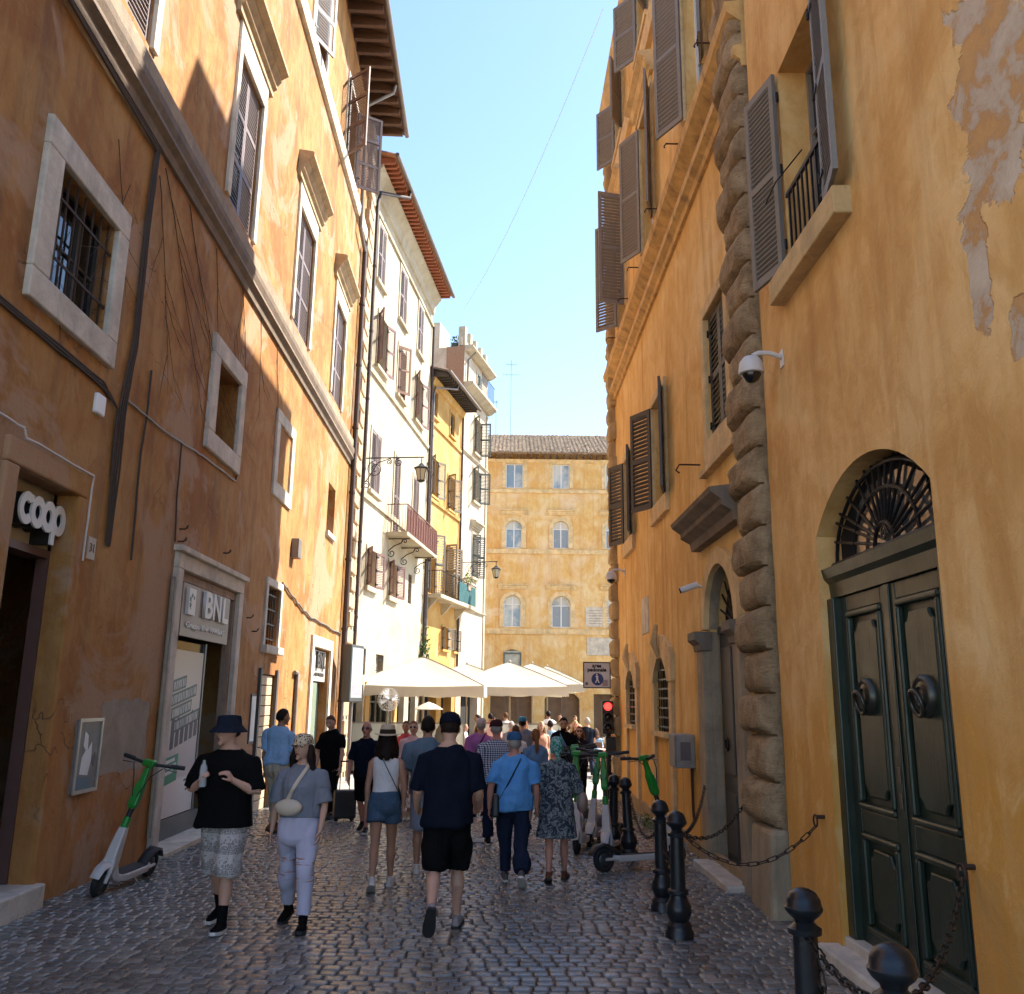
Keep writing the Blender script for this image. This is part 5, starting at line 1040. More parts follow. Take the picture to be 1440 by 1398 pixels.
# traffic light
tl = empty('traffic_light', (2.16, 20.0, gz(20.0)), 0, 'black traffic light showing red beside the corner stones', 'traffic light')
MB().tube([(0, 0, 0), (0, 0, 2.05)], 0.055, 12).build('pole', M_IRON, tl, smooth=60)
MB().box(-0.14, 0.10, -0.15, 0.08, 1.36, 2.06).build('housing', simple('black_plastic', (0.012, 0.012, 0.013), 0.5), tl, bevel=0.02)
t = NT('red_lamp'); t.b.inputs['Emission Color'].default_value = (1, 0.02, 0.015, 1); t.b.inputs['Emission Strength'].default_value = 2.2; RED = t.out((0.6, 0.01, 0.01), 0.3)
for k_, zz in enumerate((1.94, 1.71, 1.48)):
    L_ = MB().lathe([(0.085, 0), (0.07, 0.02), (0.02, 0.032)], 20); L_.v = [(x-0.02, -0.152-z, y+zz) for x, y, z in L_.v]; L_.build('lamp_lens', RED if k_ == 0 else simple('dead_lens', (0.03, 0.02, 0.015), 0.25), tl, smooth=60)
    V_ = MB().loft([[(-0.02+r*math.cos(a), yy, zz+r*math.sin(a)) for a in [math.pi*q/10 for q in range(11)]] for r, yy in ((0.105, -0.152), (0.105, -0.27), (0.098, -0.27), (0.098, -0.152))], cap=False); V_.build('visor', simple('black_plastic', (0.012, 0.012, 0.013), 0.5), tl)
MB().box(-0.06, 0.15, -0.09, 0.09, 0.96, 1.3).build('control_box', simple('black_plastic', (0.012, 0.012, 0.013), 0.5), tl, bevel=0.015)
# light box on a post at the far corner of the orange house
lb = empty('advertising_post', (-4.2, 24.2, gz(24.2)), R(76), 'tall slim advertising light box on a post beside the quoins', 'sign')
MB().tube([(0, 0, 0), (0, 0, 2.05)], 0.05, 10).build('post', M_ZINC, lb, smooth=60)
MB().box(-0.42, 0.42, -0.13, 0.13, 2.0, 3.5).build('case', simple('dark_grey_case', (0.035, 0.035, 0.033), 0.4), lb, bevel=0.03)
MB().box(-0.36, 0.36, -0.136, -0.131, 2.12, 3.42).build('poster', simple('pale_poster', (0.30, 0.33, 0.34), 0.5, var=0.3, scale=2), lb); MB().box(-0.36, 0.36, 0.131, 0.136, 2.12, 3.42).build('poster', simple('pale_poster', (0.30, 0.33, 0.34), 0.5), lb)
MB().box(-0.3, 0.3, -0.14, -0.137, 2.2, 2.45).build('poster_band', simple('pink_band', (0.55, 0.25, 0.28), 0.5), lb)
# wrought-iron wall lamps
def wall_lamp(b, x, z, reach, lab, s=1.0):
    l = on_wall('wall_lamp', b, x, 0, z, lab, 'street lamp', None)
    mb = MB(); mb.tube([(0, 0, 0.35*s), (0, -reach, 0.35*s)], 0.02*s, 6); mb.tube([(0, -0.02, -0.75*s), (0, -0.02, 0.5*s)], 0.022*s, 6)
    for (c, r, st, sg_) in (((0.42, 0.0), 0.27, 1.6, 1), ((0.16, -0.5), 0.15, 4.2, -1), ((1.15, 0.2), 0.13, 1.5, 1), ((0.85, 0.22), 0.09, 1.5, -1)):
        mb.tube([(0, -p[0]*s, p[1]*s) for p in scroll(c, r, 1.6, start=st, s=sg_)], 0.014*s, 5)
    mb.tube([(0, -0.02, -0.55*s), (0, -0.2*s, -0.3*s), (0, -0.5*s, 0.2*s), (0, -0.9*s, 0.33*s)], 0.016*s, 5)
    mb.build('bracket', M_IRON, l, smooth=60)
    o = Vector((0, -reach+0.08, 0.35*s)); k = MB(); k.tube([o, o-Vector((0, 0, 0.18*s))], 0.018*s, 6); k.build('hanger', M_IRON, l)
    top_ = o.z - 0.18*s
    MB().lathe([(0.02*s, 0.0), (0.06*s, -0.03*s), (0.09*s, -0.08*s), (0.24*s, -0.17*s), (0.24*s, -0.20*s), (0.2*s, -0.2*s)], 6, (o.x, o.y, top_)).build('lantern_cap', M_IRON, l)
    t = NT('lantern_glass'); g_ = t.out((0.42, 0.38, 0.28), 0.25)
    MB().lathe([(0.185*s, -0.2*s), (0.11*s, -0.55*s)], 6, (o.x, o.y, top_)).build('lantern_glass', MATS.setdefault('lantern_glass', g_), l)
    f = MB()
    for q in range(6): a = 2*math.pi*q/6; f.tube([(o.x+0.19*s*math.cos(a), o.y+0.19*s*math.sin(a), top_-0.2*s), (o.x+0.115*s*math.cos(a), o.y+0.115*s*math.sin(a), top_-0.56*s)], 0.011*s, 5)
    f.lathe([(0.12*s, -0.55*s), (0.12*s, -0.58*s), (0.03*s, -0.62*s)], 6, (o.x, o.y, top_)); f.build('lantern_frame', M_IRON, l)
wall_lamp(WH, 0.55, 8.68, 1.95, 'wrought iron scroll lamp on the cream white house', 1.0)
wall_lamp(CH, 0.5, 7.75, 1.75, 'wrought iron scroll lamp on the pale corner house', 1.0)
# weeds at the wall foot
def leaf_clump(root, n, rx, ry, h, mat, seed, size=0.05):
    rn = random.Random(seed); mb = MB()
    for i in range(n):
        a, r = rn.uniform(0, 6.28), rn.random()**0.6; x, y = rx*r*math.cos(a), ry*r*math.sin(a); z = h*rn.random()*(1.1-r*0.6)
        d = Vector((rn.uniform(-1, 1), rn.uniform(-1, 1), rn.uniform(0.1, 1))).normalized(); u, w = perp(d); L_ = size*rn.uniform(0.6, 1.4); p = Vector((x, y, z))
        mb.add([p, p+d*L_*0.5+u*L_*0.28, p+d*L_, p+d*L_*0.5-u*L_*0.28], [(0, 1, 2, 3)])
    return mb.build('leaves', mat, root)
M_LEAF = simple('leaf_green', (0.07, 0.12, 0.025), 0.6, var=0.5, scale=9, bump=0)
for i, (x, y, n, lab) in enumerate(((2.32, 15.0, 240, 'low green weeds at the wall foot below the barred window'), (2.30, 15.9, 120, 'small tuft of weeds at the wall foot near the far corner'))):
    w = empty('weeds', (x, y, gz(y)), 0, lab, 'weeds'); leaf_clump(w, n, 0.18, 0.45, 0.16, M_LEAF, i); MB().tube([(0, 0, -0.02), (0.02, 0.05, 0.1)], 0.006, 5).build('stalk', M_LEAF, w)
tp = empty('terrace_plants', wpt(CH, 0.9, 0.6, 18.8), CH.rotation_euler.z, 'green potted plants on the roof terrace of the pale house', 'plant'); leaf_clump(tp, 260, 0.8, 0.3, 0.9, M_LEAF, 5, 0.14); MB().box(-0.7, 0.7, -0.15, 0.15, 0.0, 0.3).build('planter', M_SH_DARK, tp)
bp = empty('balcony_plant', wpt(YH, 4.6, -0.6, 6.9), YH.rotation_euler.z, 'yellow green plant hanging over the teal balcony', 'plant'); leaf_clump(bp, 160, 0.3, 0.2, 0.5, simple('lime_leaf', (0.2, 0.24, 0.03), 0.6), 6, 0.1); MB().box(-0.2, 0.2, -0.1, 0.1, -0.25, 0.0).build('planter', M_TILE, bp)
ivy = empty('climbing_ivy', wpt(WH, 10.0, -0.15, 2.2), WH.rotation_euler.z, 'green ivy climbing where the white and yellow houses meet', 'ivy'); leaf_clump(ivy, 700, 0.4, 0.22, 2.6, M_LEAF, 8, 0.14); MB().tube([(0, 0, -2.6), (0.05, 0.05, 0), (-0.05, 0.05, 2)], 0.03, 6).build('stem', M_WOODD, ivy)

# ------------------------------------------------------------------ bollards and chains
M_BOL = simple('bollard_paint', (0.014, 0.017, 0.021), 0.32, 0.3, var=0.4, scale=12, bump=0.3)
def make_bollard():
    b = empty('bollard', (0, 0, 0))
    MB().lathe([(0.118, -0.03), (0.118, 0.05), (0.105, 0.07), (0.105, 0.10), (0.078, 0.13), (0.092, 0.16), (0.106, 0.20), (0.10, 0.25), (0.072, 0.30), (0.068, 0.33), (0.086, 0.34), (0.086, 0.365), (0.070, 0.38)], 24).build('base', M_BOL, b, smooth=40)
    MB().lathe([(0.064, 0.37), (0.060, 0.60), (0.055, 0.79), (0.055, 0.80)], 20).build('shaft', M_BOL, b, smooth=40)
    MB().lathe([(0.06, 0.785), (0.075, 0.79), (0.077, 0.815), (0.06, 0.825), (0.045, 0.84), (0.05, 0.855), (0.075, 0.875), (0.088, 0.895), (0.088, 0.906), (0.083, 0.91), (0.078, 0.94), (0.060, 0.97), (0.03, 0.987), (0.004, 0.992)], 24).build('cap', M_BOL, b, smooth=50)
    return b
BOLL = [((1.42, 7.92), 'black bollard chained to the ring beside the great green door, scooter behind it'), ((1.46, 8.95), 'black bollard just behind another, its chain hanging slack'), ((1.55, 11.95), 'black bollard beside the parked scooters, chained forward along the wall'), ((1.40, 12.55), 'black bollard half hidden among the green scooters'), ((1.40, 4.52), 'black bollard with ball cap and chains in front of the green door'), ((1.385, 3.48), 'black bollard chained to the ring right of the green door')]
bp_ = make_bollard()
for i, ((x, y), lab) in enumerate(BOLL):
    o = bp_ if i == 0 else copy_tree(bp_)
    o.location = (x, y, gz(y)); o.rotation_euler = (R((0, 2, -2, 3, 0, 0)[i]), R((0, -1, -3, 1, 0, 0)[i]), 0); tag(o, lab, 'bollard', 'black iron bollards along the right wall')
def link_me():
    mb = MB(); L_, w, r = 0.050, 0.019, 0.0048; pts = []
    for i in range(20):
        a = 2*math.pi*i/20; x = L_*math.cos(a); pts.append((x, w*math.sin(a)*(0.75 + 0.45*abs(math.cos(a))), 0))
    mb.tube(pts, r, 6, closed=True); return mb.mesh('link', 180)
LINK = link_me(); LINK.materials.append(simple('chain_iron', (0.03, 0.022, 0.018), 0.55, 0.6, var=0.5, scale=40))
def chain(a, b, sag, lab):
    a, b = Vector(a), Vector(b); c = empty('chain', a, 0, lab, 'chain', 'chains along the right wall')
    n = 200; P = [a.lerp(b, i/n) - Vector((0, 0, sag*4*(i/n)*(1-i/n))) for i in range(n+1)]
    L_ = [0]
    for p, q in zip(P, P[1:]): L_.append(L_[-1] + (q-p).length)
    pitch = 0.086; m = int(L_[-1]/pitch); j = 0
    for k in range(m+1):
        s_ = L_[-1]*(k+0.5)/(m+1)
        while L_[j+1] < s_: j += 1
        d = (P[j+1]-P[j]).normalized(); p = P[j].lerp(P[j+1], (s_-L_[j])/(L_[j+1]-L_[j]))
        q = d.to_track_quat('X', 'Z') @ Matrix.Rotation(R(90*(k % 2) + 20), 3, 'X').to_quaternion()
        o = link_mesh('link', LINK, None, c); o.location = p - a; o.rotation_mode = 'QUATERNION'; o.rotation_quaternion = q
def bt(i, dx=0.0): x, y = BOLL[i][0]; return (x+dx, y, gz(y)+0.80)
def wall_ring(b, x, z, lab):
    r = on_wall('wall_ring', b, x, 0, z, lab, 'ring', 'iron chain rings on the right wall')
    MB().tube([(0, 0.03, 0), (0, -0.07, 0)], 0.016, 8).build('bolt', M_RUST, r)
    MB().tube([(0.0 + 0.045*math.sin(2*math.pi*i/18), -0.075, -0.03+0.045*math.cos(2*math.pi*i/18)) for i in range(18)], 0.008, 6, closed=True).build('ring', M_RUST, r)
    return wpt(b, x, -0.075, z-0.07)
r1 = wall_ring(RN, 0.98, 0.90, 'iron ring bolt in the wall left of the green door'); r2 = wall_ring(RN, 3.30, 0.92, 'iron ring bolt in the wall right of the green door')
r3 = wall_ring(RB, -2.98, 0.86, 'iron ring bolt in the far jamb of the arched doorway'); r4 = wall_ring(RB, -1.05, 0.90, 'iron ring bolt between the arched doorway and the corner stones')
chain(bt(0, 0.06), r1, 0.26, 'iron chain sagging from a bollard to the ring left of the green door')
chain(bt(0, 0.06), r4, 0.16, 'iron chain from a bollard to the ring by the corner stones')
chain(bt(0, 0.05), r3, 0.12, 'iron chain from a bollard to the far side of the arched doorway')
chain(bt(1), bt(2), 0.32, 'iron chain between two bollards beside the parked scooters')
chain(bt(1), bt(0), 0.30, 'short iron chain slack between two neighbouring bollards')
chain(bt(4), bt(5), 0.08, 'iron chain linking the two bollards in front of the green door')
chain(bt(5, 0.05), r2, 0.10, 'iron chain rising to the ring right of the green door')
chain(bt(4, 0.03), (1.52, 4.35, gz(4.35)+0.02), 0.02, 'loose iron chain end hanging from a bollard to the ground')

# ------------------------------------------------------------------ hire scooters (local x = forward)
M_GRN = simple('scooter_green', (0.015, 0.22, 0.025), 0.35, var=0.1); M_SCW = simple('scooter_grey', (0.52, 0.48, 0.45), 0.45, var=0.12); M_RUB = simple('tyre_rubber', (0.012, 0.012, 0.013), 0.75, var=0.3, scale=30); M_BLK = simple('black_grip', (0.014, 0.014, 0.015), 0.6)
def make_scooter():
    s = empty('electric_scooter', (0, 0, 0)); ri = 0.13
    def wheel(x):
        w = MB().tube([(x + 0.098*math.cos(2*math.pi*i/24), 0, ri + 0.098*math.sin(2*math.pi*i/24)) for i in range(24)], 0.034, 10, closed=True).build('wheel', M_RUB, s, smooth=60)
        d = MB().lathe([(0.02, -0.026), (0.05, -0.024), (0.072, -0.015), (0.078, 0.0), (0.072, 0.015), (0.05, 0.024), (0.02, 0.026)], 18); d.v = [(x + a, c_, ri + b) for a, b, c_ in d.v]; d.build('hub', simple('hub_grey', (0.08, 0.08, 0.085), 0.4, 0.6), w, smooth=50)
    wheel(0.0); wheel(0.98)
    # deck: long tray, black mat, white edge
    dk_ = MB().loft([[(x, -w, z0), (x, w, z0), (x, w*1.05, z1), (x, -w*1.05, z1)] for x, w, z0, z1 in ((0.10, 0.045, 0.12, 0.17), (0.18, 0.075, 0.095, 0.16), (0.60, 0.08, 0.09, 0.155), (0.74, 0.06, 0.10, 0.165), (0.80, 0.045, 0.14, 0.20))]).build('deck', M_SCW, s, bevel=0.01)
    MB().box(0.2, 0.70, -0.062, 0.062, 0.160, 0.166).build('deck_mat', M_BLK, dk_)
    MB().loft([[(x, -w, z-0.012), (x, w, z-0.012), (x, w*0.8, z+0.012), (x, -w*0.8, z+0.012)] for x, w, z in ((-0.17, 0.05, 0.19), (-0.10, 0.058, 0.262), (0.0, 0.06, 0.285), (0.10, 0.06, 0.25), (0.2, 0.055, 0.172))]).build('rear_mudguard', M_BLK, s, smooth=60)
    for sg_ in (-1, 1): MB().tube([(0.0, sg_*0.045, ri), (0.2, sg_*0.06, 0.13)], 0.016, 8).build('rear_arm', M_SCW, s)
    # front fork and lower column
    for sg_ in (-1, 1): MB().tube([(0.98, sg_*0.048, ri), (0.95, sg_*0.05, 0.26), (0.915, sg_*0.03, 0.32)], [0.018, 0.024, 0.026], 8).build('fork_leg', M_SCW, s, smooth=60)
    MB().loft([[(x, -w, z-0.012), (x, w, z-0.012), (x, w*0.7, z+0.016), (x, -w*0.7, z+0.016)] for x, w, z in ((1.12, 0.045, 0.20), (1.06, 0.052, 0.27), (0.97, 0.055, 0.29), (0.89, 0.05, 0.27))]).build('front_mudguard', M_SCW, s, smooth=60)
    def col(p, q, r0, r1, fl): return MB().tube([p, q], [r0, r1], 12, flat=fl, side=(0, 1, 0))
    d0 = Vector((0.905, 0, 0.30)); ax = Vector((-0.29, 0, 0.957))
    P = lambda k: d0 + ax*k
    lc = MB().loft([[(c.x + f, -w, c.z), (c.x + f, w, c.z), (c.x - bk, w, c.z), (c.x - bk, -w, c.z)] for c, f, bk, w in ((P(-0.08), 0.03, 0.12, 0.045), (P(0.0), 0.04, 0.10, 0.052), (P(0.12), 0.045, 0.07, 0.05), (P(0.25), 0.04, 0.05, 0.042), (P(0.32), 0.032, 0.035, 0.034))]).build('lower_column', M_SCW, s, bevel=0.016)
    MB().loft([[(x, -w, z0), (x, w, z0), (x, w, z1), (x, -w, z1)] for x, w, z0, z1 in ((0.86, 0.04, 0.17, 0.34), (0.80, 0.045, 0.12, 0.26), (0.74, 0.05, 0.10, 0.17))]).build('neck', M_SCW, s, bevel=0.012)
    MB().tube([P(0.30), P(0.40)], 0.036, 12).build('stem_collar', M_GRN, s, smooth=50); MB().tube([P(0.40), P(0.52)], 0.026, 10).build('stem_tube', M_BLK, s, smooth=50)
    MB().loft([[(c.x + f, -w, c.z), (c.x + f, w, c.z), (c.x - f, w, c.z), (c.x - f, -w, c.z)] for c, f, w in ((P(0.48), 0.03, 0.032), (P(0.52), 0.045, 0.042), (P(0.70), 0.045, 0.042), (P(0.75), 0.03, 0.03), (P(0.88), 0.026, 0.026))]).build('stem', M_GRN, s, bevel=0.014)
    top_ = P(0.90)
    hb = MB().tube([top_ + Vector((-0.10, -0.30, 0.02)), top_ + Vector((-0.03, -0.16, 0.012)), top_, top_ + Vector((-0.03, 0.16, 0.012)), top_ + Vector((-0.10, 0.30, 0.02))], 0.016, 10).build('handlebar', M_BLK, s, smooth=60)
    MB().box(top_.x-0.04, top_.x+0.05, -0.06, 0.06, top_.z-0.02, top_.z+0.045).build('display', M_GRN, hb, bevel=0.016)
    for sg_ in (-1, 1):
        MB().tube([top_ + Vector((-0.055, sg_*0.19, 0.016)), top_ + Vector((-0.102, sg_*0.315, 0.02))], 0.021, 10).build('grip', M_BLK, hb, smooth=60)
        MB().tube([top_ + Vector((-0.03, sg_*0.13, 0)), top_ + Vector((0.02, sg_*0.17, -0.01)), top_ + Vector((-0.02, sg_*0.28, -0.02))], 0.007, 6).build('brake_lever', M_ZINC, hb)
        MB().tube([top_ + Vector((0.02, sg_*0.15, -0.01)), top_ + Vector((0.10, sg_*0.08, -0.10)), P(0.6) + Vector((0.05, sg_*0.02, 0))], 0.005, 6).build('brake_cable', M_BLK, hb, smooth=80)
    MB().tube([(0.45, 0.06, 0.10), (0.42, 0.17, 0.0)], 0.011, 6).build('kickstand', M_ZINC, s)
    return s
sc0 = make_scooter()
SCO = [((-3.92, 10.34), -94, -11, 'green and grey hire scooter parked alone against the orange wall'),
       ((1.12, 10.95), 28, -6, 'green hire scooter standing crosswise behind the two bollards'),
       ((1.55, 13.05), -105, 5, 'green hire scooter at the front of the parked row by the bollards'),
       ((1.16, 13.35), -104, 3, 'green hire scooter squeezed between two others in the parked row'),
       ((1.36, 14.0), -103, -4, 'green hire scooter second in the parked row by the bollards'),
       ((1.25, 15.0), -100, 5, 'green hire scooter third in the parked row by the bollards'),
       ((1.30, 16.0), -98, 5, 'green hire scooter last in the parked row by the bollards')]
for i, ((x, y), a, ln, lab) in enumerate(SCO):
    o = sc0 if i == 0 else copy_tree(sc0)
    o.location = (x, y, gz(y)+0.004); o.rotation_euler = (R(ln), 0, R(a)); o.scale = (1.07, 1.07, 1.07); tag(o, lab, 'scooter', 'green hire scooters')

# ------------------------------------------------------------------ the restaurant in the square
t = NT('parasol_canvas'); M_CANV = t.out(t.mix(t.ramp(t.noise(1.5, 5), [(0.4, 0.0), (0.7, 0.6)]), (0.56, 0.525, 0.45), (0.46, 0.42, 0.34)), 0.85); t.b.inputs['Subsurface Weight'].default_value = 0.0
tr = t.n('BsdfTranslucent'); tr.inputs[0].default_value = (0.50, 0.41, 0.27, 1); mx = t.n('MixShader'); mx.inputs[0].default_value = 0.35
t.L(t.b.outputs[0], mx.inputs[1]); t.L(tr.outputs[0], mx.inputs[2]); t.L(mx.outputs[0], t.t.nodes['Material Output'].inputs[0])
def parasol(x, y, w, d, zv, zp, lab, rz=0.0, group='big cream parasols of the restaurant', post=True):
    g = gz(y); p = empty('parasol', (x, y, g), rz, lab, 'parasol', group)
    a, b = w/2, d/2; zb = zv - g; zt = zp - g; mb = MB(); n = 8
    # four sagging panels
    cor = [(-a, -b), (a, -b), (a, b), (-a, b)]
    for q in range(4):
        A, B = Vector((*cor[q], 0)), Vector((*cor[(q+1) % 4], 0)); vs = []; fs = []
        for i in range(n+1):
            for j in range(n+1):
                e = A.lerp(B, j/n); k = i/n; pt = e*k
                sag = -0.10*math.sin(math.pi*k)*math.sin(math.pi*j/n)*w/4 - 0.05*k*math.sin(math.pi*j/n)
                vs.append((pt.x, pt.y, zt + (zb-zt)*(k**1.12) + sag))
        for i in range(n):
            for j in range(n): q0 = i*(n+1)+j; fs.append((q0, q0+1, q0+n+2, q0+n+1))
        mb.add(vs, fs)
    mb.build('canopy', M_CANV, p, smooth=60)
    for q in range(4): MB().tube([(cor[q][0]*k/8, cor[q][1]*k/8, zt + (zb-zt)*((k/8)**1.12) + 0.004) for k in range(9)], 0.013, 5).build('seam', simple('canvas_seam', (0.34, 0.30, 0.23), 0.9), p)
    v = MB()
    for q in range(4):
        A, B = cor[q], cor[(q+1) % 4]; top_, bot = [], []
        for j in range(17):
            u = j/16; x_, y_ = A[0]+(B[0]-A[0])*u, A[1]+(B[1]-A[1])*u; zz = zb - 0.05*math.sin(math.pi*u)
            top_.append((x_*1.003, y_*1.003, zz)); bot.append((x_*1.006, y_*1.006, zz - 0.30 - 0.025*math.sin(u*math.pi*6) - 0.07*(abs(2*u-1)**6)))
        for j in range(16): v.quad(top_[j], top_[j+1], bot[j+1], bot[j])
    v.build('valance', M_CANV, p, smooth=60)
    MB().tube([(0, 0, 0), (0, 0, zt-0.02)], 0.04, 10).build('pole', simple('parasol_pole', (0.30, 0.22, 0.14), 0.6), p, smooth=60)
    for q in range(4): MB().tube([(0, 0, zt-0.06), (cor[q][0]*0.98, cor[q][1]*0.98, zb-0.05)], 0.018, 6).build('rib', simple('parasol_pole', (0.30, 0.22, 0.14), 0.6), p)
    MB().box(-0.35, 0.35, -0.35, 0.35, 0, 0.09).build('base', M_STONE, p, bevel=0.02)
    MB().ell((0, 0, zt+0.03), (0.05, 0.05, 0.07), 8, 6).build('finial', M_CANV, p)
parasol(-2.85, 30.0, 4.1, 4.0, 2.22, 3.15, 'big cream parasol in front of the white house')
parasol(0.0, 34.5, 4.2, 4.2, 2.30, 3.2, 'big cream parasol over the middle tables')
parasol(1.0, 40.5, 4.0, 4.0, 2.5, 3.4, 'big cream parasol behind the middle one')
parasol(1.9, 46.0, 3.6, 3.6, 2.6, 3.5, 'big cream parasol farthest back before the palace')
parasol(-1.8, 38.0, 4.0, 4.0, 2.45, 3.25, 'big cream parasol far back before the yellow house')
def small_parasol():
    p = empty('small_parasol', (-2.42, 27.4, gz(27.4)), 0, 'little flat white parasol above the glass screens', 'parasol'); z = 1.84
    MB().loft([[(r*math.cos(2*math.pi*k/8), r*math.sin(2*math.pi*k/8), zz) for k in range(8)] for r, zz in ((0.43, z), (0.44, z+0.02), (0.2, z+0.16), (0.01, z+0.23))]).build('canopy', M_CANV, p)
    MB().tube([(0, 0, 0), (0, 0, z+0.2)], 0.018, 8).build('pole', M_ZINC, p); MB().lathe([(0.2, 0), (0.2, 0.05), (0.03, 0.08)], 16).build('base', M_IRON, p)
small_parasol()
fn = empty('standing_fan', (-3.62, 27.2, gz(27.2)), R(35), 'round cage fan on a stand beside the parasol', 'fan')
MB().tube([(0, 0, 0), (0, 0, 2.1)], 0.03, 8).build('stand', M_ZINC, fn); MB().lathe([(0.25, 0), (0.25, 0.04), (0.05, 0.08)], 16).build('base', M_IRON, fn)
cg = MB(); zc = 2.12
for r in (0.08, 0.16, 0.24, 0.31, 0.335):
    for yy in (-0.10*(1-(r/0.36)**2)-0.06, 0.02): cg.tube([(r*math.cos(2*math.pi*k/28), yy, zc + r*math.sin(2*math.pi*k/28)) for k in range(28)], 0.006, 5, closed=True)
for k in range(24):
    a = 2*math.pi*k/24; cg.tube([(0.05*math.cos(a), -0.16, zc+0.05*math.sin(a)), (0.2*math.cos(a), -0.13, zc+0.2*math.sin(a)), (0.335*math.cos(a), -0.06, zc+0.335*math.sin(a)), (0.335*math.cos(a), 0.02, zc+0.335*math.sin(a))], 0.005, 4)
cg.build('cage', simple('fan_wire', (0.5, 0.48, 0.45), 0.4, 0.5), fn)
MB().tube([(0, -0.02, zc), (0, 0.2, zc)], 0.08, 12).build('motor', M_ZINC, fn, smooth=50)
for k in range(4):
    a = 2*math.pi*k/4+0.3; u = Vector((math.cos(a), 0, math.sin(a))); w = Vector((-math.sin(a), 0, math.cos(a))); c0 = Vector((0, -0.05, zc))
    MB().add([c0+u*0.05-w*0.03, c0+u*0.3-w*0.10+Vector((0, 0.03, 0)), c0+u*0.31+w*0.06-Vector((0, 0.03, 0)), c0+u*0.05+w*0.03], [(0, 1, 2, 3)]).build('blade', simple('fan_blade', (0.42, 0.42, 0.4), 0.5), fn)
# glazed screens round the tables
t = NT('screen_glass'); M_SCR = t.out((0.62, 0.64, 0.56), 0.15); t.b.inputs['Alpha'].default_value = 0.55
M_SCB = simple('screen_board', (0.26, 0.22, 0.17), 0.6, var=0.2)
def screen(x, y, w, rz, lab):
    s = empty('glazed_screen', (x, y, gz(y)), rz, lab, 'screen', 'glazed screens round the restaurant tables')
    MB().box(-w/2, w/2, -0.03, 0.03, 0.06, 0.80).build('board', M_SCB, s, bevel=0.008); MB().box(-w/2+0.04, w/2-0.04, -0.006, 0.006, 0.82, 1.42).build('glass', M_SCR, s)
    mb = MB(); mb.box(-w/2, -w/2+0.04, -0.02, 0.02, 0.0, 1.46); mb.box(w/2-0.04, w/2, -0.02, 0.02, 0.0, 1.46); mb.box(-w/2+0.04, w/2-0.04, -0.02, 0.02, 1.42, 1.46); mb.build('frame', M_ZINC, s)
for i, (x, y, w, a, lab) in enumerate(((-4.2, 27.6, 1.1, 8, 'glazed screen next to the advertising post'), (-3.05, 27.75, 1.1, 6, 'glazed screen beside the standing fan'), (-1.9, 27.85, 1.1, 4, 'glazed screen under the little white parasol'), (-0.3, 29.2, 1.3, 0, 'glazed screen before the middle tables'), (1.1, 29.3, 1.3, 0, 'glazed screen right of the middle tables'))): screen(x, y, w, R(a), lab)
# tables and chairs
M_TC = simple('white_tablecloth', (0.72, 0.70, 0.66), 0.85, var=0.05); M_PK = simple('pink_tablecloth', (0.55, 0.30, 0.26), 0.85, var=0.1)
def table(x, y, lab, mat):
    tb = empty('table', (x, y, gz(y)), R(random.uniform(-8, 8)), lab, 'table', 'restaurant tables in the square')
    MB().box(-0.4, 0.4, -0.4, 0.4, 0.72, 0.745).build('tabletop', M_WOODD, tb); MB().tube([(0, 0, 0.0), (0, 0, 0.72)], 0.035, 8).build('pedestal', M_IRON, tb); MB().box(-0.25, 0.25, -0.25, 0.25, 0, 0.03).build('foot', M_IRON, tb)
    c = MB(); n = 32; rg = []
    for z, k in ((0.752, 0.2), (0.752, 1.0), (0.70, 1.03), (0.45, 1.08)):
        rg.append([((0.42*k + (0.02*math.sin(i*1.9) if z < 0.6 else 0))*max(-1, min(1, 1.35*math.cos(2*math.pi*i/n))), (0.42*k + (0.02*math.sin(i*1.9) if z < 0.6 else 0))*max(-1, min(1, 1.35*math.sin(2*math.pi*i/n))), z) for i in range(n)])
    c.loft(rg, cap=False); c.quad(*[p for p in rg[0]]); c.build('tablecloth', mat, tb, smooth=50)
    for k in range(3): a = random.uniform(0, 6.28); MB().lathe([(0.03, 0.755), (0.032, 0.77), (0.008, 0.78), (0.008, 0.84), (0.035, 0.88), (0.03, 0.95)], 10, (0.2*math.cos(a), 0.2*math.sin(a), 0)).build('wine_glass', M_SCR, tb, smooth=50)
def make_chair():
    c = empty('chair', (0, 0, 0)); m = simple('cafe_chair', (0.13, 0.07, 0.04), 0.6)
    MB().box(-0.2, 0.2, -0.2, 0.2, 0.43, 0.46).build('seat', m, c, bevel=0.01)
    for sx in (-1, 1):
        MB().tube([(sx*0.18, 0.18, 0), (sx*0.17, 0.17, 0.43)], 0.016, 6).build('leg', m, c); MB().tube([(sx*0.19, -0.22, 0), (sx*0.18, -0.18, 0.44), (sx*0.17, -0.24, 0.9)], 0.016, 6).build('leg', m, c)
    MB().box(-0.17, 0.17, -0.25, -0.23, 0.72, 0.9).build('backrest', m, c, bevel=0.01); return c
TBL = [((-0.9, 31.2), 'white clothed table behind the left middle screen', M_TC), ((0.6, 31.4), 'white clothed table behind the middle screen', M_TC), ((2.0, 30.8), 'white clothed table at the right edge of the terrace', M_TC), ((3.1, 27.5), 'pink and white clothed table close to the traffic light', M_PK), ((2.8, 30.4), 'white clothed table behind the pink one', M_TC), ((3.6, 33.2), 'white clothed table far back on the right', M_TC), ((-0.3, 35.0), 'white clothed table under the middle parasol', M_TC), ((1.5, 35.5), 'pink clothed table under the middle parasol', M_PK), ((2.9, 37.0), 'pink clothed table at the back', M_PK)]
ch0 = make_chair(); first = True; CH_LOC = []
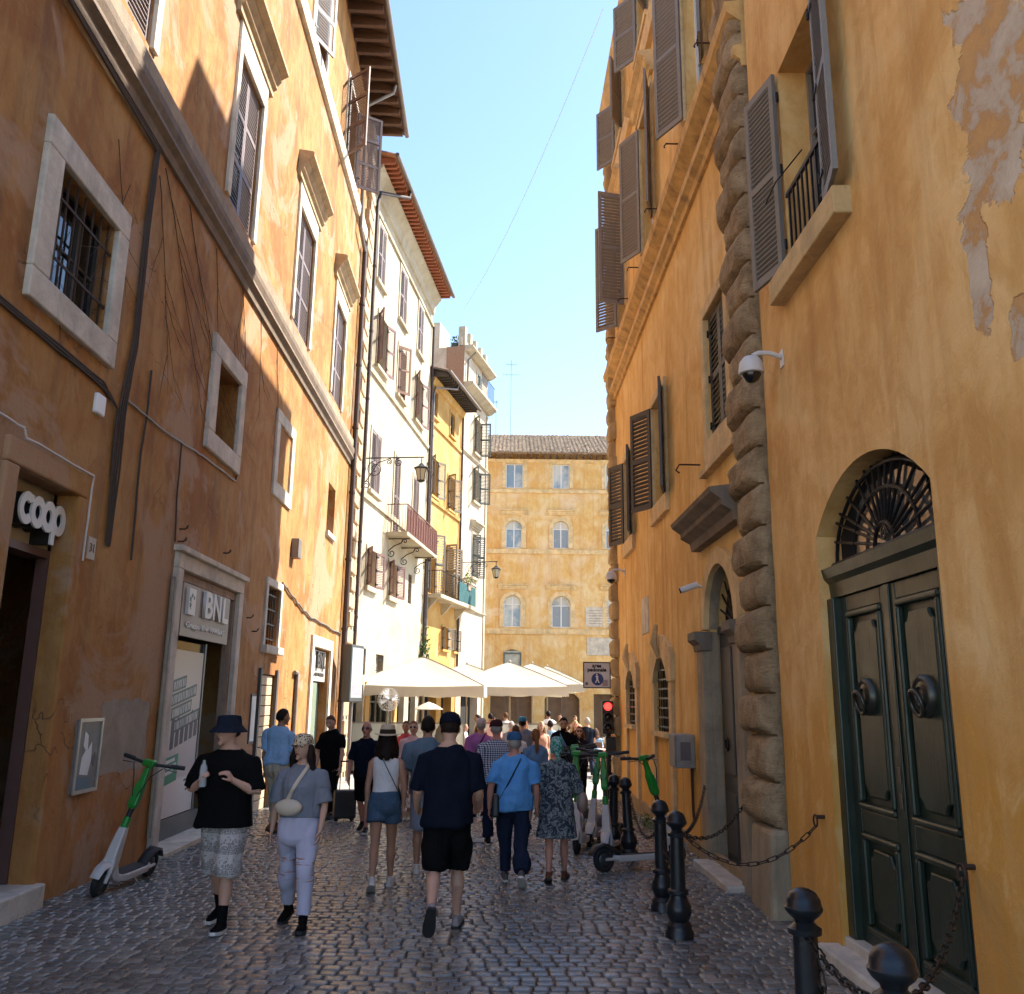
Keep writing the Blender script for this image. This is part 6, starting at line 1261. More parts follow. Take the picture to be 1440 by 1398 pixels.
tabw = ['behind the left middle screen', 'behind the middle screen', 'at the right edge of the terrace', 'at the pink table by the traffic light', 'behind the pink clothed table', 'far back on the right', 'under the middle parasol', 'at the pink table mid square', 'at the back table']
for ti, ((x, y), lab, m) in enumerate(TBL):
    table(x, y, lab, m)
    for dx, dy, a in ((0, -0.62, 0), (0, 0.62, 180), (0.62, 0, 90), (-0.62, 0, -90)):
        o = ch0 if first else copy_tree(ch0); first = False
        o.location = (x+dx, y+dy, gz(y+dy)); o.rotation_euler = (0, 0, R(a)); CH_LOC.append((x+dx, y+dy, a)); tag(o, 'dark wooden cafe chair ' + tabw[ti], 'chair', 'cafe chairs at the restaurant tables')
# ------------------------------------------------------------------ people
def skin(name, col):
    t = NT(name); c = t.mix(t.noise(9, 4), tuple(x*0.86 for x in col), tuple(min(1, x*1.1) for x in col)); t.b.inputs['Subsurface Weight'].default_value = 0.0
    t.bump(t.noise(60, 3), 0.1, 0.002); return t.out(c, 0.55, 0.4)
def cloth(name, col, var=0.12, rough=0.9, scale=5):
    if name in MATS: return MATS[name]
    t = NT(name); c = t.mix(t.noise(scale, 5), tuple(x*(1-var) for x in col), tuple(min(1, x*(1+var)) for x in col))
    t.bump(t.math('ADD', t.noise(13, 3, 0.55, sc=(1, 1, 0.45), dist=1.5), t.noise(30, 2, sc=(1, 1, 0.6))), 0.55, 0.018); MATS[name] = t.out(c, rough, 0.06); return MATS[name]
def printed(name, base, stops, scale, kind='noise', sc=(1, 1, 1)):
    t = NT(name)
    if kind == 'noise': f = t.noise(scale, 3, 0.6, sc=sc, dist=1.2)
    elif kind == 'spots':
        v = t.n('TexVoronoi'); v.inputs['Scale'].default_value = scale; t.L(t.coord(sc), v.inputs['Vector']); f = v.outputs['Distance']
    elif kind == 'check':
        o = t.sep(); fx = t.math('GREATER_THAN', t.math('FRACT', t.math('MULTIPLY', t.math('ADD', o[0], t.math('MULTIPLY', o[1], 0.6)), scale)), 0.5); fz = t.math('GREATER_THAN', t.math('FRACT', t.math('MULTIPLY', o[2], scale)), 0.5); f = t.math('MULTIPLY', t.math('ADD', fx, fz), 0.5)
    elif kind == 'bands':
        o = t.sep(); b = t.math('FRACT', t.math('MULTIPLY', o[2], scale)); v = t.n('TexVoronoi'); v.inputs['Scale'].default_value = 42; t.L(t.coord(), v.inputs['Vector'])
        f = t.math('ADD', t.math('MULTIPLY', b, 0.6), t.math('MULTIPLY', v.outputs['Distance'], 0.7))
    c = t.ramp(f, stops); t.bump(t.noise(9, 4), 0.25, 0.006); return t.out(c, 0.88, 0.2)
SK_L = skin('skin_light', (0.52, 0.30, 0.21)); SK_M = skin('skin_tan', (0.40, 0.215, 0.135)); SK_R = skin('skin_ruddy', (0.46, 0.22, 0.16)); SK_D = skin('skin_olive', (0.31, 0.165, 0.10))
HA_D = cloth('hair_dark', (0.018, 0.012, 0.010), 0.5, 0.5); HA_B = cloth('hair_brown', (0.10, 0.055, 0.03), 0.4, 0.5); HA_G = cloth('hair_grey', (0.32, 0.29, 0.26), 0.3, 0.6); HA_A = cloth('hair_auburn', (0.20, 0.085, 0.035), 0.4, 0.5); HA_BL = cloth('hair_blonde', (0.42, 0.30, 0.16), 0.3, 0.5)
SOLE = simple('shoe_sole', (0.60, 0.58, 0.55), 0.7); SOLE_D = simple('dark_sole', (0.02, 0.02, 0.02), 0.8)
# torso half-widths: z, half width, half depth, y shift
TORSO_M = [(0.78, .150, .095, 0), (0.86, .168, .115, -.012), (0.95, .162, .112, -.006), (1.05, .150, .104, 0), (1.15, .152, .106, .004), (1.27, .172, .118, .006), (1.35, .182, .114, 0), (1.40, .168, .096, -.006), (1.44, .132, .080, -.012), (1.475, .092, .068, -.012), (1.51, .062, .060, -.006)]
TORSO_F = [(0.78, .150, .100, 0), (0.86, .172, .120, -.016), (0.95, .160, .108, -.008), (1.06, .128, .092, 0), (1.15, .132, .096, .006), (1.26, .150, .122, .018), (1.34, .156, .106, .008), (1.39, .146, .088, -.002), (1.43, .112, .074, -.008), (1.465, .076, .060, -.010), (1.50, .054, .053, -.004)]
def tor(T, z):
    if z <= T[0][0]: return T[0][1:]
    for a, b in zip(T, T[1:]):
        if z <= b[0]: k = (z-a[0])/(b[0]-a[0]); return tuple(a[i]+(b[i]-a[i])*k for i in (1, 2, 3))
    return T[-1][1:]
def voxel(name, mb, mat, parent, vox, smooth=4, fold=0.0, fscale=(7, 7, 2.6), seed=0.0, M=None):
    if M is not None: mb.v = [tuple(M @ Vector(p)) for p in mb.v]
    me = bpy.data.meshes.new(name); me.from_pydata(mb.v, [], mb.f)
    bm = bmesh.new(); bm.from_mesh(me); bmesh.ops.recalc_face_normals(bm, faces=bm.faces); bm.to_mesh(me); bm.free()
    ob = bpy.data.objects.new(name, me)
    r = ob.modifiers.new('r', 'REMESH'); r.mode = 'VOXEL'; r.voxel_size = vox; r.use_smooth_shade = True
    if smooth: s = ob.modifiers.new('s', 'SMOOTH'); s.factor = 0.5; s.iterations = smooth
    nm = evaluated_mesh(ob); nm.name = name
    bpy.data.objects.remove(ob); bpy.data.meshes.remove(me)
    if fold and len(nm.vertices):
        n = len(nm.vertices); co = np.empty(n*3, np.float32); nm.vertices.foreach_get('co', co); no = np.empty(n*3, np.float32); nm.vertex_normals.foreach_get('vector', no)
        co = co.reshape(-1, 3); no = no.reshape(-1, 3); rs = np.random.RandomState(int(abs(seed)*97) % 9999); d = np.zeros(n, np.float32)
        for q in range(9):
            fr = rs.uniform(0.6, 2.6); k = rs.normal(size=3)*np.array(fscale)*fr; ph = rs.uniform(0, 6.28); wv = np.sin(co @ k + ph + 1.3*np.sin(co @ (rs.normal(size=3)*9) + ph)); d += (wv/(fr**0.5)*0.42).astype(np.float32)
        d = np.maximum(d, -0.30)
        co += no*(d*fold)[:, None]; nm.vertices.foreach_set('co', co.ravel()); nm.update()
    nm.shade_smooth(); nm.materials.clear(); nm.materials.append(mat)
    o = bpy.data.objects.new(name, nm); COL.objects.link(o); o.parent = parent; return o
def hand(mb, w, hd, out, palm, curl, s):
    "palm, four unequal bent fingers and a thumb; out = thumb side, palm = palm normal"
    w, hd, out, palm = Vector(w), Vector(hd).normalized(), Vector(out), Vector(palm)
    out = (out - hd*out.dot(hd)).normalized(); palm = hd.cross(out) * (1 if hd.cross(out).dot(palm) >= 0 else -1)
    mb.tube([w-hd*0.01*s, w+hd*0.03*s, w+hd*0.065*s, w+hd*0.088*s], [0.026*s, 0.036*s, 0.041*s, 0.036*s], 10, flat=0.40, side=out)
    for k, (off, L_) in enumerate(((0.029, 0.072), (0.010, 0.082), (-0.010, 0.076), (-0.028, 0.060))):
        p = w + hd*(0.084 - abs(off)*0.25)*s + out*off*s; d = hd.copy(); pts = [p - hd*0.012*s, p]
        for j in range(3):
            a = curl*(0.65, 1.0, 0.75)[j] + 0.06*k; d = (d*math.cos(a) + palm*math.sin(a)).normalized(); p = p + d*L_*s*(0.45, 0.32, 0.25)[j]; pts.append(p)
        mb.tube(pts, [0.0098*s, 0.0098*s, 0.0090*s, 0.0083*s, 0.0065*s], 8); mb.ell(pts[-1], (0.0065*s,)*3, 8, 5)
    p = w + hd*0.022*s + out*0.030*s; d = (hd*0.75 + out*0.62 + palm*0.25).normalized(); pts = [p]
    for j in range(3): p = p + d*(0.036, 0.030, 0.024)[j]*s; pts.append(p); d = (d + hd*0.22 + palm*curl*0.30 - out*0.15).normalized()
    mb.tube(pts, [0.014*s, 0.012*s, 0.0105*s, 0.0075*s], 8); mb.ell(pts[-1], (0.0075*s,)*3, 8, 5)
def person(label, x, y, head, H=1.75, sex='m', build=1.0, legs=((0.15, 0.1, 0), (-0.2, 0.25, 0)), arms=None, lean=0.0, yaw=0.0, nod=0.0, sk=SK_L, hair=('short', HA_D), top=None, bottom=None, shoes=None, hat=None, vox=0.012, face=False, extra=(), seat=None, group=None, abd=0.0, belly=0.0, zoff=0.0):
    s = H/1.75; P = empty('person', (x, y, gz(y)+zoff), R(head), label, 'person', group)
    T = TORSO_M if sex == 'm' else TORSO_F
    T = [(z, w*build, d*build*(1+belly*max(0, 1-abs(z-1.08)/0.25)), yy + 0.05*belly*max(0, 1-abs(z-1.08)/0.25)) for z, w, d, yy in T]
    fx = 0.086*min(build, 1.1); sw = (0.185 if sex == 'm' else 0.158)*build
    # pose legs: (thigh forward, knee bend, foot pitch) left then right
    J = {}
    for i, sg in enumerate((-1, 1)):
        a, b, fp = legs[i][:3]; hip = Vector((sg*fx, 0, 0.90)); ab = abd + (legs[i][3] if len(legs[i]) > 3 else 0)
        kn = hip + 0.425*Vector((sg*math.sin(ab), math.sin(a)*math.cos(ab), -math.cos(a)*math.cos(ab))); an = kn + 0.405*Vector((sg*math.sin(ab)*0.6, math.sin(a-b), -math.cos(a-b)))
        J[sg] = (hip, kn, an, fp)
    low = min(min(j[2].z - 0.085*math.cos(j[3]), j[2].z - 0.085*math.cos(j[3]) + 0.17*math.sin(j[3]), j[2].z - 0.085*math.cos(j[3]) - 0.06*math.sin(j[3])) for j in J.values())
    dz = -low if seat is None else seat - 0.82
    sh = lambda v: Vector((v.x, v.y + math.tan(lean)*max(0, v.z-0.93), v.z))
    G = Matrix.Scale(s, 4) @ Matrix.Translation((0, 0, dz))
    hp = sh(Vector((0, 0, 1.52))); HM = G @ Matrix.Translation(hp) @ Matrix.Rotation(R(-yaw), 4, 'Z') @ Matrix.Rotation(R(nod), 4, 'X')
    n = 16
    def rg(z, w, d, yy, off=0.0): return [sh(Vector(((w+off)*math.copysign(abs(math.cos(2*math.pi*k/n))**0.86, math.cos(2*math.pi*k/n)), yy + (d+off)*math.copysign(abs(math.sin(2*math.pi*k/n))**0.92, math.sin(2*math.pi*k/n)), z))) for k in range(n)]
    # ---- body
    under = -0.020 if top and top[0] != 'vest' else -0.006
    B = MB(); B.loft([rg(*t_, off=under if t_[0] < 1.46 else -0.006) for t_ in T])
    B.tube([sh(Vector((0, -0.012, 1.44))), sh(Vector((0, 0.0, 1.50))), sh(Vector((0, 0.016, 1.57)))], [0.062*(1 if sex == 'm' else .82), 0.056*(1 if sex == 'm' else .82), 0.055*(1 if sex == 'm' else .82)], 12)
    lm = (1.0 if sex == 'm' else 0.95)*(0.6+0.4*build)
    for sg, (hip, kn, an, fp) in J.items():
        d = (an-kn).normalized(); back = Vector((0, -1, 0)) - d*Vector((0, -1, 0)).dot(d)
        B.cap_chain([hip, hip.lerp(kn, 0.35), hip.lerp(kn, 0.75), kn, kn.lerp(an, 0.15), kn.lerp(an, 0.34)+back*0.014, kn.lerp(an, 0.65)+back*0.006, an.lerp(kn, 0.06)], [0.088*lm, 0.084*lm, 0.064*lm, 0.054*lm, 0.051*lm, 0.057*lm, 0.042*lm, 0.034*lm], 12)
    A = arms or (((0, -0.1, -1), (0, 0.15, -1)), ((0, 0.15, -1), (0, 0.3, -1)))
    AJ = {}
    for i, sg in enumerate((-1, 1)):
        u, v = Vector(A[i][0]), Vector(A[i][1]); u.x = u.x*sg if True else u.x; v.x = v.x*sg
        u = (u + Vector((sg*0.10, 0, 0))).normalized(); v.normalize(); S_ = sh(Vector((sg*sw, -0.008, 1.375)))
        E_ = S_ + u*0.285; W_ = E_ + v*0.245; hd = v if len(A[i]) < 3 else Vector((A[i][2][0]*sg, A[i][2][1], A[i][2][2])).normalized(); curl = A[i][3] if len(A[i]) > 3 else 0.38
        AJ[sg] = (S_, E_, W_, hd, curl); am = (1.0 if sex == 'm' else 0.84)*(0.6+0.4*build)
        B.cap_chain([S_ - Vector((sg*0.03, 0, 0)), S_ + u*0.04, S_.lerp(E_, 0.55), E_, E_.lerp(W_, 0.25), E_.lerp(W_, 0.7), W_], [0.044*am, (0.048 if under < -0.01 else 0.054)*am, 0.045*am, 0.039*am, 0.041*am, 0.031*am, 0.025*am], 12)
        out = Vector((0, 1, 0)) if abs(hd.y) < 0.75 else Vector((0, 0, 1))
        if len(A[i]) > 4: out = Vector((A[i][4][0]*sg, A[i][4][1], A[i][4][2]))
        hand(B, W_, hd, out, Vector((-sg, 0, 0)), curl, 1.0 if sex == 'm' else 0.9)
    # head
    hb = MB(); hw, hdp, hh = (0.080, 0.101, 0.122) if sex == 'm' else (0.076, 0.096, 0.117)
    m_, k_ = 18, 24; rings = []; hc = Vector((0, 0.022, 0.108))
    for i in range(m_+1):
        ph = math.pi*i/m_; a = max(math.sin(ph), 0.02); zz = -math.cos(ph); ring = []
        for k in range(k_):
            cx, cy = math.cos(2*math.pi*k/k_), math.sin(2*math.pi*k/k_); w = 1 - 0.26*max(0, -zz-0.1)**1.3; f = 1.0
            if cy > 0: f = 1.0 - 0.06*max(0, zz) + (0.05 if zz < -0.55 else 0); 
            if cy < 0 and zz < -0.25: f = 1 - 0.45*min(1, (-zz-0.25)*1.6)
            if cy > 0.55 and abs(abs(cx) - 0.40) < 0.2 and 0.0 < zz < 0.26: f -= 0.055      # eye sockets
            ring.append(Vector((hw*a*cx*w, hdp*a*cy*f, hh*zz)))
        rings.append([hc + q for q in ring])
    hb.loft(rings)
    nz = hc + Vector((0, hdp, 0)); hb.tube([nz + Vector((0, -0.010, 0.022)), nz + Vector((0, 0.006, -0.004)), nz + Vector((0, 0.020, -0.026)), nz + Vector((0, -0.004, -0.036))], [0.009, 0.010, 0.0145, 0.010], 8)
    hb.ell(nz + Vector((0, -0.012, -0.062)), (0.024, 0.014, 0.012), 10, 6); hb.ell(hc + Vector((0, hdp*0.80, -hh*0.86)), (0.026, 0.02, 0.018), 10, 6)
    for sg in (-1, 1): hb.ell(hc + Vector((sg*(hw+0.004), -0.012, -0.012)), (0.009, 0.019, 0.031), 8, 6)
    hb.v = [tuple(G.inverted() @ (HM @ Vector(p))) for p in hb.v]; B.v += []; off = len(B.v); B.v += hb.v; B.f += [tuple(i+off for i in f) for f in hb.f]
    voxel('body', B, sk, P, vox*s, 2 if vox < 0.01 else 1, M=G)
    HD = lambda mb, nm, mat, sm=50, par=P: (setattr(mb, 'v', [tuple(HM @ Vector(p)) for p in mb.v]), mb.build(nm, mat, par, smooth=sm))[1]
    # ---- hair
    hk, hm = hair
    if hk != 'bald':
        H_ = MB(); rings = []
        for i in range(13):
            ph = math.pi*i/12; a = max(math.sin(ph), 0.02); zz = -math.cos(ph); ring = []
            for k in range(20):
                cx, cy = math.cos(2*math.pi*k/20), math.sin(2*math.pi*k/20)
                r = 1.09 + 0.02*math.sin(k*2.7+i)
                if (cy > 0.15 and zz < 0.55 - 0.2*(1-cy)) or (cy > -0.25 and zz < -0.15) or (zz < -0.45 and hk == 'short'): r = 0.86
                ring.append(hc + Vector((hw*a*cx*r, hdp*a*cy*r - 0.004, hh*zz*(1.06 if r > 1 else 0.9) + 0.002)))
            rings.append(ring)
        H_.loft(rings); HD(H_, 'hair', hm, 60)
        if hk in ('long', 'waist'):
            L_ = MB(); e = -0.20 if hk == 'long' else -0.40
            for q in range(9):
                a = R(180 + 180*(q+0.5)/9) if hk == 'long' else R(170 + 200*(q+0.5)/9); cx, cy = math.cos(a), math.sin(a)
                p0 = hc + Vector((hw*cx*1.0, hdp*cy*0.95, 0.03)); p1 = hc + Vector((hw*cx*1.25, hdp*cy*1.1, -0.10)); p2 = hc + Vector((hw*cx*(1.5 if cy > -0.3 else 1.1) , hdp*cy*1.15-0.03, -0.20)); p3 = hc + Vector((hw*cx*(1.5 if cy > -0.3 else 1.0)+0.008*math.sin(q*5), hdp*cy*1.1-0.05, e-0.06*abs(math.sin(q*2.1))))
                L_.tube([p0, p1, p2, p3], [0.030, 0.036, 0.034, 0.012], 8)
            L_.v = [tuple(HM @ Vector(p)) for p in L_.v]; voxel('long_hair', L_, hm, P, 0.010, 2, fold=0.006, fscale=(38, 38, 5))
        if hk == 'pony':
            L_ = MB().tube([hc + Vector((0, -hdp*0.95, 0.05)), hc + Vector((0, -hdp*1.35, 0.03)), hc + Vector((0.01, -hdp*1.5, -0.10)), hc + Vector((0.015, -hdp*1.4, -0.24)), hc + Vector((0.01, -hdp*1.35, -0.34))], [0.022, 0.034, 0.038, 0.030, 0.006], 10); HD(L_, 'ponytail', hm, 80)
        if hk == 'bun': HD(MB().ell(hc + Vector((0, -hdp*1.15, 0.05)), (0.04, 0.035, 0.04)), 'hair_bun', hm, 80)
    if face:
        ed = hc + Vector((0, hdp*0.90, 0.012))
        for sg in (-1, 1):
            HD(MB().ell(ed + Vector((sg*0.031, -0.006, 0)), (0.014, 0.010, 0.0075), 10, 6), 'eye', simple('eye_dark', (0.03, 0.02, 0.016), 0.2, bump=0), 80)
            HD(MB().tube([ed + Vector((sg*0.016, 0.006, 0.018)), ed + Vector((sg*0.032, 0.004, 0.022)), ed + Vector((sg*0.048, -0.008, 0.017))], [0.004, 0.0045, 0.003], 6), 'eyebrow', hm, 80)
        HD(MB().ell(hc + Vector((0, hdp*0.955, -0.060)), (0.022, 0.010, 0.0075), 12, 6), 'lips', simple('lip_red', (0.30, 0.09, 0.08), 0.4, bump=0), 80)
    # ---- clothes
    def torso_cloth(z0, z1, off, loose, wid=None):
        rr = []; zs = [z0 + (1.33-z0)*i/6 for i in range(6)] + [1.33, 1.37, 1.40, 1.425, 1.45, z1] if z1 > 1.46 else [z0 + (z1-z0)*i/10 for i in range(11)]
        for z in zs:
            w, d, yy = tor(T, z); cw, cd, _ = tor(T, 1.30)
            if z < 1.30: w = w + (max(w, cw) - w)*loose; d = d + (max(d, cd*0.98) - d)*loose
            if wid: w, d = w*wid, d*wid
            fl_ = 0.022*max(0, (1.15-z)/0.3)*loose
            rr.append(rg(z, w, d, yy, (off if z < 1.40 else off*0.65) + fl_))
        return rr
    if top:
        kind, m, o = top[0], top[1], dict(hem=0.86, off=0.016, loose=0.7, sleeve=0.72, sr=0.072, fold=0.021, neck=1.478)
        if len(top) > 2: o.update(top[2])
        C_ = MB(); C_.loft(torso_cloth(o['hem'], o['neck'], o['off'], o['loose']))
        if o['sleeve'] > 0:
            for sg, (S_, E_, W_, hd, cu) in AJ.items():
                f = o['sleeve']; pts = [S_ - Vector((sg*0.055, 0, -0.012)), S_ + Vector((sg*0.004, 0, -0.002))]; rad = [0.062, 0.068]
                if f <= 1: pts += [S_.lerp(E_, f*0.5), S_.lerp(E_, f)]; rad += [o['sr']*0.96, o['sr']]
                else: pts += [S_.lerp(E_, 0.6), E_, E_.lerp(W_, f-1)]; rad += [o['sr']*0.9, o['sr']*0.8, o['sr']*0.66]
                C_.tube(pts, [r*(0.6+0.4*build) for r in rad], 14)
        voxel('shirt' if kind != 'dress' else 'bodice', C_, m, P, max(vox, 0.010)*s, 3, fold=o['fold'], seed=x*3.1+y, M=G)
    if bottom:
        kind, m, o = bottom[0], bottom[1], dict(waist=1.0, off=0.014, hem=0.0, r=(0.098, 0.090, 0.075, 0.062), fold=0.017)
        if len(bottom) > 2: o.update(bottom[2])
        C_ = MB()
        if kind in ('shorts', 'trousers'):
            C_.loft([[p*0.0 + Vector((p.x*0.45, p.y*0.5, 0.735)) for p in rg(0.79, *tor(T, 0.79), off=0)], [Vector((p.x*0.85, p.y*0.85, 0.765)) for p in rg(0.79, *tor(T, 0.79), off=0)]] + [rg(z, *tor(T, z), off=o['off']) for z in (0.80, 0.84, 0.90, 0.96, o['waist'])])
            for sg, (hip, kn, an, fp) in J.items():
                h = o['hem']; r0, r1, r2, r3 = [q*(0.55+0.45*build) for q in o['r']]
                if kind == 'shorts':
                    e = hip.lerp(kn, h) if h <= 1 else kn.lerp(an, h-1)
                    pts = [hip + Vector((0, -0.008, 0.02)), hip.lerp(kn, 0.5*min(h, 1)), e] if h <= 1 else [hip + Vector((0, -0.008, 0.02)), hip.lerp(kn, 0.6), kn, e]; C_.tube(pts, [r0, r1, r2] if h <= 1 else [r0, r1, (r1+r2)/2, r2], 14)
                else: C_.tube([hip + Vector((0, -0.008, 0.02)), hip.lerp(kn, 0.55), kn, kn.lerp(an, 0.45) + Vector((0, -0.01, 0)), kn.lerp(an, 0.92-o['hem'])], [r0, r1, r2, (r2+r3)/2, r3], 14)
        else:                                   # skirt or dress: cone to the hem
            z0 = o['hem']; fl = o.get('flare', 0.05)
            rr = []
            for i in range(9):
                z = z0 + (o['waist']-z0)*i/8; w, d, yy = tor(T, max(z, 0.86)); k = max(0, (0.90-z))/(0.90-z0+1e-6)
                sway = 0.5*(J[-1][1].y + J[1][1].y)*k; rr.append([p + Vector((0, sway, 0)) for p in rg(z, w + fl*k, d + (fl+0.02)*k, yy, o['off'])])
            C_.loft(rr)
        voxel({'shorts': 'shorts', 'trousers': 'trousers', 'skirt': 'skirt', 'dress': 'dress_skirt'}[kind], C_, m, P, max(vox, 0.010)*s, 3, fold=o['fold'], seed=y*1.7-x, fscale=(8, 8, 2.2), M=G)
    if shoes:
        kind, m = shoes[:2]; sm = shoes[2] if len(shoes) > 2 else SOLE
        for sg, (hip, kn, an, fp) in J.items():
            fd = Vector((sg*0.12, math.cos(fp), math.sin(fp))).normalized(); up = Vector((0, -math.sin(fp), math.cos(fp))); sd = fd.cross(up).normalized()
            base = an - up*0.085; F_ = MB(); rr = []
            hgt = dict(sneaker=1.0, high=1.0, sandal=0.85).get(kind, 1.0)
            for t_, w, h0 in ((-0.075, 0.022, 0.045), (-0.060, 0.034, 0.075), (-0.02, 0.038, 0.088), (0.04, 0.042, 0.080), (0.10, 0.047, 0.056), (0.15, 0.046, 0.045), (0.185, 0.036, 0.036), (0.205, 0.016, 0.022)):
                c = base + fd*t_ + up*0.018; rr.append([c + sd*(w*math.cos(2*math.pi*k/12)) + up*(max(0, math.sin(2*math.pi*k/12))*h0*hgt - 0.0) for k in range(12)])
            F_.loft(rr)
            if kind == 'high': F_.tube([an - up*0.02, an + (kn-an).normalized()*0.13], [0.044, 0.046], 12)
            else: F_.tube([an - up*0.03, an + (kn-an).normalized()*0.02], [0.042, 0.040], 12)
            sh_o = voxel('shoe', F_, m, P, max(vox, 0.008)*s*0.9, 2, M=G)
            S_ = MB(); S_.loft([[base + fd*t_ + sd*(w*1.08*c_) + up*h_ for c_, h_ in ((-1, 0), (1, 0), (1, 0.026), (-1, 0.026))] for t_, w in ((-0.080, 0.024), (-0.055, 0.036), (0.02, 0.040), (0.10, 0.048), (0.165, 0.045), (0.21, 0.020))])
            S_.v = [tuple(G @ Vector(p)) for p in S_.v]; S_.build('sole', sm, sh_o, smooth=30)
    # ---- head gear
    if hat:
        kind, m = hat[:2]
        if kind == 'cap':
            C_ = MB(); C_.loft([[hc + Vector((hw*1.17*r*math.cos(2*math.pi*k/24), hdp*1.17*r*math.sin(2*math.pi*k/24)-0.003, z)) for k in range(24)] for r, z in ((1.0, 0.038), (1.01, 0.055), (0.98, 0.085), (0.85, 0.118), (0.55, 0.137), (0.1, 0.142))])
            if len(hat) < 4 or not hat[3]:
                br = MB(); br.loft([[hc + Vector((0.062*u, hdp*0.98*math.sqrt(max(0, 1-(0.062*u/(hw*1.25))**2)) + L_*math.sqrt(max(0, 1-u*u)), 0.045 - 0.018*u*u - 0.10*L_ + dz_)) for u in [-1+0.125*j for j in range(17)]] for L_, dz_ in ((0, 0), (0.045, 0), (0.090, -0.004), (0.090, -0.010), (0.0, -0.006))], closed=True)
                cp = HD(C_, 'cap', m, 50); HD(br, 'peak', hat[2] if len(hat) > 2 else m, 40, cp)
            else: HD(C_, 'cap', m, 50)
        if kind == 'bucket':
            C_ = MB(); C_.loft([[hc + Vector((hw*r*math.cos(2*math.pi*k/28), hdp*r*math.sin(2*math.pi*k/28), z)) for k in range(28)] for r, z in ((1.75, -0.005), (1.78, -0.008), (1.76, -0.002), (1.25, 0.048), (1.18, 0.055), (1.10, 0.115), (1.0, 0.135), (0.5, 0.142), (0.05, 0.143))]); HD(C_, 'bucket_hat', m, 50)
        if kind == 'straw':
            C_ = MB(); C_.loft([[hc + Vector((hw*r*math.cos(2*math.pi*k/32), hdp*r*0.96*math.sin(2*math.pi*k/32), z + 0.018*abs(math.cos(2*math.pi*k/32))**2*(1 if r > 1.6 else 0))) for k in range(32)] for r, z in ((2.05, 0.018), (2.06, 0.022), (1.6, 0.030), (1.22, 0.036), (1.20, 0.050), (1.10, 0.115), (1.0, 0.138), (0.7, 0.142), (0.4, 0.128), (0.05, 0.126))]); h_ = HD(C_, 'straw_hat', m, 50)
            D_ = MB(); D_.loft([[hc + Vector((hw*r*math.cos(2*math.pi*k/32), hdp*r*0.96*math.sin(2*math.pi*k/32), z)) for k in range(32)] for r, z in ((1.245, 0.040), (1.235, 0.052), (1.165, 0.088), (1.14, 0.088))]); HD(D_, 'hat_band', hat[2], 50, h_)
        if kind == 'scarf':
            C_ = MB(); C_.loft([[hc + Vector((hw*r*math.cos(2*math.pi*k/24), hdp*r*math.sin(2*math.pi*k/24)-0.006, z)) for k in range(24)] for r, z in ((0.98, -0.072), (1.14, -0.03), (1.22, 0.03), (1.17, 0.08), (0.9, 0.122), (0.4, 0.140), (0.05, 0.142))]); C_.tube([hc + Vector((0, -hdp*1.0, -0.06)), hc + Vector((0.02, -hdp*1.25, -0.10)), hc + Vector((0.03, -hdp*1.2, -0.17))], [0.025, 0.03, 0.012], 8); HD(C_, 'headscarf', m, 60)
    for e in extra:
        k = e[0]
        if k == 'glasses':
            ed = hc + Vector((0, hdp*0.95, 0.012)); g = MB()
            for sg in (-1, 1): g.ell(ed + Vector((sg*0.033, -0.002, -0.002)), (0.028, 0.008, 0.021), 12, 6)
            for sg in (-1, 1): g.tube([ed + Vector((sg*0.058, -0.012, 0.004)), hc + Vector((sg*(hw+0.006), 0.0, 0.014))], 0.003, 5)
            g.tube([ed + Vector((-0.01, 0.006, 0.004)), ed + Vector((0.01, 0.006, 0.004))], 0.003, 5); HD(g, 'sunglasses', glassy('sunglass', (0.008, 0.008, 0.01), 0.1), 60)
        if k == 'beard': HD(MB().ell(hc + Vector((0, hdp*0.55, -hh*0.72)), (0.055, 0.052, 0.045), 12, 8), 'beard', e[1], 80)
        if k == 'strap':                        # cross-body strap: over shoulder (x0) to opposite hip (x1)
            x0, x1, m, w = e[1], e[2], e[3], e[4] if len(e) > 4 else 0.018; zt_, zb_ = 1.475, e[5] if len(e) > 5 else 0.98; pts = []; N_ = 14
            so = (e[6] if len(e) > 6 else 0.034)
            for side in (-1, 1):
                seg = []
                for i in range(N_+1):
                    u = i/N_; xx = x0 + (x1-x0)*u; z = zt_ + (zb_-zt_)*u; tw, td, ty = tor(T, z); cw, cd, _ = tor(T, 1.30)
                    if z < 1.3: tw = max(tw, cw*0.97); td = max(td, cd*0.95)
                    yy = side*((td+so-0.004)*math.sqrt(max(0.0, 1-(min(abs(xx), tw)/(tw+so))**2))) + ty
                    if i == 0: yy *= 0.25
                    seg.append(sh(Vector((xx, yy, z + (0.03 if i == 0 else 0)))))
                pts.append(seg)
            loop = pts[0] + pts[1][::-1]; mb = MB().tube(loop, w, 8, flat=0.22, closed=True, side=(0, 0, 1)); mb.v = [tuple(G @ Vector(p)) for p in mb.v]; mb.build('bag_strap', m, P, smooth=60)
        if k == 'blob':                         # soft bag: centre, radii, material, name
            mb = MB().ell(e[1], e[2], 14, 10); 
            mb.v = [tuple(G @ Vector(p)) for p in mb.v]; mb.build(e[4], e[3], P, smooth=80)
        if k == 'boxy':
            c, r = Vector(e[1]), e[2]; mb = MB().hexa([c + Vector((sx*r[0]*q, sy*r[1]*q2, sz*r[2])) for sz, q, q2 in ((-1, 1, 1), (1, 0.8, 0.55)) for sx, sy in ((-1, -1), (1, -1), (1, 1), (-1, 1))]); mb.v = [tuple(G @ Vector(p)) for p in mb.v]; mb.build(e[4], e[3], P, bevel=0.025, smooth=40)
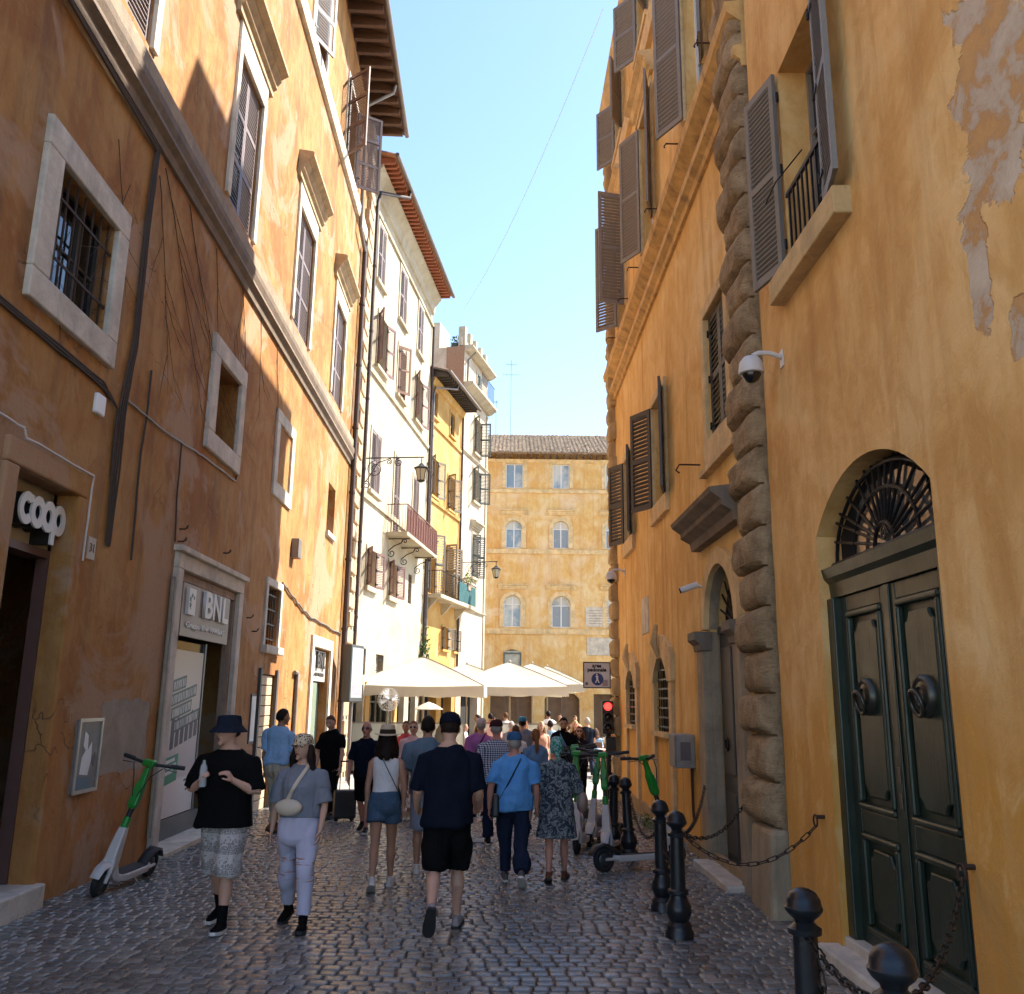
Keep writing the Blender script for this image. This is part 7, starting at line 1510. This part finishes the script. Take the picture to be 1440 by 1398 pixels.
        if k == 'bottle':
            sg = e[1]; W_ = AJ[sg][2] + AJ[sg][3]*0.075; W_ = Vector(W_) + Vector((-0.01*sg, 0.01, -0.03)); t = NT('clear_bottle'); t.b.inputs['Alpha'].default_value = 0.32; m = MATS.setdefault('clear_bottle', t.out((0.75, 0.78, 0.8), 0.1))
            mb = MB().lathe([(0.030, -0.07), (0.033, -0.06), (0.033, 0.07), (0.028, 0.10), (0.013, 0.13), (0.013, 0.15)], 16, W_); mb.v = [tuple(G @ Vector(p)) for p in mb.v]
            bo = mb.build('water_bottle', m, None, smooth=50); bo.location = P.location; bo.rotation_euler = P.rotation_euler; tag(bo, e[2], 'bottle')
    return P
# ------------------------------------------------------------------ who walks in the street
def ripped(name, col):
    t = NT(name); c = t.mix(t.noise(10, 5), tuple(x*0.85 for x in col), tuple(x*1.12 for x in col)); z = t.sep()[2]
    zone = t.ramp(z, [(0.36, 0.0), (0.38, 1.0), (0.43, 1.0), (0.45, 0.0), (0.50, 0.0), (0.52, 1.0), (0.57, 1.0), (0.59, 0.0)])
    sl = t.ramp(t.noise(1.0, 3, 0.5, sc=(7, 7, 55)), [(0.56, 0.0), (0.60, 1.0)]); m = t.math('MULTIPLY', zone, sl)
    c = t.mix(m, c, (0.33, 0.17, 0.12)); t.bump(t.math('SUBTRACT', t.noise(9, 4), m), 0.4, 0.008); return t.out(c, 0.9, 0.2)
NAVY = cloth('navy_tee', (0.007, 0.010, 0.019)); BLK = cloth('black_cloth', (0.006, 0.006, 0.0065)); DEN = cloth('denim', (0.060, 0.105, 0.165), 0.3, 0.9, 14); WHT = cloth('white_cotton', (0.70, 0.69, 0.68)); GRT = cloth('slate_tee', (0.175, 0.19, 0.225))
LIL = ripped('ripped_lilac_jeans', (0.44, 0.43, 0.54)); BLU = cloth('blue_polo', (0.10, 0.30, 0.62)); DNV = cloth('dark_jeans', (0.015, 0.022, 0.045)); LBL = cloth('light_blue_shirt', (0.28, 0.45, 0.66)); BEI = cloth('beige_trousers', (0.42, 0.36, 0.27)); PUR = cloth('purple_tee', (0.36, 0.13, 0.33)); PNK = cloth('pink_blouse', (0.68, 0.42, 0.40)); RED = cloth('red_shirt', (0.50, 0.03, 0.03)); TEA = cloth('teal_cap', (0.05, 0.18, 0.26)); BLW = cloth('dusty_blue_top', (0.13, 0.22, 0.34)); BSL = cloth('blue_slate_tee', (0.12, 0.17, 0.22)); CRM = cloth('cream_linen', (0.62, 0.55, 0.42)); PEA = cloth('peach_cloth', (0.62, 0.33, 0.24)); OLV = cloth('olive_cloth', (0.16, 0.15, 0.09))
W_SH = cloth('white_shoe', (0.55, 0.53, 0.50)); G_SH = cloth('grey_shoe', (0.28, 0.26, 0.27)); B_SH = cloth('black_shoe', (0.014, 0.014, 0.015), 0.3, 0.5); T_SH = cloth('tan_shoe', (0.50, 0.42, 0.28)); BR_SH = cloth('brown_leather', (0.12, 0.05, 0.03), 0.3, 0.5)
LEO = printed('leopard_print', None, [(0.0, (0.02, 0.015, 0.012)), (0.32, (0.02, 0.015, 0.012)), (0.40, (0.50, 0.40, 0.28)), (1.0, (0.62, 0.52, 0.38))], 55, 'spots')
CHK = printed('gingham', None, [(0.0, (0.62, 0.61, 0.62)), (0.49, (0.22, 0.24, 0.32)), (0.9, (0.02, 0.025, 0.05))], 34, 'check')
FLO = printed('dark_floral', None, [(0.40, (0.022, 0.032, 0.045)), (0.50, (0.055, 0.07, 0.085)), (0.56, (0.26, 0.29, 0.30)), (0.62, (0.05, 0.07, 0.08))], 17)
BND = printed('bandana_print', None, [(0.15, (0.42, 0.39, 0.37)), (0.34, (0.09, 0.085, 0.09)), (0.46, (0.45, 0.42, 0.40)), (0.62, (0.12, 0.11, 0.11)), (0.72, (0.46, 0.43, 0.41))], 6.5, 'bands')
SCF = printed('green_scarf_print', None, [(0.40, (0.02, 0.13, 0.11)), (0.52, (0.06, 0.30, 0.25)), (0.60, (0.50, 0.55, 0.50)), (0.66, (0.16, 0.08, 0.16))], 24)
SKR = printed('brown_print_skirt', None, [(0.42, (0.62, 0.50, 0.42)), (0.52, (0.30, 0.14, 0.09)), (0.60, (0.68, 0.60, 0.52))], 16)
STRAW = simple('straw', (0.50, 0.40, 0.28), 0.85, var=0.2, scale=60, bump=0.6); BAND = cloth('hat_band', (0.045, 0.03, 0.022)); LEA = simple('black_leather', (0.016, 0.014, 0.014), 0.45); TAN = simple('cream_leather', (0.52, 0.43, 0.33), 0.5); TAUPE = simple('taupe_leather', (0.26, 0.18, 0.15), 0.55)
V = 0.0085; GRP = 'people walking in the street'
person('man in navy tee, black shorts and dark cap walking away, one heel lifted', -0.52, 8.05, 2, 1.76, 'm', 1.10, legs=((-0.30, 0.66, -1.0), (0.20, 0.10, 0.05)), arms=(((0.10, -0.05, -1), (0.05, 0.75, -0.62), (0, 0.9, -0.3), 0.7), ((0.12, -0.02, -1), (0.0, 0.80, -0.60), (0, 0.9, -0.3), 0.7)), nod=-16, sk=SK_L, hair=('short', HA_D), hat=('cap', NAVY), top=('tee', NAVY, dict(hem=0.84, sleeve=0.95, sr=0.080, loose=0.85, off=0.02)), bottom=('shorts', BLK, dict(hem=1.0, r=(0.112, 0.108, 0.105, 0))), shoes=('sneaker', G_SH, SOLE_D), vox=V, group=GRP)
person('woman in straw hat, white vest and denim shorts walking away', -1.30, 9.85, 4, 1.62, 'f', 0.98, legs=((-0.26, 0.34, -0.45), (0.20, 0.06, 0.05)), arms=(((0.06, -0.06, -1), (0.0, 0.05, -1)), ((0.10, -0.05, -1), (0.02, 0.10, -1))), sk=SK_M, hair=('long', HA_D), hat=('straw', STRAW, BAND), top=('vest', WHT, dict(sleeve=0, hem=0.99, neck=1.40, loose=0.25, off=0.008, fold=0.004)), bottom=('shorts', DEN, dict(hem=0.48, r=(0.104, 0.105, 0.112, 0), waist=1.03, fold=0.006)), shoes=('sneaker', W_SH), extra=(('strap', -0.08, 0.17, LEA, 0.010, 1.0, 0.026), ('blob', (0.19, 0.09, 0.95), (0.05, 0.09, 0.07), LEA, 'shoulder_bag')), vox=V, group=GRP)
person('man in bucket hat, black tee and patterned shorts holding a bottle', -2.42, 8.0, 172, 1.7, 'm', 1.10, legs=((0.16, 0.10, 0.10), (-0.24, 0.22, -0.2)), arms=(((0.28, 0.18, -1), (-0.66, 0.60, 0.46), (-0.4, 0.5, 0.75), 0.9), ((0.30, 0.15, -1), (-0.66, 0.62, 0.45), (-0.35, 0.6, 0.6), 0.95)), yaw=30, sk=SK_L, hair=('short', HA_D), hat=('bucket', cloth('navy_hat', (0.014, 0.018, 0.030))), top=('tee', BLK, dict(hem=0.82, sleeve=0.95, sr=0.086, loose=1.0, off=0.036)), bottom=('shorts', BND, dict(waist=0.93, off=0.004, hem=1.08, r=(0.118, 0.115, 0.112, 0))), shoes=('high', BLK), extra=(('bottle', 1, 'clear plastic water bottle in the hand of the bucket hat man'),), face=True, vox=V, group=GRP)
person('woman in leopard cap, slate tee and ripped pale jeans with belt bag', -1.80, 8.1, 178, 1.56, 'f', 1.10, abd=0.05, legs=((0.22, 0.10, 0.10), (-0.22, 0.26, -0.25)), arms=(((0.16, 0.10, -1), (-0.05, 0.35, -0.9)), ((0.16, -0.08, -1), (0.10, 0.0, -1))), yaw=16, nod=4, sk=SK_L, hair=('waist', HA_D), hat=('cap', LEO), top=('tee', GRT, dict(hem=0.985, sleeve=0.95, sr=0.085, loose=1.0, off=0.02)), bottom=('trousers', LIL, dict(r=(0.104, 0.086, 0.074, 0.070), waist=1.05, hem=0.04)), shoes=('high', BLK, SOLE_D), extra=(('strap', -0.08, 0.12, TAN, 0.018, 1.10, 0.032), ('blob', (0.07, 0.165, 1.09), (0.135, 0.05, 0.078), TAN, 'belt_bag')), face=True, vox=V, group=GRP)
person('older man in bright blue polo and blue cap with black shoulder bag', 0.06, 10.2, 0, 1.56, 'm', 1.12, legs=((0.26, 0.10, 0.12), (-0.24, 0.45, -0.6)), arms=(((0.18, -0.05, -1), (0.05, 0.12, -1)), ((0.14, 0.0, -1), (0.02, 0.18, -1))), lean=0.04, sk=SK_R, hair=('short', HA_G), hat=('cap', cloth('blue_cap', (0.04, 0.10, 0.20))), top=('polo', BLU, dict(hem=0.84, sleeve=0.80, sr=0.082, loose=0.9, off=0.02)), bottom=('trousers', DNV, dict(r=(0.10, 0.092, 0.078, 0.070))), shoes=('sneaker', cloth('dark_trainer', (0.10, 0.10, 0.11))), belly=0.2, extra=(('strap', 0.10, -0.18, LEA, 0.022, 0.95, 0.036), ('boxy', (-0.22, -0.06, 0.90), (0.05, 0.13, 0.13), LEA, 'shoulder_bag')), vox=V, group=GRP)
person('older woman in green headscarf and dark floral dress carrying a taupe bag', 0.54, 10.4, -4, 1.5, 'f', 1.12, legs=((-0.20, 0.26, -0.3), (0.18, 0.08, 0.05)), arms=(((0.16, 0.05, -1), (0.02, 0.15, -1)), ((0.25, 0.05, -1), (0.1, 0.75, -0.35))), lean=0.05, sk=SK_R, hair=('short', HA_G), hat=('scarf', SCF), top=('dress', FLO, dict(hem=0.80, sleeve=1.25, sr=0.095, loose=1.0, off=0.026, fold=0.012)), bottom=('dress', FLO, dict(hem=0.52, flare=0.05, waist=1.05, off=0.028, fold=0.014)), shoes=('sandal', BR_SH, SOLE_D), extra=(('blob', (0.33, 0.03, 0.95), (0.075, 0.13, 0.14), TAUPE, 'handbag'), ('blob', (0.33, 0.03, 1.12), (0.012, 0.05, 0.09), TAUPE, 'bag_handle'),), vox=V, group=GRP)
V2 = 0.012
person('man in light blue shirt and beige trousers walking close to the orange wall', -3.50, 14.1, -18, 1.78, 'm', 1.0, legs=((0.22, 0.10, 0.1), (-0.18, 0.22, -0.25)), arms=(((0.08, -0.1, -1), (0.0, 0.15, -1)), ((0.1, 0.05, -1), (0.0, 0.5, -0.8))), yaw=30, sk=SK_D, hair=('short', HA_D), top=('shirt', LBL, dict(hem=0.96, sleeve=0.85, sr=0.078, loose=0.9)), bottom=('trousers', BEI, dict(waist=1.0)), shoes=('sneaker', BR_SH, SOLE_D), vox=V2, group=GRP)
person('young man in black tee looking down, reaching towards a trolley case', -3.05, 15.9, 165, 1.7, 'm', 0.95, legs=((0.12, 0.1, 0), (-0.1, 0.15, 0)), arms=(((0.12, 0.15, -1), (0.05, 0.3, -0.9)), ((0.1, 0.1, -1), (-0.1, 0.4, -0.9))), nod=-18, lean=0.08, sk=SK_L, hair=('short', HA_B), top=('tee', BLK), bottom=('trousers', BLK), shoes=('sneaker', B_SH, SOLE_D), face=True, vox=V2, group=GRP)
person('bald man in sunglasses, black tee and shorts walking up the street', -2.18, 14.1, 174, 1.62, 'm', 1.0, legs=((0.22, 0.12, 0.12), (-0.22, 0.30, -0.35)), arms=(((0.12, -0.15, -1), (0.05, 0.1, -1)), ((0.12, 0.1, -1), (0.0, 0.3, -0.95))), sk=SK_R, hair=('bald', HA_D), top=('tee', NAVY, dict(sleeve=0.85, sr=0.08)), bottom=('shorts', BLK, dict(hem=0.95, r=(0.108, 0.103, 0.10, 0))), shoes=('sneaker', B_SH), extra=(('glasses',),), face=True, vox=V2, group=GRP)
person('man in blue slate tee half hidden behind the navy tee man', -0.95, 10.75, 3, 1.72, 'm', 1.0, legs=((0.1, 0.1, 0), (-0.2, 0.3, -0.3)), arms=(((0.12, -0.05, -1), (0.0, 0.6, -0.7)), ((0.1, 0, -1), (0, .3, -.9))), sk=SK_M, hair=('short', HA_D), top=('tee', BSL, dict(sleeve=0.85, sr=0.078)), bottom=('shorts', cloth('pale_denim', (0.25, 0.30, 0.38), 0.2), dict(hem=1.0, r=(0.105, 0.10, 0.10, 0))), shoes=('sneaker', W_SH), vox=V2, group=GRP)
person('smiling woman in pink blouse and brown print skirt facing up the street', -1.62, 15.6, 176, 1.62, 'f', 1.0, arms=(((0.1, 0.05, -1), (-0.35, 0.8, 0.1)), ((0.1, 0.05, -1), (-0.3, 0.8, -0.2))), sk=SK_L, hair=('bun', HA_A), top=('blouse', PNK, dict(sleeve=1.3, sr=0.08, hem=0.95)), bottom=('skirt', SKR, dict(hem=0.25, flare=0.12, waist=1.04)), shoes=('sneaker', T_SH), face=True, extra=(('glasses',),), vox=V2, group=GRP)
person('blonde woman in pale top and long white skirt with back turned', -1.05, 14.4, 10, 1.6, 'f', 1.0, legs=((0.2, 0.1, 0.1), (-0.2, 0.3, -0.3)), sk=SK_L, hair=('long', HA_BL), top=('blouse', cloth('grey_white_top', (0.55, 0.54, 0.53)), dict(sleeve=1.2, sr=0.075, hem=0.92)), bottom=('skirt', cloth('white_linen', (0.66, 0.62, 0.56)), dict(hem=0.18, flare=0.14, waist=1.02)), shoes=('sneaker', T_SH), vox=V2, group=GRP)
person('person in bright red top standing behind the woman in pink', -1.95, 17.4, 170, 1.60, 'f', 1.0, sk=SK_M, hair=('short', HA_B), top=('tee', cloth('coral_red', (0.62, 0.10, 0.10))), bottom=('trousers', BEI), shoes=('sneaker', W_SH), face=True, vox=0.014, group=GRP)
person('man in purple tee with dark strap and pale cap walking away', -0.50, 16.2, -6, 1.66, 'm', 1.08, legs=((0.1, 0.1, 0), (-0.15, 0.25, -0.2)), sk=SK_R, hair=('short', HA_G), hat=('cap', cloth('pale_cap', (0.5, 0.42, 0.42)), None, True), top=('tee', PUR, dict(sleeve=0.9, sr=0.085, loose=0.95)), bottom=('shorts', BLK, dict(hem=0.9, r=(0.11, 0.105, 0.10, 0))), shoes=('sneaker', B_SH), extra=(('strap', 0.10, -0.16, LEA, 0.022),), vox=V2, group=GRP)
person('man in gingham shirt and dark red cap walking away', -0.18, 13.0, 2, 1.66, 'm', 1.12, legs=((0.16, 0.1, 0.05), (-0.2, 0.3, -0.3)), sk=SK_R, hair=('short', HA_G), hat=('cap', cloth('dark_cap', (0.05, 0.018, 0.02)), None, True), top=('shirt', CHK, dict(sleeve=0.85, sr=0.085, loose=1.0, off=0.022)), bottom=('trousers', DNV), shoes=('sneaker', B_SH), belly=0.1, vox=V2, group=GRP)
person('woman with long auburn ponytail in dusty blue top walking away', 0.42, 14.6, 6, 1.53, 'f', 1.02, legs=((0.15, 0.1, 0), (-0.15, 0.25, -0.2)), sk=SK_L, hair=('pony', HA_A), top=('tee', BLW, dict(sleeve=0.9)), bottom=('shorts', DEN, dict(hem=0.6, r=(0.105, 0.105, 0.108, 0))), shoes=('sneaker', B_SH), vox=V2, group=GRP)
person('bearded man in dark tee walking up the street beside the scooters', 1.02, 17.2, 176, 1.7, 'm', 1.0, legs=((0.2, 0.15, 0.1), (-0.15, 0.2, -0.2)), nod=-12, sk=SK_M, hair=('short', HA_D), extra=(('beard', HA_D), ('strap', 0.10, -0.17, BLW, 0.02)), top=('tee', BLK, dict(sleeve=0.8)), bottom=('trousers', DNV), shoes=('sneaker', W_SH), face=True, vox=V2, group=GRP)
person('long haired woman in black printed tee walking up the street', 1.42, 18.6, 178, 1.52, 'f', 1.0, legs=((0.15, 0.1, 0), (-0.15, 0.2, -0.2)), sk=SK_L, hair=('long', HA_A), extra=(('glasses',),), top=('tee', printed('black_print_tee', None, [(0.5, (0.012, 0.012, 0.013)), (0.62, (0.012, 0.012, 0.013)), (0.66, (0.5, 0.5, 0.5))], 7), dict(sleeve=0.8)), bottom=('trousers', BLK), shoes=('sneaker', W_SH), face=True, vox=V2, group=GRP)
person('brown haired person in white top behind the gingham shirt man', 0.12, 16.6, 8, 1.56, 'f', 1.0, sk=SK_L, hair=('short', HA_B), top=('tee', WHT), bottom=('trousers', DEN), shoes=('sneaker', W_SH), vox=0.014, group=GRP)
person('man in teal cap walking ahead of the gingham shirt man', 0.28, 19.5, 0, 1.68, 'm', 1.05, sk=SK_M, hair=('short', HA_D), hat=('cap', TEA, None, True), top=('tee', GRT), bottom=('trousers', DNV), shoes=('sneaker', B_SH), vox=0.014, group=GRP)
cs = empty('trolley_case', (-2.72, 15.55, gz(15.55)), R(20), 'small black trolley case leaning beside the young man', 'suitcase')
MB().box(-0.18, 0.18, -0.11, 0.11, 0.05, 0.5).build('shell', simple('case_black', (0.015, 0.015, 0.016), 0.5), cs, bevel=0.03)
for sx in (-1, 1): MB().tube([(sx*0.08, 0.08, 0.48), (sx*0.08, 0.08, 0.95)], 0.008, 6).build('handle_rod', M_ZINC, cs); MB().tube([(sx*0.13, -0.02, 0.035), (sx*0.13, 0.02, 0.035)], 0.035, 10).build('wheel', M_RUB, cs)
MB().tube([(-0.09, 0.08, 0.95), (0.09, 0.08, 0.95)], 0.014, 6).build('handle', M_BLK, cs)
# diners and waiters in the square
GD_ = 'guests and waiters at the restaurant'
for lab, x, y, h, m, hr, bt in (('waiter in red shirt standing under the parasol', -0.62, 30.2, 1.75, RED, ('short', HA_D), BLK), ('waiter in white shirt standing beside the red one', -1.05, 30.6, 1.7, CRM, ('short', HA_D), BLK), ('waiter in white shirt with back half turned under the middle parasol', -0.12, 31.9, 1.78, WHT, ('short', HA_B), BLK), ('waiter in white jacket standing among the right tables', 1.35, 31.6, 1.85, WHT, ('short', HA_D), BLK), ('person in peach top standing behind the tables', 2.4, 33.6, 1.7, PEA, ('short', HA_B), BEI), ('person in dark shirt walking between the far tables', 2.0, 36.2, 1.75, OLV, ('short', HA_D), DNV)):
    person(lab, x, y, random.choice((20, 160, 200, 90)), h, 'm', 1.0, sk=SK_M, hair=hr, top=('shirt', m, dict(sleeve=1.2)), bottom=('trousers', bt), shoes=('sneaker', B_SH), vox=0.018, group=GD_)
far = [('white', WHT, HA_D, 'short'), ('red', RED, HA_B, 'long'), ('slate', GRT, HA_G, 'short'), ('peach', PEA, HA_BL, 'long'), ('light blue', LBL, HA_D, 'short'), ('black', BLK, HA_BL, 'long'), ('cream', CRM, HA_B, 'short'), ('olive', OLV, HA_A, 'long'), ('pink', PNK, HA_D, 'long'), ('navy', NAVY, HA_G, 'short')]
fs = [(-1.5, 20.5), (-0.7, 21.6), (0.05, 22.6), (0.75, 21.4), (1.05, 23.4), (1.6, 22.2), (1.75, 24.6), (0.4, 25.2), (-0.4, 24.2), (2.2, 25.8)]
for q, ((wd, m, hm, hk), (x, y)) in enumerate(zip(far, fs)):
    person(f'{wd} topped passer-by with {["dark", "brown", "grey", "blonde", "dark", "blonde", "brown", "auburn", "dark", "grey"][q]} hair in the crowd before the restaurant', x, y, (8, 172, -10, 185, 5, 178, 190, 0, 168, 12)[q], 1.54 + 0.014*q, 'f' if hk == 'long' else 'm', 1.0, legs=((0.16, 0.1, 0.05), (-0.18, 0.25, -0.25)), sk=(SK_L, SK_M, SK_R)[q % 3], hair=(hk, hm), top=('tee', m), bottom=('trousers', (DNV, BEI, DEN)[q % 3]), shoes=('sneaker', W_SH), face=q in (1, 3, 5, 6, 8), vox=0.016, group=GRP)
tops = [PEA, CRM, WHT, OLV, RED, BLW, PNK, GRT, BLK, CRM, PEA, LBL]; hs = [HA_D, HA_B, HA_BL, HA_G, HA_A]
words = ['peach', 'cream', 'white', 'olive', 'red', 'dusty blue', 'pink', 'slate', 'black', 'cream', 'peach', 'light blue']; hwd = ['dark hair', 'brown hair', 'blonde hair', 'grey hair', 'auburn hair']
spots = [0, 2, 3, 4, 6, 7, 8, 9, 10, 12, 14, 16, 18, 20, 22, 24, 27, 28, 30, 33]
_t = ['behind the left middle screen', 'behind the middle screen', 'at the right edge of the terrace', 'at the pink table by the traffic light', 'behind the pink clothed table', 'far back on the right', 'under the middle parasol', 'at the pink table mid square', 'at the back table']
for q, i in enumerate(spots):
    x, y, a = CH_LOC[i]; f = q % 2
    person(f'seated guest in {words[q % 12]} top with {hwd[q % 5]} {tabw[i//4]}', x, y, a, 1.68 if f else 1.76, 'f' if f else 'm', 1.0, legs=((1.5, 1.5, 0), (1.45, 1.5, 0)), arms=(((0.1, 0.5, -0.9), (-0.2, 0.9, 0.1)), ((0.1, 0.5, -0.9), (-0.2, 0.9, 0.05))), sk=(SK_L, SK_M, SK_R)[q % 3], hair=('long' if f else 'short', hs[q % 5]), top=('shirt', tops[q % 12], dict(sleeve=0.9, hem=0.90)), bottom=('trousers', (DNV, BEI, BLK)[q % 3]), shoes=('sneaker', B_SH), vox=0.02, seat=0.46, group=GD_)
